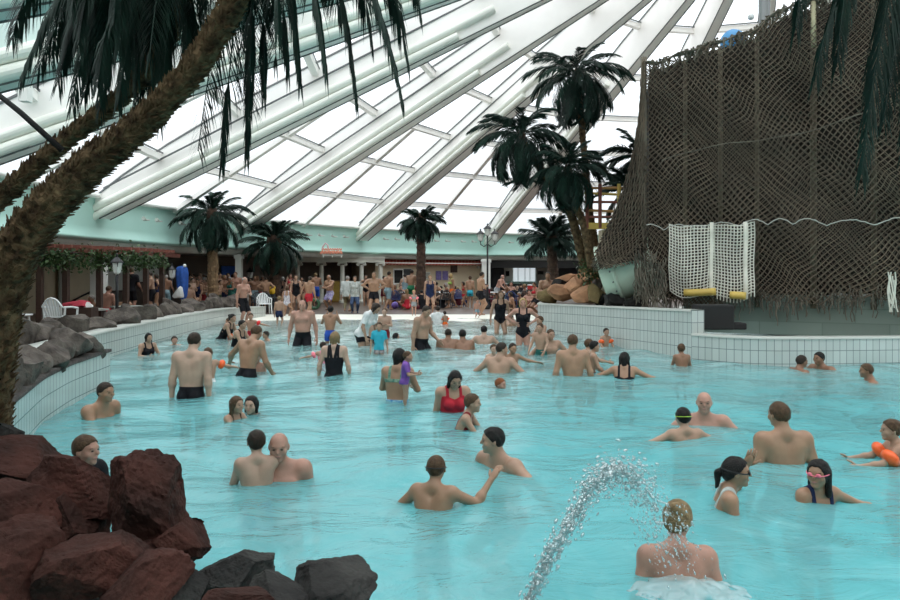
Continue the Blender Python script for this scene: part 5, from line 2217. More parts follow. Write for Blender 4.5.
    for s, nm in ((-1, arms[0]), (1, arms[1])):
        U, Fo = ARMS[nm](s) if isinstance(nm, str) else nm
        U, Fo = unit(Rc @ np.array(U, float)), unit(Rc @ np.array(Fo, float))
        J = SH[s]
        E_ = J + U * .172 * u
        Wr = E_ + Fo * .148 * u
        ell(J + U * .008 * u, I3, np3(.041, .041, .043) * u * aw, .025 * u, 'arm')
        cap(J, E_, .037 * u * aw, .027 * u * aw, .02 * u, 'arm')
        cap(E_, Wr, .0275 * u * aw, .0185 * u * aw, .012 * u, 'arm')
        ell(E_ + Fo * .042 * u, I3, np3(.029, .029, .029) * u * aw, .02 * u, 'arm')
        T = np3(-s * .35, -1, .55)
        l = unit(T - Fo * (T @ Fo))
        n = s * np.cross(Fo, l)
        Rm = np.stack([Fo, l, n], 1)
        hs = (.9 if fem else 1.0) * u
        ell(Wr + Fo * .040 * hs, Rm, np3(.042, .026, .014) * hs, .012 * u, 'arm')
        B.seg[s] = (J, E_, Wr)
        curl = .28
        for i, (o, ln) in enumerate(((.0185, .044), (.0065, .050), (-.0055, .046), (-.0170, .036))):
            p = Wr + Fo * .058 * hs + l * o * hs
            pts, d = [p], Fo + l * o * 3
            for j in range(3):
                d = unit(d + n * curl * (j * .7 + .5))
                p = p + d * ln * hs * (.5, .3, .2)[j] * 1.25
                pts.append(p)
            fing.tube(pts, [.0066 * hs, .0062 * hs, .0056 * hs, .0040 * hs], 6)
        p = Wr + Fo * .022 * hs + l * .016 * hs
        d = unit(Fo * .6 + l * .85 + n * .2)
        p2 = p + d * .030 * hs
        d = unit(d + Fo * .6)
        fing.tube([p, p2, p2 + d * .020 * hs, p2 + d * .034 * hs], [.009 * hs, .0080 * hs, .0070 * hs, .0048 * hs], 6)
    # legs
    B.leg = {}
    for s in (-1, 1):
        HJ = H + Rp @ np3(s * .046 * u, 0, -.008 * u)
        pole = np3(s * .22, -1, .1)
        if legs == 'stand':
            A = np3(s * stance * u * (1 + 1.2 * drop / u), 0.0, .042 * u)
        elif legs == 'walk':
            A = np3(s * .035 * u, (-.13 if s > 0 else .15) * u, (.042 if s > 0 else .055) * u)
        elif legs == 'kneel':
            A = np3(s * .07 * u, .26 * u, .035 * u)
        elif legs == 'sit':
            A = np3(s * .07 * u, -.40 * u, .042 * u)
        elif legs == 'chair':
            A = np3(s * .06 * u, -.26 * u, .042 * u)
        elif legs == 'trail':
            A = H + np3(s * .07 * u, .44 * u, -.10 * u)
            pole = np3(0, -.3, -1)
        v = A - HJ
        dist = np.linalg.norm(v)
        if dist > (L1 + L2) * .998:
            v = v / dist * (L1 + L2) * .998
            A = HJ + v
            dist = (L1 + L2) * .998
        dist = max(dist, abs(L1 - L2) + .01, .25 * L1)
        vd = unit(v)
        a = (L1 * L1 - L2 * L2 + dist * dist) / (2 * dist)
        hgt = math.sqrt(max(0, L1 * L1 - a * a))
        pp = unit(pole - vd * (pole @ vd))
        K = HJ + vd * a + pp * hgt
        if K[2] < .04 * u:
            K[2] = .04 * u
        lw = 1.0 if not child else .86
        lw *= (.82 + .18 * g)
        cap(HJ, K, (.060 if fem else .056) * u * lw, .036 * u * lw, .022 * u, 'leg')
        ell(K, I3, np3(.0355, .0355, .0355) * u * lw, .015 * u, 'leg')
        cap(K, A, .0335 * u * lw, .0205 * u * lw, .012 * u, 'leg')
        sd = unit(A - K)
        bk = unit(np3(0, 1, 0) - sd * sd[1]) if abs(sd[1]) < .95 else np3(0, 0, -1)
        ell(K + sd * .075 * u + bk * .010 * u, np.stack([sd, bk, np.cross(sd, bk)], 1), np3(.075, .034, .034) * u * lw, .015 * u, 'leg')
        if legs in ('kneel', 'trail'):
            fd = unit(np3(0, 1, -.2))
        else:
            fd = unit(np3(s * .18, -1, 0))
        cap(A - fd * .022 * u + np3(0, 0, -.018 * u), A + fd * .085 * u + np3(0, 0, -.025 * u), .023 * u * lw, .0145 * u * lw, .015 * u, 'leg')
        B.leg[s] = (HJ, K, A)
    F, lo = field(P, h)
    V, Q = surfnet(F, lo, h)
    B.prims, B.V, B.Q = P, V, Q
    B.T = np.concatenate([Q[:, [0, 1, 2]], Q[:, [0, 2, 3]]])
    B.N = vnormals(V, B.T)
    B.H, B.Rp, B.W, B.Rc, B.NB, B.HC, B.Rh, B.Lc, B.h = H, Rp, W, Rc, NB, HC, Rh, Lc, h
    B.fing = fing
    B.hd = hd
    return B


def seg_t(V, a, b):
    ab = b - a
    return ((V - a) @ ab) / (ab @ ab)


def regions(B):
    if hasattr(B, 'dg'):
        return
    V = B.V
    B.dg = {}
    for g in ('torso', 'arm', 'leg', 'head'):
        B.dg[g] = np.min(np.stack([d_prim(V, p) for p in B.prims if p[-1] == g]), 0)
    B.pl = (V - B.H) @ B.Rp
    B.cl = (V - B.W) @ B.Rc
    side = np.where(((V - B.H) @ B.Rp)[:, 0] < 0, -1, 1)
    t = {}
    t2 = {}
    dd = {}
    for s in (-1, 1):
        HJ, K, A = B.leg[s]
        t[s], t2[s] = seg_t(V, HJ, K), seg_t(V, K, A)
        dd[s] = np.minimum(d_cap(V, HJ, K, .05, .04), d_cap(V, K, A, .03, .03))
    near = np.where(dd[-1] < dd[1], -1, 1)
    B.tt = np.where(near < 0, t[-1], t[1])
    B.ts = np.where(near < 0, t2[-1], t2[1])
    B.noarm = B.dg['arm'] - np.minimum(B.dg['torso'], B.dg['leg']) - .006
    at_ = {}
    for s in (-1, 1):
        J, E_, Wr = B.seg[s]
        at_[s] = (d_cap(V, J, E_, .03, .03), seg_t(V, J, E_), d_cap(V, E_, Wr, .02, .02), seg_t(V, E_, Wr))
    nr = np.minimum(at_[-1][0], at_[-1][2]) < np.minimum(at_[1][0], at_[1][2])
    pick = lambda i: np.where(nr, at_[-1][i], at_[1][i])
    du, tu, df, tf = pick(0), pick(1), pick(2), pick(3)
    B.ta = np.where(du < df, tu, 1 + np.maximum(tf, 0))


def cloth_field(B, kind, u):
    regions(B)
    pl, cl = B.pl, B.cl
    x, y, z = cl[:, 0], cl[:, 1], cl[:, 2]
    legcut = pl[:, 2] - (-.078 * u + .80 * np.abs(pl[:, 0]))
    legcut = np.minimum(legcut, (.30 - B.tt) * .24 * u + .02 * u)
    strap = .011 * u - np.abs(np.abs(x) - .052 * u)
    if kind in ('trunks', 'shorts', 'briefs'):
        hem = {'trunks': .46, 'shorts': .86, 'briefs': .24}[kind]
        f = np.minimum(.072 * u - pl[:, 2], (hem - B.tt) * .24 * u)
        f = np.minimum(f, B.noarm)
        f = np.minimum(f, .04 * u + .24 * u * (1 - B.ts) * 0 + f * 0 + (hem - B.tt + .3) * .24 * u)
        lo = {'trunks': .007, 'shorts': .010, 'briefs': .003}[kind]
        off = lo + np.clip(B.tt, 0, 1) * (.022 if kind != 'briefs' else 0)
        return f, off
    if kind == 'suit':
        top = np.where(y < .0, .148 * u, .085 * u)
        nk = np.maximum(top - z + np.minimum(np.abs(x) * .35, .02 * u), strap)
        f = np.minimum(np.minimum(nk, legcut), B.noarm)
        f = np.minimum(f, B.dg['head'] - B.dg['torso'] - .004)
        return f, np.full(len(x), .0045)
    if kind == 'bra':
        w = np.where(y < 0, .034 * u, .014 * u)
        f = np.maximum(w - np.abs(z - .112 * u), np.where(z > .11 * u, strap, -1))
        f = np.minimum(f, B.noarm)
        f = np.minimum(f, B.dg['head'] - B.dg['torso'] - .004)
        return f, np.full(len(x), .0045)
    if kind == 'top':      # sports top with crossed straps at the back
        nk = np.maximum(np.where(y < 0, .15 * u, .10 * u) - z, .016 * u - np.abs(np.abs(x) - .02 * u - .18 * (z - .1 * u)))
        f = np.minimum(np.minimum(nk, z - .055 * u), B.noarm)
        f = np.minimum(f, B.dg['head'] - B.dg['torso'] - .004)
        return f, np.full(len(x), .005)
    if kind == 'panty':
        f = np.minimum(np.minimum(legcut, .055 * u - pl[:, 2]), B.noarm)
        return f, np.full(len(x), .004)
    if kind in ('shirt', 'longshirt', 'vest'):
        f = np.minimum(pl[:, 2] + .035 * u, B.dg['head'] - np.minimum(B.dg['torso'], B.dg['arm']) + .004)
        lim = {'shirt': .75, 'longshirt': 1.8, 'vest': -9}[kind]
        arm = (lim - B.ta) * .17 * u
        isarm = B.noarm < 0
        f = np.where(isarm, np.minimum(arm, B.dg['head'] - B.dg['arm']), f)
        if kind == 'vest':
            f = np.minimum(f, B.noarm)
        return f, np.full(len(x), .011)
    if kind in ('trousers', 'jeans', 'pants'):
        hem = .92 if kind != 'pants' else .35
        f = np.minimum(.075 * u - pl[:, 2], (hem - np.where(B.tt > .8, B.ts, 0)) * .23 * u)
        f = np.minimum(f, B.noarm)
        return f, np.full(len(x), .010)
    if kind == 'skirt':
        f = np.minimum(np.minimum(.06 * u - pl[:, 2], (.30 - B.tt) * .24 * u), B.noarm)
        return f, .006 + np.clip(B.tt, 0, 1) * .04
    raise ValueError(kind)


SKIN = {}
for k, c in dict(pale=(.47, .305, .225), fair=(.41, .248, .170), warm=(.355, .202, .125), tan=(.255, .130, .078), pink=(.455, .245, .18), brown=(.26, .14, .09)).items():
    SKIN[k] = mat('skin_' + k, c, 0.42, var=0.10, scale=9, bump=.04, bscale=60, spec=.4)
HAIRM = {}
for k, c in dict(black=(.012, .010, .009), dark=(.030, .020, .014), brown=(.085, .048, .026), blond=(.42, .29, .13), dirty=(.22, .15, .075), red=(.22, .07, .025), grey=(.28, .26, .24)).items():
    HAIRM[k] = mat('hair_' + k, c, 0.5, var=.35, scale=40, bump=.5, bscale=90, spec=.2)
CLOTH = {}


def cmat(c):
    if c not in CLOTH:
        table = dict(black=(.010, .010, .013), navy=(.014, .022, .065), blue=(.03, .09, .42), red=(.45, .025, .04), white=(.75, .76, .76), grey=(.30, .32, .33),
                     green=(.03, .20, .10), cyan=(.05, .42, .55), darkred=(.20, .02, .025), purple=(.20, .09, .36), pink=(.75, .28, .36), teal=(.03, .14, .12),
                     lightgrey=(.52, .56, .54), khaki=(.30, .27, .17), orange=(.85, .16, .03), jean=(.05, .08, .15), brown=(.10, .06, .04), bluegrey=(.22, .32, .36), lime=(.35, .5, .12),
                     yellow=(.8, .5, .05), olive=(.07, .09, .05), maroon=(.12, .02, .03))
        pat = {'bluepat': ((.04, .20, .48), (.35, .60, .66)), 'whitepat': ((.70, .70, .72), (.32, .28, .36)), 'striped': ((.55, .57, .54), (.28, .31, .30)),
               'purplewhite': ((.16, .10, .45), (.70, .70, .76)), 'redwhite': ((.55, .05, .08), (.75, .70, .70)), 'floral': ((.45, .38, .36), (.10, .09, .12)), 'greenpat': ((.04, .16, .12), (.30, .42, .30))}
        if c in pat:
            CLOTH[c] = mat('cloth_' + c, pat[c][0], .75, scale=22, col2=pat[c][1], detail=1.0)
        else:
            CLOTH[c] = mat('cloth_' + c, table[c], .7, var=.12, scale=14, bump=.15, bscale=50, spec=.15)
    return CLOTH[c]


M['eye'] = mat('dark_eye', (.03, .02, .015), .2)
M['eye_white'] = mat('eye_white', (.75, .74, .70), .25)
M['lip'] = mat('lip', (.42, .17, .15), .4)
M['band_orange'] = mat('armband_orange', (.95, .13, .02), .3)
M['band_pink'] = mat('armband_pink', (.95, .22, .28), .3)
M['band_red'] = mat('armband_red', (.85, .03, .03), .3)
M['goggle_pink'] = mat('goggle_pink', (.85, .18, .25), .2)
M['goggle_green'] = mat('goggle_green', (.35, .55, .04), .35)
M['goggle_black'] = mat('goggle_black', (.01, .01, .012), .3)


def hair_mesh(B, style, far):
    hh, hd, Rh = B.hh, B.hd, B.Rh
    pr = []
    inf = {'buzz': .018, 'cap': .035}.get(style, .045)
    pr.append(('ell', hd(0, .04, .10), Rh, np3(.335 + inf, .415 + inf, .395 + inf) * hh, .05 * hh, 'h'))
    if style in ('bob', 'long', 'bun', 'pony', 'wet'):
        pr.append(('ell', hd(0, .14, -.02), Rh, np3(.36, .34, .40) * hh, .1 * hh, 'h'))
    ex = []
    if style == 'bob':
        for s in (-1, 1):
            ex.append(('cap', hd(s * .30, .06, .05), hd(s * .31, .02, -.38), .13 * hh, .10 * hh, .08 * hh, 'h'))
        ex.append(('cap', hd(0, .30, .05), hd(0, .30, -.42), .24 * hh, .20 * hh, .1 * hh, 'h'))
    if style in ('long', 'wet'):
        for s in (-1, 1):
            ex.append(('cap', hd(s * .30, .10, .05), hd(s * .30, .16, -.75), .13 * hh, .11 * hh, .08 * hh, 'h'))
        ex.append(('cap', hd(0, .32, .05), hd(0, .34, -1.0), .24 * hh, .20 * hh, .1 * hh, 'h'))
    if style == 'pony':
        b = hd(0, .44, .05)
        ex += [('cap', b, b + np3(0, 0, 0) + Rh @ np3(.0, .16, -.10) * hh, .10 * hh, .12 * hh, .05 * hh, 'h'),
               ('cap', b + Rh @ np3(0, .16, -.10) * hh, b + Rh @ np3(.02, .20, -.75) * hh, .12 * hh, .06 * hh, .05 * hh, 'h')]
    if style == 'bun':
        ex.append(('ell', hd(0, .40, .32), Rh, np3(.17, .16, .16) * hh, .05 * hh, 'h'))
    if style == 'tousled':
        rr = random.Random(int(B.HC[2] * 1000))
        for _ in range(26):
            a, e = rr.uniform(0, 6.28), rr.uniform(.1, 1.4)
            d = np3(math.cos(a) * math.cos(e), math.sin(a) * math.cos(e), math.sin(e))
            if d[1] < -.4 and d[2] < .6:
                continue
            p = hd(*(d * np3(.35, .43, .41) + np3(0, .04, .10)))
            ex.append(('cap', p, p + Rh @ unit(d + np3(rr.uniform(-.6, .6), .3, -.5)) * .10 * hh, .07 * hh, .03 * hh, .05 * hh, 'h'))
    h = hh / (15 if far else 26)
    F, lo = field(pr + ex, h)
    n = F.shape
    G = np.stack(np.meshgrid(*[lo[i] + h * np.arange(n[i]) for i in range(3)], indexing='ij'), -1)
    q = (G - B.HC) @ Rh / hh
    nrm = unit(np3(0, .69, .72))
    off = {'buzz': .02, 'cap': -.10, 'balding': .0}.get(style, .0)
    reg = -((q - np3(0, -.36, .335)) @ nrm + .0 - off)
    wv = .5 * np.sin(q[..., 0] * 23 + 2 * np.sin(q[..., 2] * 9)) + .5 * np.sin(q[..., 1] * 19 + q[..., 2] * 13 + 2 * np.sin(q[..., 0] * 11))
    F = F + (.014 * hh * wv if style not in ('cap', 'buzz') else 0)
    reg = reg + .018 * np.sin(q[..., 0] * 31 + q[..., 2] * 17)
    # keep the face clear: temples and forehead line curve
    reg = np.maximum(reg, -(q[..., 1] + .31 + .6 * np.maximum(0, q[..., 2] - .26)) * 1.0)
    low = {'short': -.40, 'buzz': -.36, 'tousled': -.36, 'balding': -.36, 'cap': -.30}.get(style, -9)
    reg = np.maximum(reg, low - q[..., 2])
    if style == 'balding':
        reg = np.maximum(reg, -(0.30 - q[..., 2] - .10 * np.abs(q[..., 0])))
    side = (q[..., 1] < .02) & (q[..., 2] < .06)
    if style in ('short', 'buzz', 'tousled', 'cap', 'balding', 'pony', 'bun'):
        reg = np.maximum(reg, np.where(np.abs(q[..., 0]) > .2, -(q[..., 1] * 1.0 + q[..., 2] + .06), -1))
    if style in ('bob', 'long', 'wet'):
        reg = np.maximum(-1.0, np.minimum(reg, np.where((np.abs(q[..., 0]) > .22) | (q[..., 1] > .1), -1, 1)))
        reg = np.maximum(reg, -(q[..., 1] + .22 + .9 * np.maximum(0, q[..., 2] - .1)) * 1.0)
    F = np.maximum(F, reg * hh)
    F[0], F[-1], F[:, 0], F[:, -1], F[:, :, 0], F[:, :, -1] = 1, 1, 1, 1, 1, 1
    return surfnet(F, lo, h)


STAT = []


def person(label, px, yh, yw, S, face=0, Y=None, group=None, base=None, skin='fair', hair=('short', 'dark'), wear=(), child=False, sex='m', g=1.0,
           arms='down', extras=(), pose=None, legs=None, res=None, dx=0.0, tops=None):
    """Places one figure: px = column, yh = row of the head top, yw = row of the waterline (or of the feet on a floor)."""
    pose = dict(pose or {})
    if Y is None:
        Y = FPX * EYE / (yw - HOR)
    X = (px - 450) / FPX * Y + dx
    ztop = EYE - (yh - HOR) / FPX * Y
    fl = -depth(Y) if base is None else base
    lean, bend = pose.get('lean', 4), pose.get('bend', 4)
    H_up = S * (.512 + .488 * (math.cos(math.radians(lean)) * .25 + math.cos(math.radians(lean + bend)) * .75))
    drop = H_up - (ztop - fl)
    if legs is None:
        hip = (.485 if child else .512) * S
        if drop < .30 * hip:
            legs = 'stand'
        elif drop < .60 * hip:
            legs = 'stand'
        elif drop < .80 * hip:
            legs = 'kneel'
        else:
            legs = 'sit'
        if drop < 0:
            f = (ztop - fl) / H_up
            S *= min(f, 1.12)
            H_up *= min(f, 1.12)
            if ztop - fl > H_up + .02:           # held up or treading water
                STAT.append(('afloat by', round(ztop - fl - H_up, 2), label))
                fl = ztop - H_up
            drop = 0
        if drop > hip - .10 * S:
            STAT.append(('low by', round(drop - hip + .1 * S, 2), label))
            if base is None:
                fl = fl - 0
                drop2 = hip - .10 * S
                fl -= 0
                # floats in the water: swimming with the legs trailing behind
                legs = 'trail'
            else:
                drop = hip - .10 * S
    else:
        if legs in ('chair', 'sit', 'kneel', 'trail'):
            pass
        drop = drop if legs != 'walk' else max(0.0, min(drop, .05))
    if legs == 'walk':
        drop = .012 * S
    mpx = FPX / Y
    h = res or (.0085 if Y < 7.5 else .011 if Y < 13 else .015 if Y < 22 else .022)
    arms = (arms, arms) if isinstance(arms, str) else arms
    B = make_body(S, child, sex, g, arms, drop=drop, legs=legs, h=h, **pose)
    fb = B.fing
    V = np.concatenate([B.V, np.array([tuple(v) for v in fb.v])])
    n0 = len(B.V)
    F4 = np.concatenate([B.Q, n0 + np.array([f for f in fb.f if len(f) == 4])])
    F6 = n0 + np.array([f for f in fb.f if len(f) == 6])
    me = np_mesh('person', V, [F4, F6])
    o = link('person', me, None, SKIN[skin])
    tag(o, label, 'person', group)
    o.location = (X, Y, fl)
    o.rotation_euler = (0, 0, math.radians(face))
    far = Y > 20
    if hair and hair[0] != 'bald':
        hv, hq = hair_mesh(B, hair[0], far)
        if len(hq):
            link('hair', np_mesh('hair', hv, hq), o, HAIRM[hair[1]])
    for kind, col in wear:
        f, off = cloth_field(B, kind, B.u)
        r = clip_shell(B.V, B.T, B.N, f, off)
        if r:
            nm = {'suit': 'swimsuit', 'bra': 'bikini_top', 'panty': 'bikini_bottom', 'longshirt': 'shirt', 'top': 'swim_top'}.get(kind, kind)
            link(nm, np_mesh(nm, r[0], r[1]), o, cmat(col))
    hh, hd = B.hh, B.hd
    RhM = Matrix(B.Rh.tolist())
    if hh * mpx > 9:
        for s in (-1, 1):
            e = MB()
            e.ball(hd(s * .145, -.372, .015), (.055 * hh, .03 * hh, .026 * hh), 8, 6, RhM)
            link('eye', e.mesh('eye', True), o, M['eye'] if hh * mpx < 48 else M['eye_white'])
            if hh * mpx >= 48:
                e = MB()
                e.ball(hd(s * .145, -.396, .015), (.022 * hh, .012 * hh, .022 * hh), 8, 6, RhM)
                link('iris', e.mesh('iris', True), o.children[-1], M['eye'])
            if hh * mpx > 12 and hair:
                e = MB()
                e.tube([hd(s * .07, -.375, .095), hd(s * .15, -.375, .12), hd(s * .23, -.33, .10)], [.014 * hh, .018 * hh, .010 * hh], 5)
                link('eyebrow', e.mesh('eyebrow', True), o, HAIRM[hair[1] if hair[1] in HAIRM else 'brown'])
        e = MB()
        e.ball(hd(0, -.395, -.245), (.085 * hh, .025 * hh, .028 * hh), 8, 6, RhM)
        link('mouth', e.mesh('mouth', True), o, M['lip'])
    for ex in extras:
        if ex[0] == 'bands':
            for s in ((-1, 1) if len(ex) < 3 else ex[2]):
                J, E_, Wr = B.seg[s]
                d = unit(E_ - J)
                a, b = J + d * .055 * S, J + d * .135 * S
                e = MB()
                r = .05 * S
                k = max(1.0, .05 / r)
                e.tube([a, a + (b - a) * .2, a + (b - a) * .5, a + (b - a) * .8, b], [r * .75, r * 1.25 * k, r * 1.45 * k, r * 1.25 * k, r * .75], 12)
                link('armband', e.mesh('armband', True), o, M['band_' + ex[1]])
        if ex[0] == 'goggles':
            e = MB()
            n = 20
            pts = []
            for i in range(n + 1):
                a = 2 * PI * i / n
                pts.append(hd(.395 * math.sin(a), .03 + .475 * math.cos(a), .06 + .07 * math.cos(a)))
            e.tube(pts, .022 * hh, 6, cap=False)
            gs = link('goggle_strap', e.mesh('goggle_strap', True), o, M['goggle_' + ex[1]])
            for s in (-1, 1):
                e = MB()
                e.ball(hd(s * .15, -.40, .02), (.10 * hh, .05 * hh, .075 * hh), 10, 6, RhM)
                link('goggle_lens', e.mesh('goggle_lens', True), gs, M['goggle_' + ex[1]])
        if ex[0] == 'shades':
            e = MB()
            for s in (-1, 1):
                e.ball(hd(s * .15, -.40, .02), (.10 * hh, .03 * hh, .06 * hh), 8, 6, RhM)
                e.tube([hd(s * .24, -.37, .03), hd(s * .36, .05, .02)], .012 * hh, 5)
            link('sunglasses', e.mesh('sunglasses', True), o, M['goggle_black'])
        if ex[0] == 'towel':
            e = MB()
            J = B.seg[ex[2]][1]
            q = J + np3(0, -.06, -.05)
            pts = []
            rows = []
            for i in range(8):
                z = -.55 * i / 7
                rows.append([q + np3(.20 * (k / 6 - .5), -.05 - .025 * math.sin(k * 1.9), z) for k in range(7)])
            grid_obj('towel', rows, cmat(ex[1]), parent=o)
    B.obj = o
    return B
# ------------------------------------------------------------------ bathers in the pool, near to far
P = person
P('fair-haired woman with a pinned-up bun seen from behind, foam at her back', 680, 509, 578, 1.68, 176, skin='pink', hair=('bun', 'dirty'), sex='f', arms='loose', wear=[('panty', 'navy')], pose=dict(lean=8, bend=6, hyaw=-25, hpitch=10))
P('girl with a wet dark ponytail and crossed arms, turned to the right', 718, 457, 506, 1.42, 75, skin='warm', hair=('pony', 'black'), sex='f', child=True, arms=('low', 'ear'), wear=[('suit', 'lightgrey')], pose=dict(lean=6, bend=8), extras=[('goggles', 'black')])
P('boy with goggles round his cropped wet head, seen from behind with one arm raised', 432, 460, 505, 1.28, 168, skin='warm', hair=('buzz', 'brown'), child=True, arms=(((-.55, -.75, -.28), (-.32, -.45, .80)), 'wide'), wear=[('trunks', 'navy')], pose=dict(lean=10, bend=4, twist=-12), extras=[('goggles', 'black')])
P('person with short slicked hair in a dark top, in profile behind the dark red boulders', 69, 436, 500, 1.72, 78, skin='pink', hair=('short', 'brown'), arms=('fwd', 'hold'), wear=[('shirt', 'black'), ('trunks', 'black')], pose=dict(lean=8, bend=8))
P('girl wearing pink goggles with wet dark hair, chest deep beside the broad-backed man', 812, 457, 498, 1.40, 12, skin='warm', hair=('wet', 'black'), sex='f', child=True, arms=('hold', 'spread'), wear=[('suit', 'navy')], pose=dict(hyaw=-60, lean=8), extras=[('goggles', 'pink')])
P('bald man facing us with a boy in his arms', 280, 430, 476, 1.78, 8, skin='pink', hair=('bald', 'brown'), arms=('hold', 'loose'), wear=[('trunks', 'black')], pose=dict(hpitch=6))
P('dark-haired boy held by the bald man, seen from behind', 257, 432, 474, 1.18, 200, dx=0.0, Y=6.05, skin='pale', hair=('short', 'dark'), child=True, arms=('fwd', 'low'), wear=[('trunks', 'blue')])
P('man with short dark hair and outstretched arms, facing left in a swirl of water', 508, 427, 465, 1.78, -52, skin='fair', hair=('short', 'black'), arms=('wide', 'spread'), wear=[('trunks', 'black')], pose=dict(lean=10, bend=8, hyaw=-38))
P('broad-backed man with short brown hair seen from behind on the right', 785, 404, 461, 1.82, 184, skin='warm', hair=('short', 'brown'), arms='loose', wear=[('trunks', 'black')], pose=dict(hyaw=15))
P('child at the right edge of the picture holding out an orange armband', 899, 420, 460, 1.15, -105, skin='fair', hair=('short', 'brown'), child=True, arms=('fwd', 'fwd'), wear=[('trunks', 'red')], extras=[('bands', 'orange')])
P('boy with a green goggle strap seen from behind in front of the bald swimmer', 686, 409, 441, 1.30, 186, skin='fair', hair=('short', 'black'), child=True, arms='spread', wear=[('trunks', 'black')], extras=[('goggles', 'green')])
P('bald man facing the boy with green goggles', 704, 391, 426, 1.80, -18, skin='pink', hair=('bald', 'brown'), arms=('wide', 'wide'), wear=[('trunks', 'black')])
P('girl with short wet brown hair in a red-strapped swimsuit, stretching her arms to the right', 455, 395, 427, 1.30, 80, skin='fair', hair=('short', 'brown'), sex='f', child=True, arms='fwd', wear=[('suit', 'darkred')], pose=dict(lean=16, bend=8))
P('man with receding dark hair in profile by the left tiled wall', 90, 384, 417, 1.78, 70, skin='warm', hair=('short', 'dark'), arms=('fwd', 'low'), wear=[('trunks', 'black')], pose=dict(lean=16, bend=10))
P('girl with a plait beside the smiling woman, turned to the right', 233, 396, 421, 1.10, 60, skin='fair', hair=('long', 'brown'), sex='f', child=True, arms='fwd', wear=[('suit', 'brown')])
P('dark-haired woman smiling beside the girl with the plait', 254, 395, 414, 1.66, -8, skin='pale', hair=('bob', 'black'), sex='f', arms='wide', wear=[('suit', 'black')])
P('woman in a red swimsuit looking down at the girl in front of her', 452, 367, 411, 1.66, 14, skin='fair', hair=('wet', 'black'), sex='f', arms=('down', 'low'), wear=[('suit', 'red')], pose=dict(hpitch=26, lean=6))
P('woman in blue patterned swim bottoms seen from behind, carrying a baby in purple', 397, 349, 401, 1.68, 165, skin='warm', hair=('bob', 'black'), sex='f', g=1.12, arms='hold', wear=[('bra', 'greenpat'), ('trunks', 'bluepat')], pose=dict(hyaw=-20))
P('baby in a purple swimsuit on the arm of the woman in patterned bottoms', 405, 351, 385, .80, 90, Y=9.65, base=-.25, skin='fair', hair=('buzz', 'brown'), child=True, arms='hold', wear=[('shirt', 'purple')], legs='stand')
P('small red-haired swimmer with only the head above water', 497, 378, 388, 1.20, 60, skin='pink', hair=('short', 'red'), child=True, arms='spread', wear=[('trunks', 'black')])
P('heavy-shouldered man seen from behind with black trunks, hands held behind his back', 191, 333, 397, 1.82, 176, skin='pale', hair=('short', 'dark'), g=1.12, arms='down', wear=[('trunks', 'black')], pose=dict(hpitch=8))
P('child with an orange armband held in front of the heavy-shouldered man', 209, 348, 372, 1.0, 215, Y=11.6, skin='fair', hair=('short', 'brown'), child=True, arms='spread', wear=[('trunks', 'white')], extras=[('bands', 'orange')])
P('slim man bending over a small child, seen from behind with wet dark trunks', 247, 326, 377, 1.80, 152, skin='warm', hair=('short', 'brown'), arms=('low', 'wide'), wear=[('trunks', 'black')], pose=dict(lean=8, bend=10, hpitch=22))
P('small child nearly hidden by the slim bending man', 258, 352, 374, .95, 0, Y=12.9, skin='pink', hair=('short', 'brown'), child=True, wear=[('trunks', 'red')])
P('woman in a black swimsuit with crossed straps, seen from behind', 334, 332, 374, 1.66, 178, skin='pale', hair=('bob', 'dirty'), sex='f', g=1.08, arms='loose', wear=[('suit', 'black'), ('top', 'black')])
P('dark-haired toddler with pink armbands beside the woman with crossed straps', 323, 342, 366, .85, 190, Y=14.0, skin='fair', hair=('short', 'dark'), child=True, arms='spread', wear=[('suit', 'pink')], extras=[('bands', 'pink')])
P('man with a reddened neck seen from behind by the end of the tiled planter wall', 573, 335, 376, 1.82, 182, skin='warm', hair=('short', 'brown'), g=1.05, arms='loose', wear=[('trunks', 'teal')], pose=dict(hyaw=-20))
P('brown-haired child close beside the man with the reddened neck', 586, 339, 364, 1.15, 110, Y=13.4, skin='fair', hair=('short', 'brown'), child=True, arms='fwd', wear=[('trunks', 'navy')])
P('black-haired child right of the man with the reddened neck', 591, 341, 369, 1.10, 95, Y=12.7, skin='fair', hair=('short', 'black'), child=True, arms='low', wear=[('trunks', 'black')])
P('swimmer with long dark wet hair stretched out to the right', 624, 355, 377, 1.66, 165, skin='warm', hair=('wet', 'black'), sex='f', arms='spread', wear=[('suit', 'black')], pose=dict(lean=20))
P('man turned away with a child at each side, black hair and pale back', 498, 344, 373, 1.80, 160, skin='fair', hair=('short', 'dark'), arms='wide', wear=[('trunks', 'black')], pose=dict(lean=12, hyaw=-60))
P('child looking over the shoulder of the pale-backed man', 511, 343, 364, 1.15, 25, Y=13.6, skin='warm', hair=('short', 'dark'), child=True, arms='spread', wear=[('trunks', 'navy')])
P('child facing us left of the pale-backed man', 493, 344, 360, 1.15, 10, Y=14.4, skin='pale', hair=('short', 'brown'), child=True, arms='low', wear=[('trunks', 'navy')])
P('boy with brown hair seen from behind by the right tiled wall', 682, 344, 364, 1.2, 176, skin='tan', hair=('short', 'brown'), child=True, arms='low', wear=[('trunks', 'grey')])
P('swimmer with short dark hair close to the right wall, left of two others', 790, 357, 371, 1.70, 100, skin='tan', hair=('short', 'dark'), arms='fwd', wear=[('trunks', 'black')], pose=dict(lean=20))
P('swimmer stretched out to the right below the low right wall', 829, 353, 369, 1.74, -70, skin='tan', hair=('short', 'black'), arms='spread', wear=[('trunks', 'black')], pose=dict(lean=20))
P('rightmost of the three swimmers along the low right wall', 883, 366, 383, 1.70, -110, skin='tan', hair=('short', 'brown'), arms='fwd', wear=[('trunks', 'black')], pose=dict(lean=20))
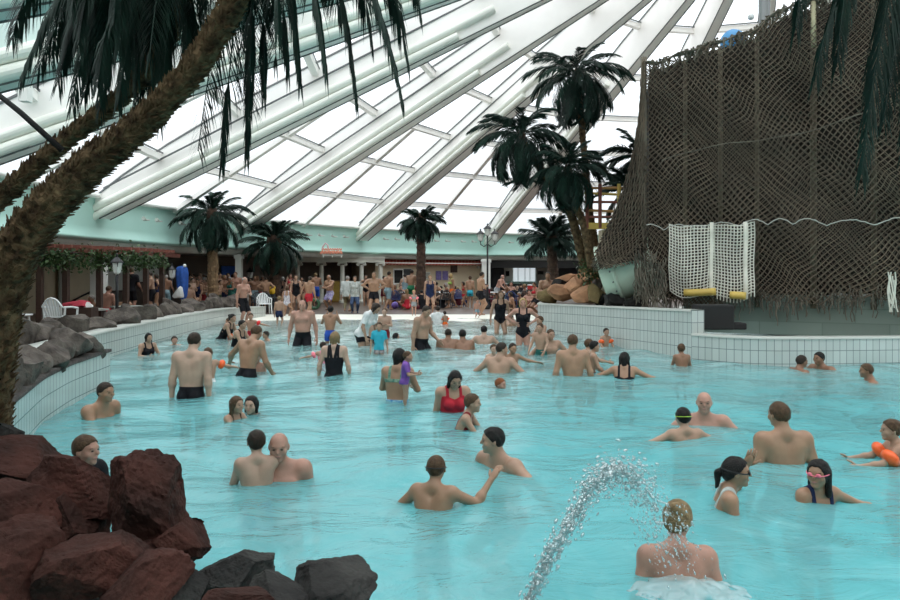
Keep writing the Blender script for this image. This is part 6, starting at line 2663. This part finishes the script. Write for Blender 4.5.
P('child with orange armbands facing left by the planter wall', 605, 328, 346, 1.05, 20, skin='fair', hair=('short', 'dark'), child=True, arms='low', wear=[('trunks', 'red')], extras=[('bands', 'orange')])
P('dark-haired girl in a black swimsuit sitting by the left wall', 147, 333, 354, 1.45, 50, skin='fair', hair=('bob', 'black'), sex='f', arms='hold', wear=[('suit', 'black')])
P('swimmer with only the face out of the water near the left wall', 174, 336, 345, 1.3, 30, skin='pink', hair=('short', 'dark'), child=True, arms='spread', wear=[('trunks', 'black')])
P('man crouching in the water at the planter corner, facing us', 549, 329, 352, 1.78, 18, skin='fair', hair=('short', 'brown'), arms='wide', wear=[('trunks', 'black')])
P('boy in dark green trunks in front of the crouching man', 541, 323, 352, 1.15, -30, skin='fair', hair=('short', 'brown'), child=True, arms='low', wear=[('trunks', 'teal')], Y=15.7)
P('child standing behind the boy in green trunks at the planter corner', 542, 316, 340, 1.10, -60, Y=16.6, skin='fair', hair=('short', 'brown'), child=True, arms='hold', wear=[('trunks', 'blue')])
P('man in dark shorts wading towards the right with his head bowed', 421, 305, 350, 1.82, 55, skin='fair', hair=('short', 'dark'), g=1.1, arms=('down', 'rest'), wear=[('shorts', 'black')], pose=dict(hpitch=18, lean=6))
P('left of two sunburnt people lying side by side in the shallows', 447, 331, 349, 1.76, 174, skin='tan', hair=('buzz', 'dark'), arms='low', wear=[('trunks', 'black')], pose=dict(lean=24), g=1.05)
P('right of two sunburnt people lying side by side in the shallows, in red patterned trunks', 464, 332, 349, 1.76, 186, skin='tan', hair=('short', 'black'), arms='low', wear=[('trunks', 'redwhite')], pose=dict(lean=24), g=1.05)
P('black-haired person sitting in the white foam of the shallows, seen from behind', 484, 326, 344, 1.68, 178, skin='pale', hair=('short', 'black'), arms='wide', wear=[('trunks', 'pink')])
P('big bald man in black shorts walking towards us with wet legs', 303, 300, 345, 1.84, 2, skin='pink', hair=('bald', 'brown'), g=1.25, arms='loose', wear=[('shorts', 'black')])
P('boy in bright blue trunks seen from behind with bent arms', 330, 306, 342, 1.25, 178, skin='warm', hair=('short', 'black'), child=True, arms='face', wear=[('trunks', 'blue')])
P('woman in a white top and black swim shorts leaning towards the children', 362, 304, 346, 1.68, 62, skin='fair', hair=('bob', 'dark'), sex='f', arms=('low', 'low'), wear=[('trunks', 'black'), ('shirt', 'white')], pose=dict(lean=24, bend=14, hpitch=30))
P('boy without a shirt facing us in front of the leaning woman', 372, 314, 343, 1.15, -10, skin='pale', hair=('short', 'brown'), child=True, arms='low', wear=[('trunks', 'black')])
P('thin boy in dark red trunks behind the child in the blue shirt', 385, 308, 338, 1.25, -5, skin='pale', hair=('buzz', 'brown'), child=True, arms='fold', wear=[('trunks', 'darkred')])
P('toddler in a blue shirt and patterned swim pants leaning back in the water', 379, 322, 354, .98, 8, skin='fair', hair=('short', 'brown'), child=True, arms='loose', wear=[('trunks', 'floral'), ('shirt', 'cyan')])
P('dark head of a swimmer low in the water behind the wading man', 394, 333, 339, 1.2, 90, skin='fair', hair=('bob', 'black'), child=True, arms='spread', wear=[('trunks', 'black')])
P('woman in black and white lifting a toddler with orange armbands', 221, 316, 339, 1.66, 80, skin='fair', hair=('bun', 'black'), sex='f', arms='fwd', wear=[('suit', 'black')], pose=dict(lean=26, bend=12))
P('toddler with orange armbands held by the woman at the left shallows', 230, 318, 338, .85, -80, skin='fair', hair=('short', 'brown'), child=True, arms='spread', wear=[('shirt', 'orange')], extras=[('bands', 'orange')])
P('dark-haired woman leaning back with arms stretched to the right in the left shallows', 234, 321, 346, 1.66, 75, skin='fair', hair=('short', 'black'), sex='f', arms='fwd', wear=[('suit', 'black')], pose=dict(lean=20))
P('child with two red armbands standing in the left shallows', 251, 313, 336, 1.0, 10, skin='fair', hair=('short', 'brown'), child=True, arms='spread', wear=[('trunks', 'red')], extras=[('bands', 'red')])
P('swimmer splashing low in the water behind the slim bending man', 268, 331, 339, 1.2, -60, skin='fair', hair=('short', 'dark'), child=True, arms='spread', wear=[('trunks', 'black')])
P('blonde woman in a black swimsuit standing knee deep with bent arms', 523, 298, 345, 1.70, -5, skin='pink', hair=('bob', 'blond'), sex='f', arms='hips', wear=[('suit', 'black')])
P('long-haired woman in a black swimsuit wading with bent knees', 500, 291, 333, 1.70, 5, skin='fair', hair=('long', 'brown'), sex='f', arms='loose', wear=[('suit', 'black')], pose=dict(lean=10))
P('person reclining at the water edge between the two women in black swimsuits', 514, 309, 324, 1.70, 60, skin='pink', hair=('short', 'brown'), arms='back', wear=[('trunks', 'black')], pose=dict(lean=-18))
P('bather lying on the beach behind the wading woman', 507, 313, 326, 1.70, -60, skin='warm', hair=('short', 'dark'), arms='back', wear=[('trunks', 'navy')], pose=dict(lean=-18))
P('woman in a black and white swimsuit sitting with her back to us on the beach', 438, 306, 324, 1.66, 185, skin='fair', hair=('short', 'dark'), sex='f', arms='hold', wear=[('shirt', 'white'), ('suit', 'black')])
P('toddler with an orange armband sitting beside the woman in black and white', 445, 311, 324, .85, 200, skin='fair', hair=('short', 'dark'), child=True, arms='low', wear=[('trunks', 'orange')], extras=[('bands', 'orange')])

# ------------------------------------------------------------------ people on the deck behind the beach
D = lambda label, px, yh, yf, S, face=0, **k: P(label, px, yh, yf, S, face, base=k.pop('base', .03), Y=FPX * (EYE - .03) / (yf - HOR), **k)
W_ = lambda label, px, yh, yf, S, face=0, **k: P(label, px, yh, yf, S, face, **k)
W_('bald man in black shorts standing at the far end of the left pool wall', 243, 277, 323, 1.76, 60, skin='pink', hair=('balding', 'grey'), arms=('down', 'fold'), wear=[('shorts', 'black')])
W_('small boy in navy trunks seen from behind at the water edge', 279, 296, 324, 1.15, 178, skin='fair', hair=('short', 'dirty'), child=True, wear=[('trunks', 'navy')])
D('woman in a white patterned swimsuit seen from behind next to the boy in navy trunks', 287, 286, 316, 1.40, 176, skin='warm', hair=('bob', 'brown'), sex='f', wear=[('suit', 'whitepat')])
D('woman in a black swimsuit standing before the dark doorway', 296, 275, 312, 1.68, 10, skin='fair', hair=('short', 'brown'), sex='f', arms='rest', wear=[('suit', 'black')])
D('bronzed man in red shorts walking away with one arm out', 309, 282, 317, 1.60, 150, skin='warm', hair=('short', 'dark'), arms=('loose', 'wide'), wear=[('trunks', 'red')], legs='walk')
D('grey-haired man in purple and white trunks before the columns', 330, 275, 310, 1.74, -30, skin='warm', hair=('balding', 'grey'), g=1.15, arms=('hold', 'fwd'), wear=[('shorts', 'purplewhite')])
D('man in a loose white shirt and khaki trousers seen from behind', 347, 276, 311, 1.78, 170, skin='fair', hair=('short', 'grey'), g=1.2, wear=[('trousers', 'khaki'), ('longshirt', 'lightgrey')])
D('woman in a pale striped shirt and jeans standing before the columns', 355, 276, 313, 1.68, 5, skin='fair', hair=('bob', 'dark'), sex='f', g=1.1, wear=[('jeans', 'jean'), ('longshirt', 'striped')])
D('muscular man in black trunks facing us with hands on his hips', 374, 272, 316, 1.86, 4, skin='warm', hair=('buzz', 'brown'), g=1.05, arms='hips', wear=[('trunks', 'black')])
D('man in blue-grey shorts walking to the right', 388, 272, 310, 1.80, 140, skin='warm', hair=('short', 'dark'), arms=('loose', 'loose'), wear=[('shorts', 'bluegrey')], legs='walk')
D('person with a green towel round the waist talking under the palm', 411, 270, 307, 1.76, 150, skin='warm', hair=('short', 'dark'), arms='hold', wear=[('skirt', 'green'), ('shorts', 'green')])
D('small girl with pink armbands standing at the edge of the deck', 414, 290, 316, 1.02, 3, skin='pink', hair=('short', 'blond'), sex='f', child=True, arms='loose', wear=[('panty', 'grey'), ('trunks', 'grey'), ('bra', 'grey')], extras=[('bands', 'pink')])
D('slim woman in a navy swimsuit standing beside the palm trunk', 430, 275, 314, 1.70, 8, skin='fair', hair=('short', 'dirty'), sex='f', wear=[('suit', 'navy')])
D('fair-haired woman in a green bikini striding to the left', 452, 272, 308, 1.70, -70, skin='warm', hair=('bob', 'blond'), sex='f', wear=[('bra', 'lime'), ('panty', 'orange')], legs='walk')
D('girl in a red bikini stepping to the left', 464, 282, 308, 1.30, -60, skin='warm', hair=('bob', 'dark'), sex='f', child=True, wear=[('bra', 'red'), ('panty', 'red')], legs='walk')
D('boy in turquoise trunks seen from behind', 470, 276, 308, 1.50, 172, skin='warm', hair=('short', 'brown'), child=True, wear=[('trunks', 'cyan')])
D('tall man in black trunks seen from the side behind a toddler', 480, 272, 315, 1.84, 110, skin='warm', hair=('short', 'dark'), arms='fold', wear=[('trunks', 'black')])
D('toddler in pale swim pants at the foot of the tall man', 477, 299, 318, .88, 20, skin='pink', hair=('short', 'brown'), child=True, wear=[('trunks', 'bluegrey')])
D('elderly man with white hair leaning on a cafe table', 497, 276, 306, 1.68, 60, skin='pink', hair=('balding', 'grey'), arms='fwd', wear=[('trunks', 'grey')], pose=dict(lean=26, bend=10))
D('woman in a dark swim dress standing left of the orange rocks', 536, 282, 313, 1.62, -70, skin='tan', hair=('short', 'dark'), sex='f', arms='hold', wear=[('bra', 'red'), ('trunks', 'black')])
P('bare-chested man with short dark hair sitting among the orange rocks', 548, 272, 310, 1.80, -8, Y=22.6, base=.84, legs='sit', skin='warm', hair=('short', 'dark'), g=1.1, arms='fold', wear=[('trunks', 'black')])

# the crowd further back: on the loggia, at the cafe tables and by the dark bar
SK = ['fair', 'warm', 'tan', 'pink', 'pale', 'warm', 'tan']
HR = ['dark', 'black', 'brown', 'dark', 'dirty', 'black', 'grey']
WC = ['black', 'navy', 'maroon', 'olive', 'bluegrey', 'black', 'red', 'blue', 'brown', 'teal', 'darkred']


def crowd(rows, place, group):
    for i, (px, yh, Y, desc) in enumerate(rows):
        seat = 'seated' in desc
        f = 'woman' in desc or 'girl' in desc
        kid = 'child' in desc or 'girl' in desc
        zt = EYE - (yh - HOR) / FPX * Y
        base = .03
        if place == 'terrace':
            base = .32
        ht = zt - base
        S = min(1.88, max(1.0, ht)) if not seat else 1.72
        hipd = None
        P(desc, px, yh, 0, S, rnd.choice([0, 25, -30, 160, 180, 200, 70, -75]) if 'back' not in desc else 180, Y=Y, base=base, group=group,
          skin=SK[i % 7], hair=(rnd.choice(['short', 'bob', 'long']) if f else rnd.choice(['short', 'buzz', 'short']), HR[(i * 3) % 7]), sex='f' if f else 'm', child=kid and not seat,
          g=1.0 + .2 * (i % 4 == 0), arms=rnd.choice(['down', 'fold', 'hold', 'rest', 'hips']), wear=[('suit', WC[i % 11])] if f else ([('shorts', 'black' if 'dark-clad' in desc else WC[(i * 2) % 11])] + ([('shirt', 'black' if 'dark' in desc or 'black' in desc else WC[(i * 5 + 2) % 11])] if 'shirt' in desc else [])),
          legs='chair' if seat else None, res=.024)


crowd([
    (152, 272, 25.5, 'tanned man under the pergola, second from its last post'), (158, 274, 26.5, 'tanned woman behind the last pergola posts'),
    (166, 275, 27.0, 'tanned man standing between the last pergola post and the blue parasol'), (131, 268, 25.0, 'dark-clad man in a shirt before the bright pergola window')], 'terrace', None)
crowd([
    (188, 284, 28.5, 'man seated with his back to us on the rocks right of the blue parasol'), (124, 294, 22.0, 'pale man seated at the white ledge under the pergola lamp'),
    (94, 295, 21.5, 'man seated between the two pergola posts near the stair rail'), (107, 286, 23.5, 'child with a dark head seated behind the pergola lamp')], 'terrace', None)
crowd([
    (193, 275, 30.8, 'man in the shaded crowd just right of the blue parasol'), (198, 279, 30.2, 'woman in the shaded crowd left of the tallest left palm'),
    (204, 277, 32.0, 'man in the shaded crowd close to the left palm trunk'), (190, 273, 33.0, 'man furthest back in the shade beside the blue parasol'), (201, 272, 34.0, 'man in the deep shade left of the palm trunk'),
    (218, 273, 32.0, 'pale-chested man right of the left palm trunk'), (223, 275, 31.4, 'man in dark trunks at the rocks right of the palm trunk'), (219, 280, 30.8, 'child in front of the pale-chested man'),
    (228, 273, 33.0, 'man behind the woman in red near the white pillar'), (231, 277, 31.2, 'woman in a red swimsuit leaning by the white pillar'), (236, 272, 32.4, 'man with a cap of dark hair in front of the white pillar'),
    (208, 276, 33.2, 'woman hidden behind the left palm trunk'), (248, 277, 33.4, 'woman behind the bald man at the end of the pool wall'),
    (255, 276, 33.0, 'grey-haired man standing behind the white chair'), (260, 279, 34.0, 'man in the dark doorway left of the second palm'), (266, 277, 32.5, 'sunburnt man with his back to us by the second palm'),
    (283, 277, 35.5, 'woman in the dark doorway right of the second palm'), (290, 274, 36.5, 'man with dark hair behind the woman in the black swimsuit'), (286, 280, 34.5, 'sunburnt man bending in the crowd by the second palm'),
    (301, 277, 34.4, 'man at the shoulder of the woman in the black swimsuit'), (316, 273, 37.0, 'bronzed man standing at the first scrolled column'), (304, 279, 36.0, 'woman between the doorway and the first scrolled column')], 'deck', None)
crowd([
    (366, 275, 37.0, 'woman in maroon behind the muscular man'), (384, 276, 38.5, 'man behind the walker in blue-grey shorts'), (395, 284, 36.0, 'woman in pink seated at the tables left of the palm'),
    (400, 285, 37.5, 'man seated at the tables nearest the palm trunk'), (405, 274, 38.0, 'woman in a shirt behind the person with the green towel'), (418, 273, 38.5, 'sunburnt man left of the middle palm trunk'),
    (407, 289, 33.5, 'child seated on the deck behind the small girl with pink armbands'), (425, 281, 38.0, 'woman in a white shirt seated right of the palm trunk'), (436, 282, 38.0, 'woman seated below the left purple poster'),
    (447, 283, 38.9, 'woman seated below the right purple poster'), (434, 288, 35.5, 'man in black seated behind the woman in navy'), (442, 290, 35.0, 'man in a dark shirt seated behind the striding woman'),
    (422, 290, 34.0, 'man in a dark shirt seated at the foot of the middle palm'), (458, 287, 36.5, 'man in blue seated behind the girl in the red bikini')], 'deck', None)
crowd([
    (485, 284, 36.5, 'man in an orange shirt seated behind the tall man'), (491, 288, 38.0, 'woman seated at the white table by the lamp post'), (507, 283, 36.0, 'man standing among the tables under the bar opening'),
    (511, 282, 38.0, 'woman with pale arms seated under the bright window'), (516, 285, 35.0, 'man in khaki shirt seated in the middle of the bar tables'), (521, 283, 37.5, 'man in white shirt seated at the back bar tables'),
    (526, 284, 36.0, 'woman in pale pink seated near the red parcel'), (531, 283, 38.5, 'man in red shirt seated at the far bar table'), (512, 292, 33.0, 'person in navy seated low beside the woman with bent knees'),
    (520, 292, 33.5, 'man in a black shirt seated behind the blonde woman'), (529, 290, 33.0, 'child in black seated left of the woman in the dark swim dress'), (543, 280, 34.0, 'woman with blond hair behind the left end of the orange rocks')], 'deck', None)
A_ = 'standing bather in the packed shaded crowd between the blue parasol and the tan palm trunk'
crowd([(187, 276, 31.6, A_.replace('bather', 'man')), (195, 274, 33.6, A_.replace('bather', 'man')), (206, 274, 34.6, A_.replace('bather', 'man')), (199, 275, 32.6, A_.replace('bather', 'man')),
       (191, 278, 29.8, A_.replace('bather', 'man')), (203, 281, 30.9, A_.replace('bather', 'man'))], 'deck', 'packed crowd left of the tan palm trunk')
B_ = 'woman in the packed shaded crowd between the tan palm trunk and the white pillar'
crowd([(216, 276, 33.2, B_), (226, 278, 32.2, B_), (221, 275, 34.2, B_), (233, 274, 34.4, B_), (240, 278, 33.8, B_)], 'deck', 'packed crowd right of the tan palm trunk')
C_ = 'man in the crowd before the dark doorways on both sides of the second palm'
crowd([(252, 278, 34.6, C_), (258, 275, 35.6, C_), (263, 276, 36.2, C_), (280, 279, 37.2, C_), (287, 276, 37.6, C_), (293, 279, 35.3, C_), (270, 280, 34.8, C_)], 'deck', 'crowd round the second palm')
D_ = 'man seated far back among the cafe tables under the striped awning'
crowd([(391, 285, 38.6, D_), (403, 286, 39.5, D_), (413, 285, 38.9, D_), (430, 285, 39.6, D_), (441, 286, 40.2, D_), (455, 286, 39.2, D_), (463, 287, 38.6, D_)], 'deck', 'seated crowd under the awning')
E_s = 'woman seated far back among the bar tables below the bright window'
crowd([(504, 286, 39.0, E_s), (508, 288, 40.0, E_s), (515, 287, 40.5, E_s), (522, 287, 40.0, E_s), (528, 287, 40.6, E_s), (535, 287, 40.0, E_s)], 'deck', 'seated crowd at the bar tables')
for s in STAT:
    print('FIT', *s)
# ------------------------------------------------------------------ jet core and foam (shaped with the same surface builder)
F_, lo_ = field(JET_PRIMS, .0065)
V_, Q_ = surfnet(F_, lo_, .0065)
link('stream', np_mesh('stream', V_, Q_), jet, M['splash'])
M['foam'] = drop_mat()
M['foam'].name = 'pool_foam'
for n_ in M['foam'].node_tree.nodes:
    if n_.type == 'MIX_SHADER':
        n_.inputs[0].default_value = .30 if n_.inputs[0].default_value < .32 else .08
M['foam'].node_tree.nodes['Diffuse BSDF'].inputs['Color'].default_value = (.82, .92, .92, 1)


def foam_patch(label, cx, cy, rx, ry, n, seed, hgt=.03):
    rs = np.random.RandomState(seed)
    pr = []
    for _ in range(n):
        a, r = rs.uniform(0, 2 * PI), rs.rand() ** .6
        x, y = rx * r * math.cos(a), ry * r * math.sin(a)
        s = rs.uniform(.006, .030) * (1.25 - r)
        z = wave(cx + x, cy + y)
        pr.append(('ell', np3(x, y, z - .004 + hgt * (1 - r) * rs.rand()), np.eye(3), np3(s * rs.uniform(.8, 2.2), s * rs.uniform(.8, 1.6), s * .6), .02, 'w'))
    F_, lo_ = field(pr, .012)
    V_, Q_ = surfnet(F_, lo_, .012)
    o = link('splash_foam', np_mesh('splash_foam', V_, Q_), None, M['foam'])
    o.location = (cx, cy, 0)
    return tag(o, label, 'foam', kind='stuff')


w = on_z(690, 588)
foam_patch('white churning foam round the back of the fair-haired woman', w.x, w.y - .03, .36, .20, 420, 3, .06)
w = on_z(484, 346)
foam_patch('white foam round the black-haired person in the shallows', w.x, w.y, .75, .7, 90, 4)
w = on_z(285, 338)
foam_patch('white splash trailing behind the low swimmer in the left shallows', w.x, w.y, .5, .35, 60, 5)
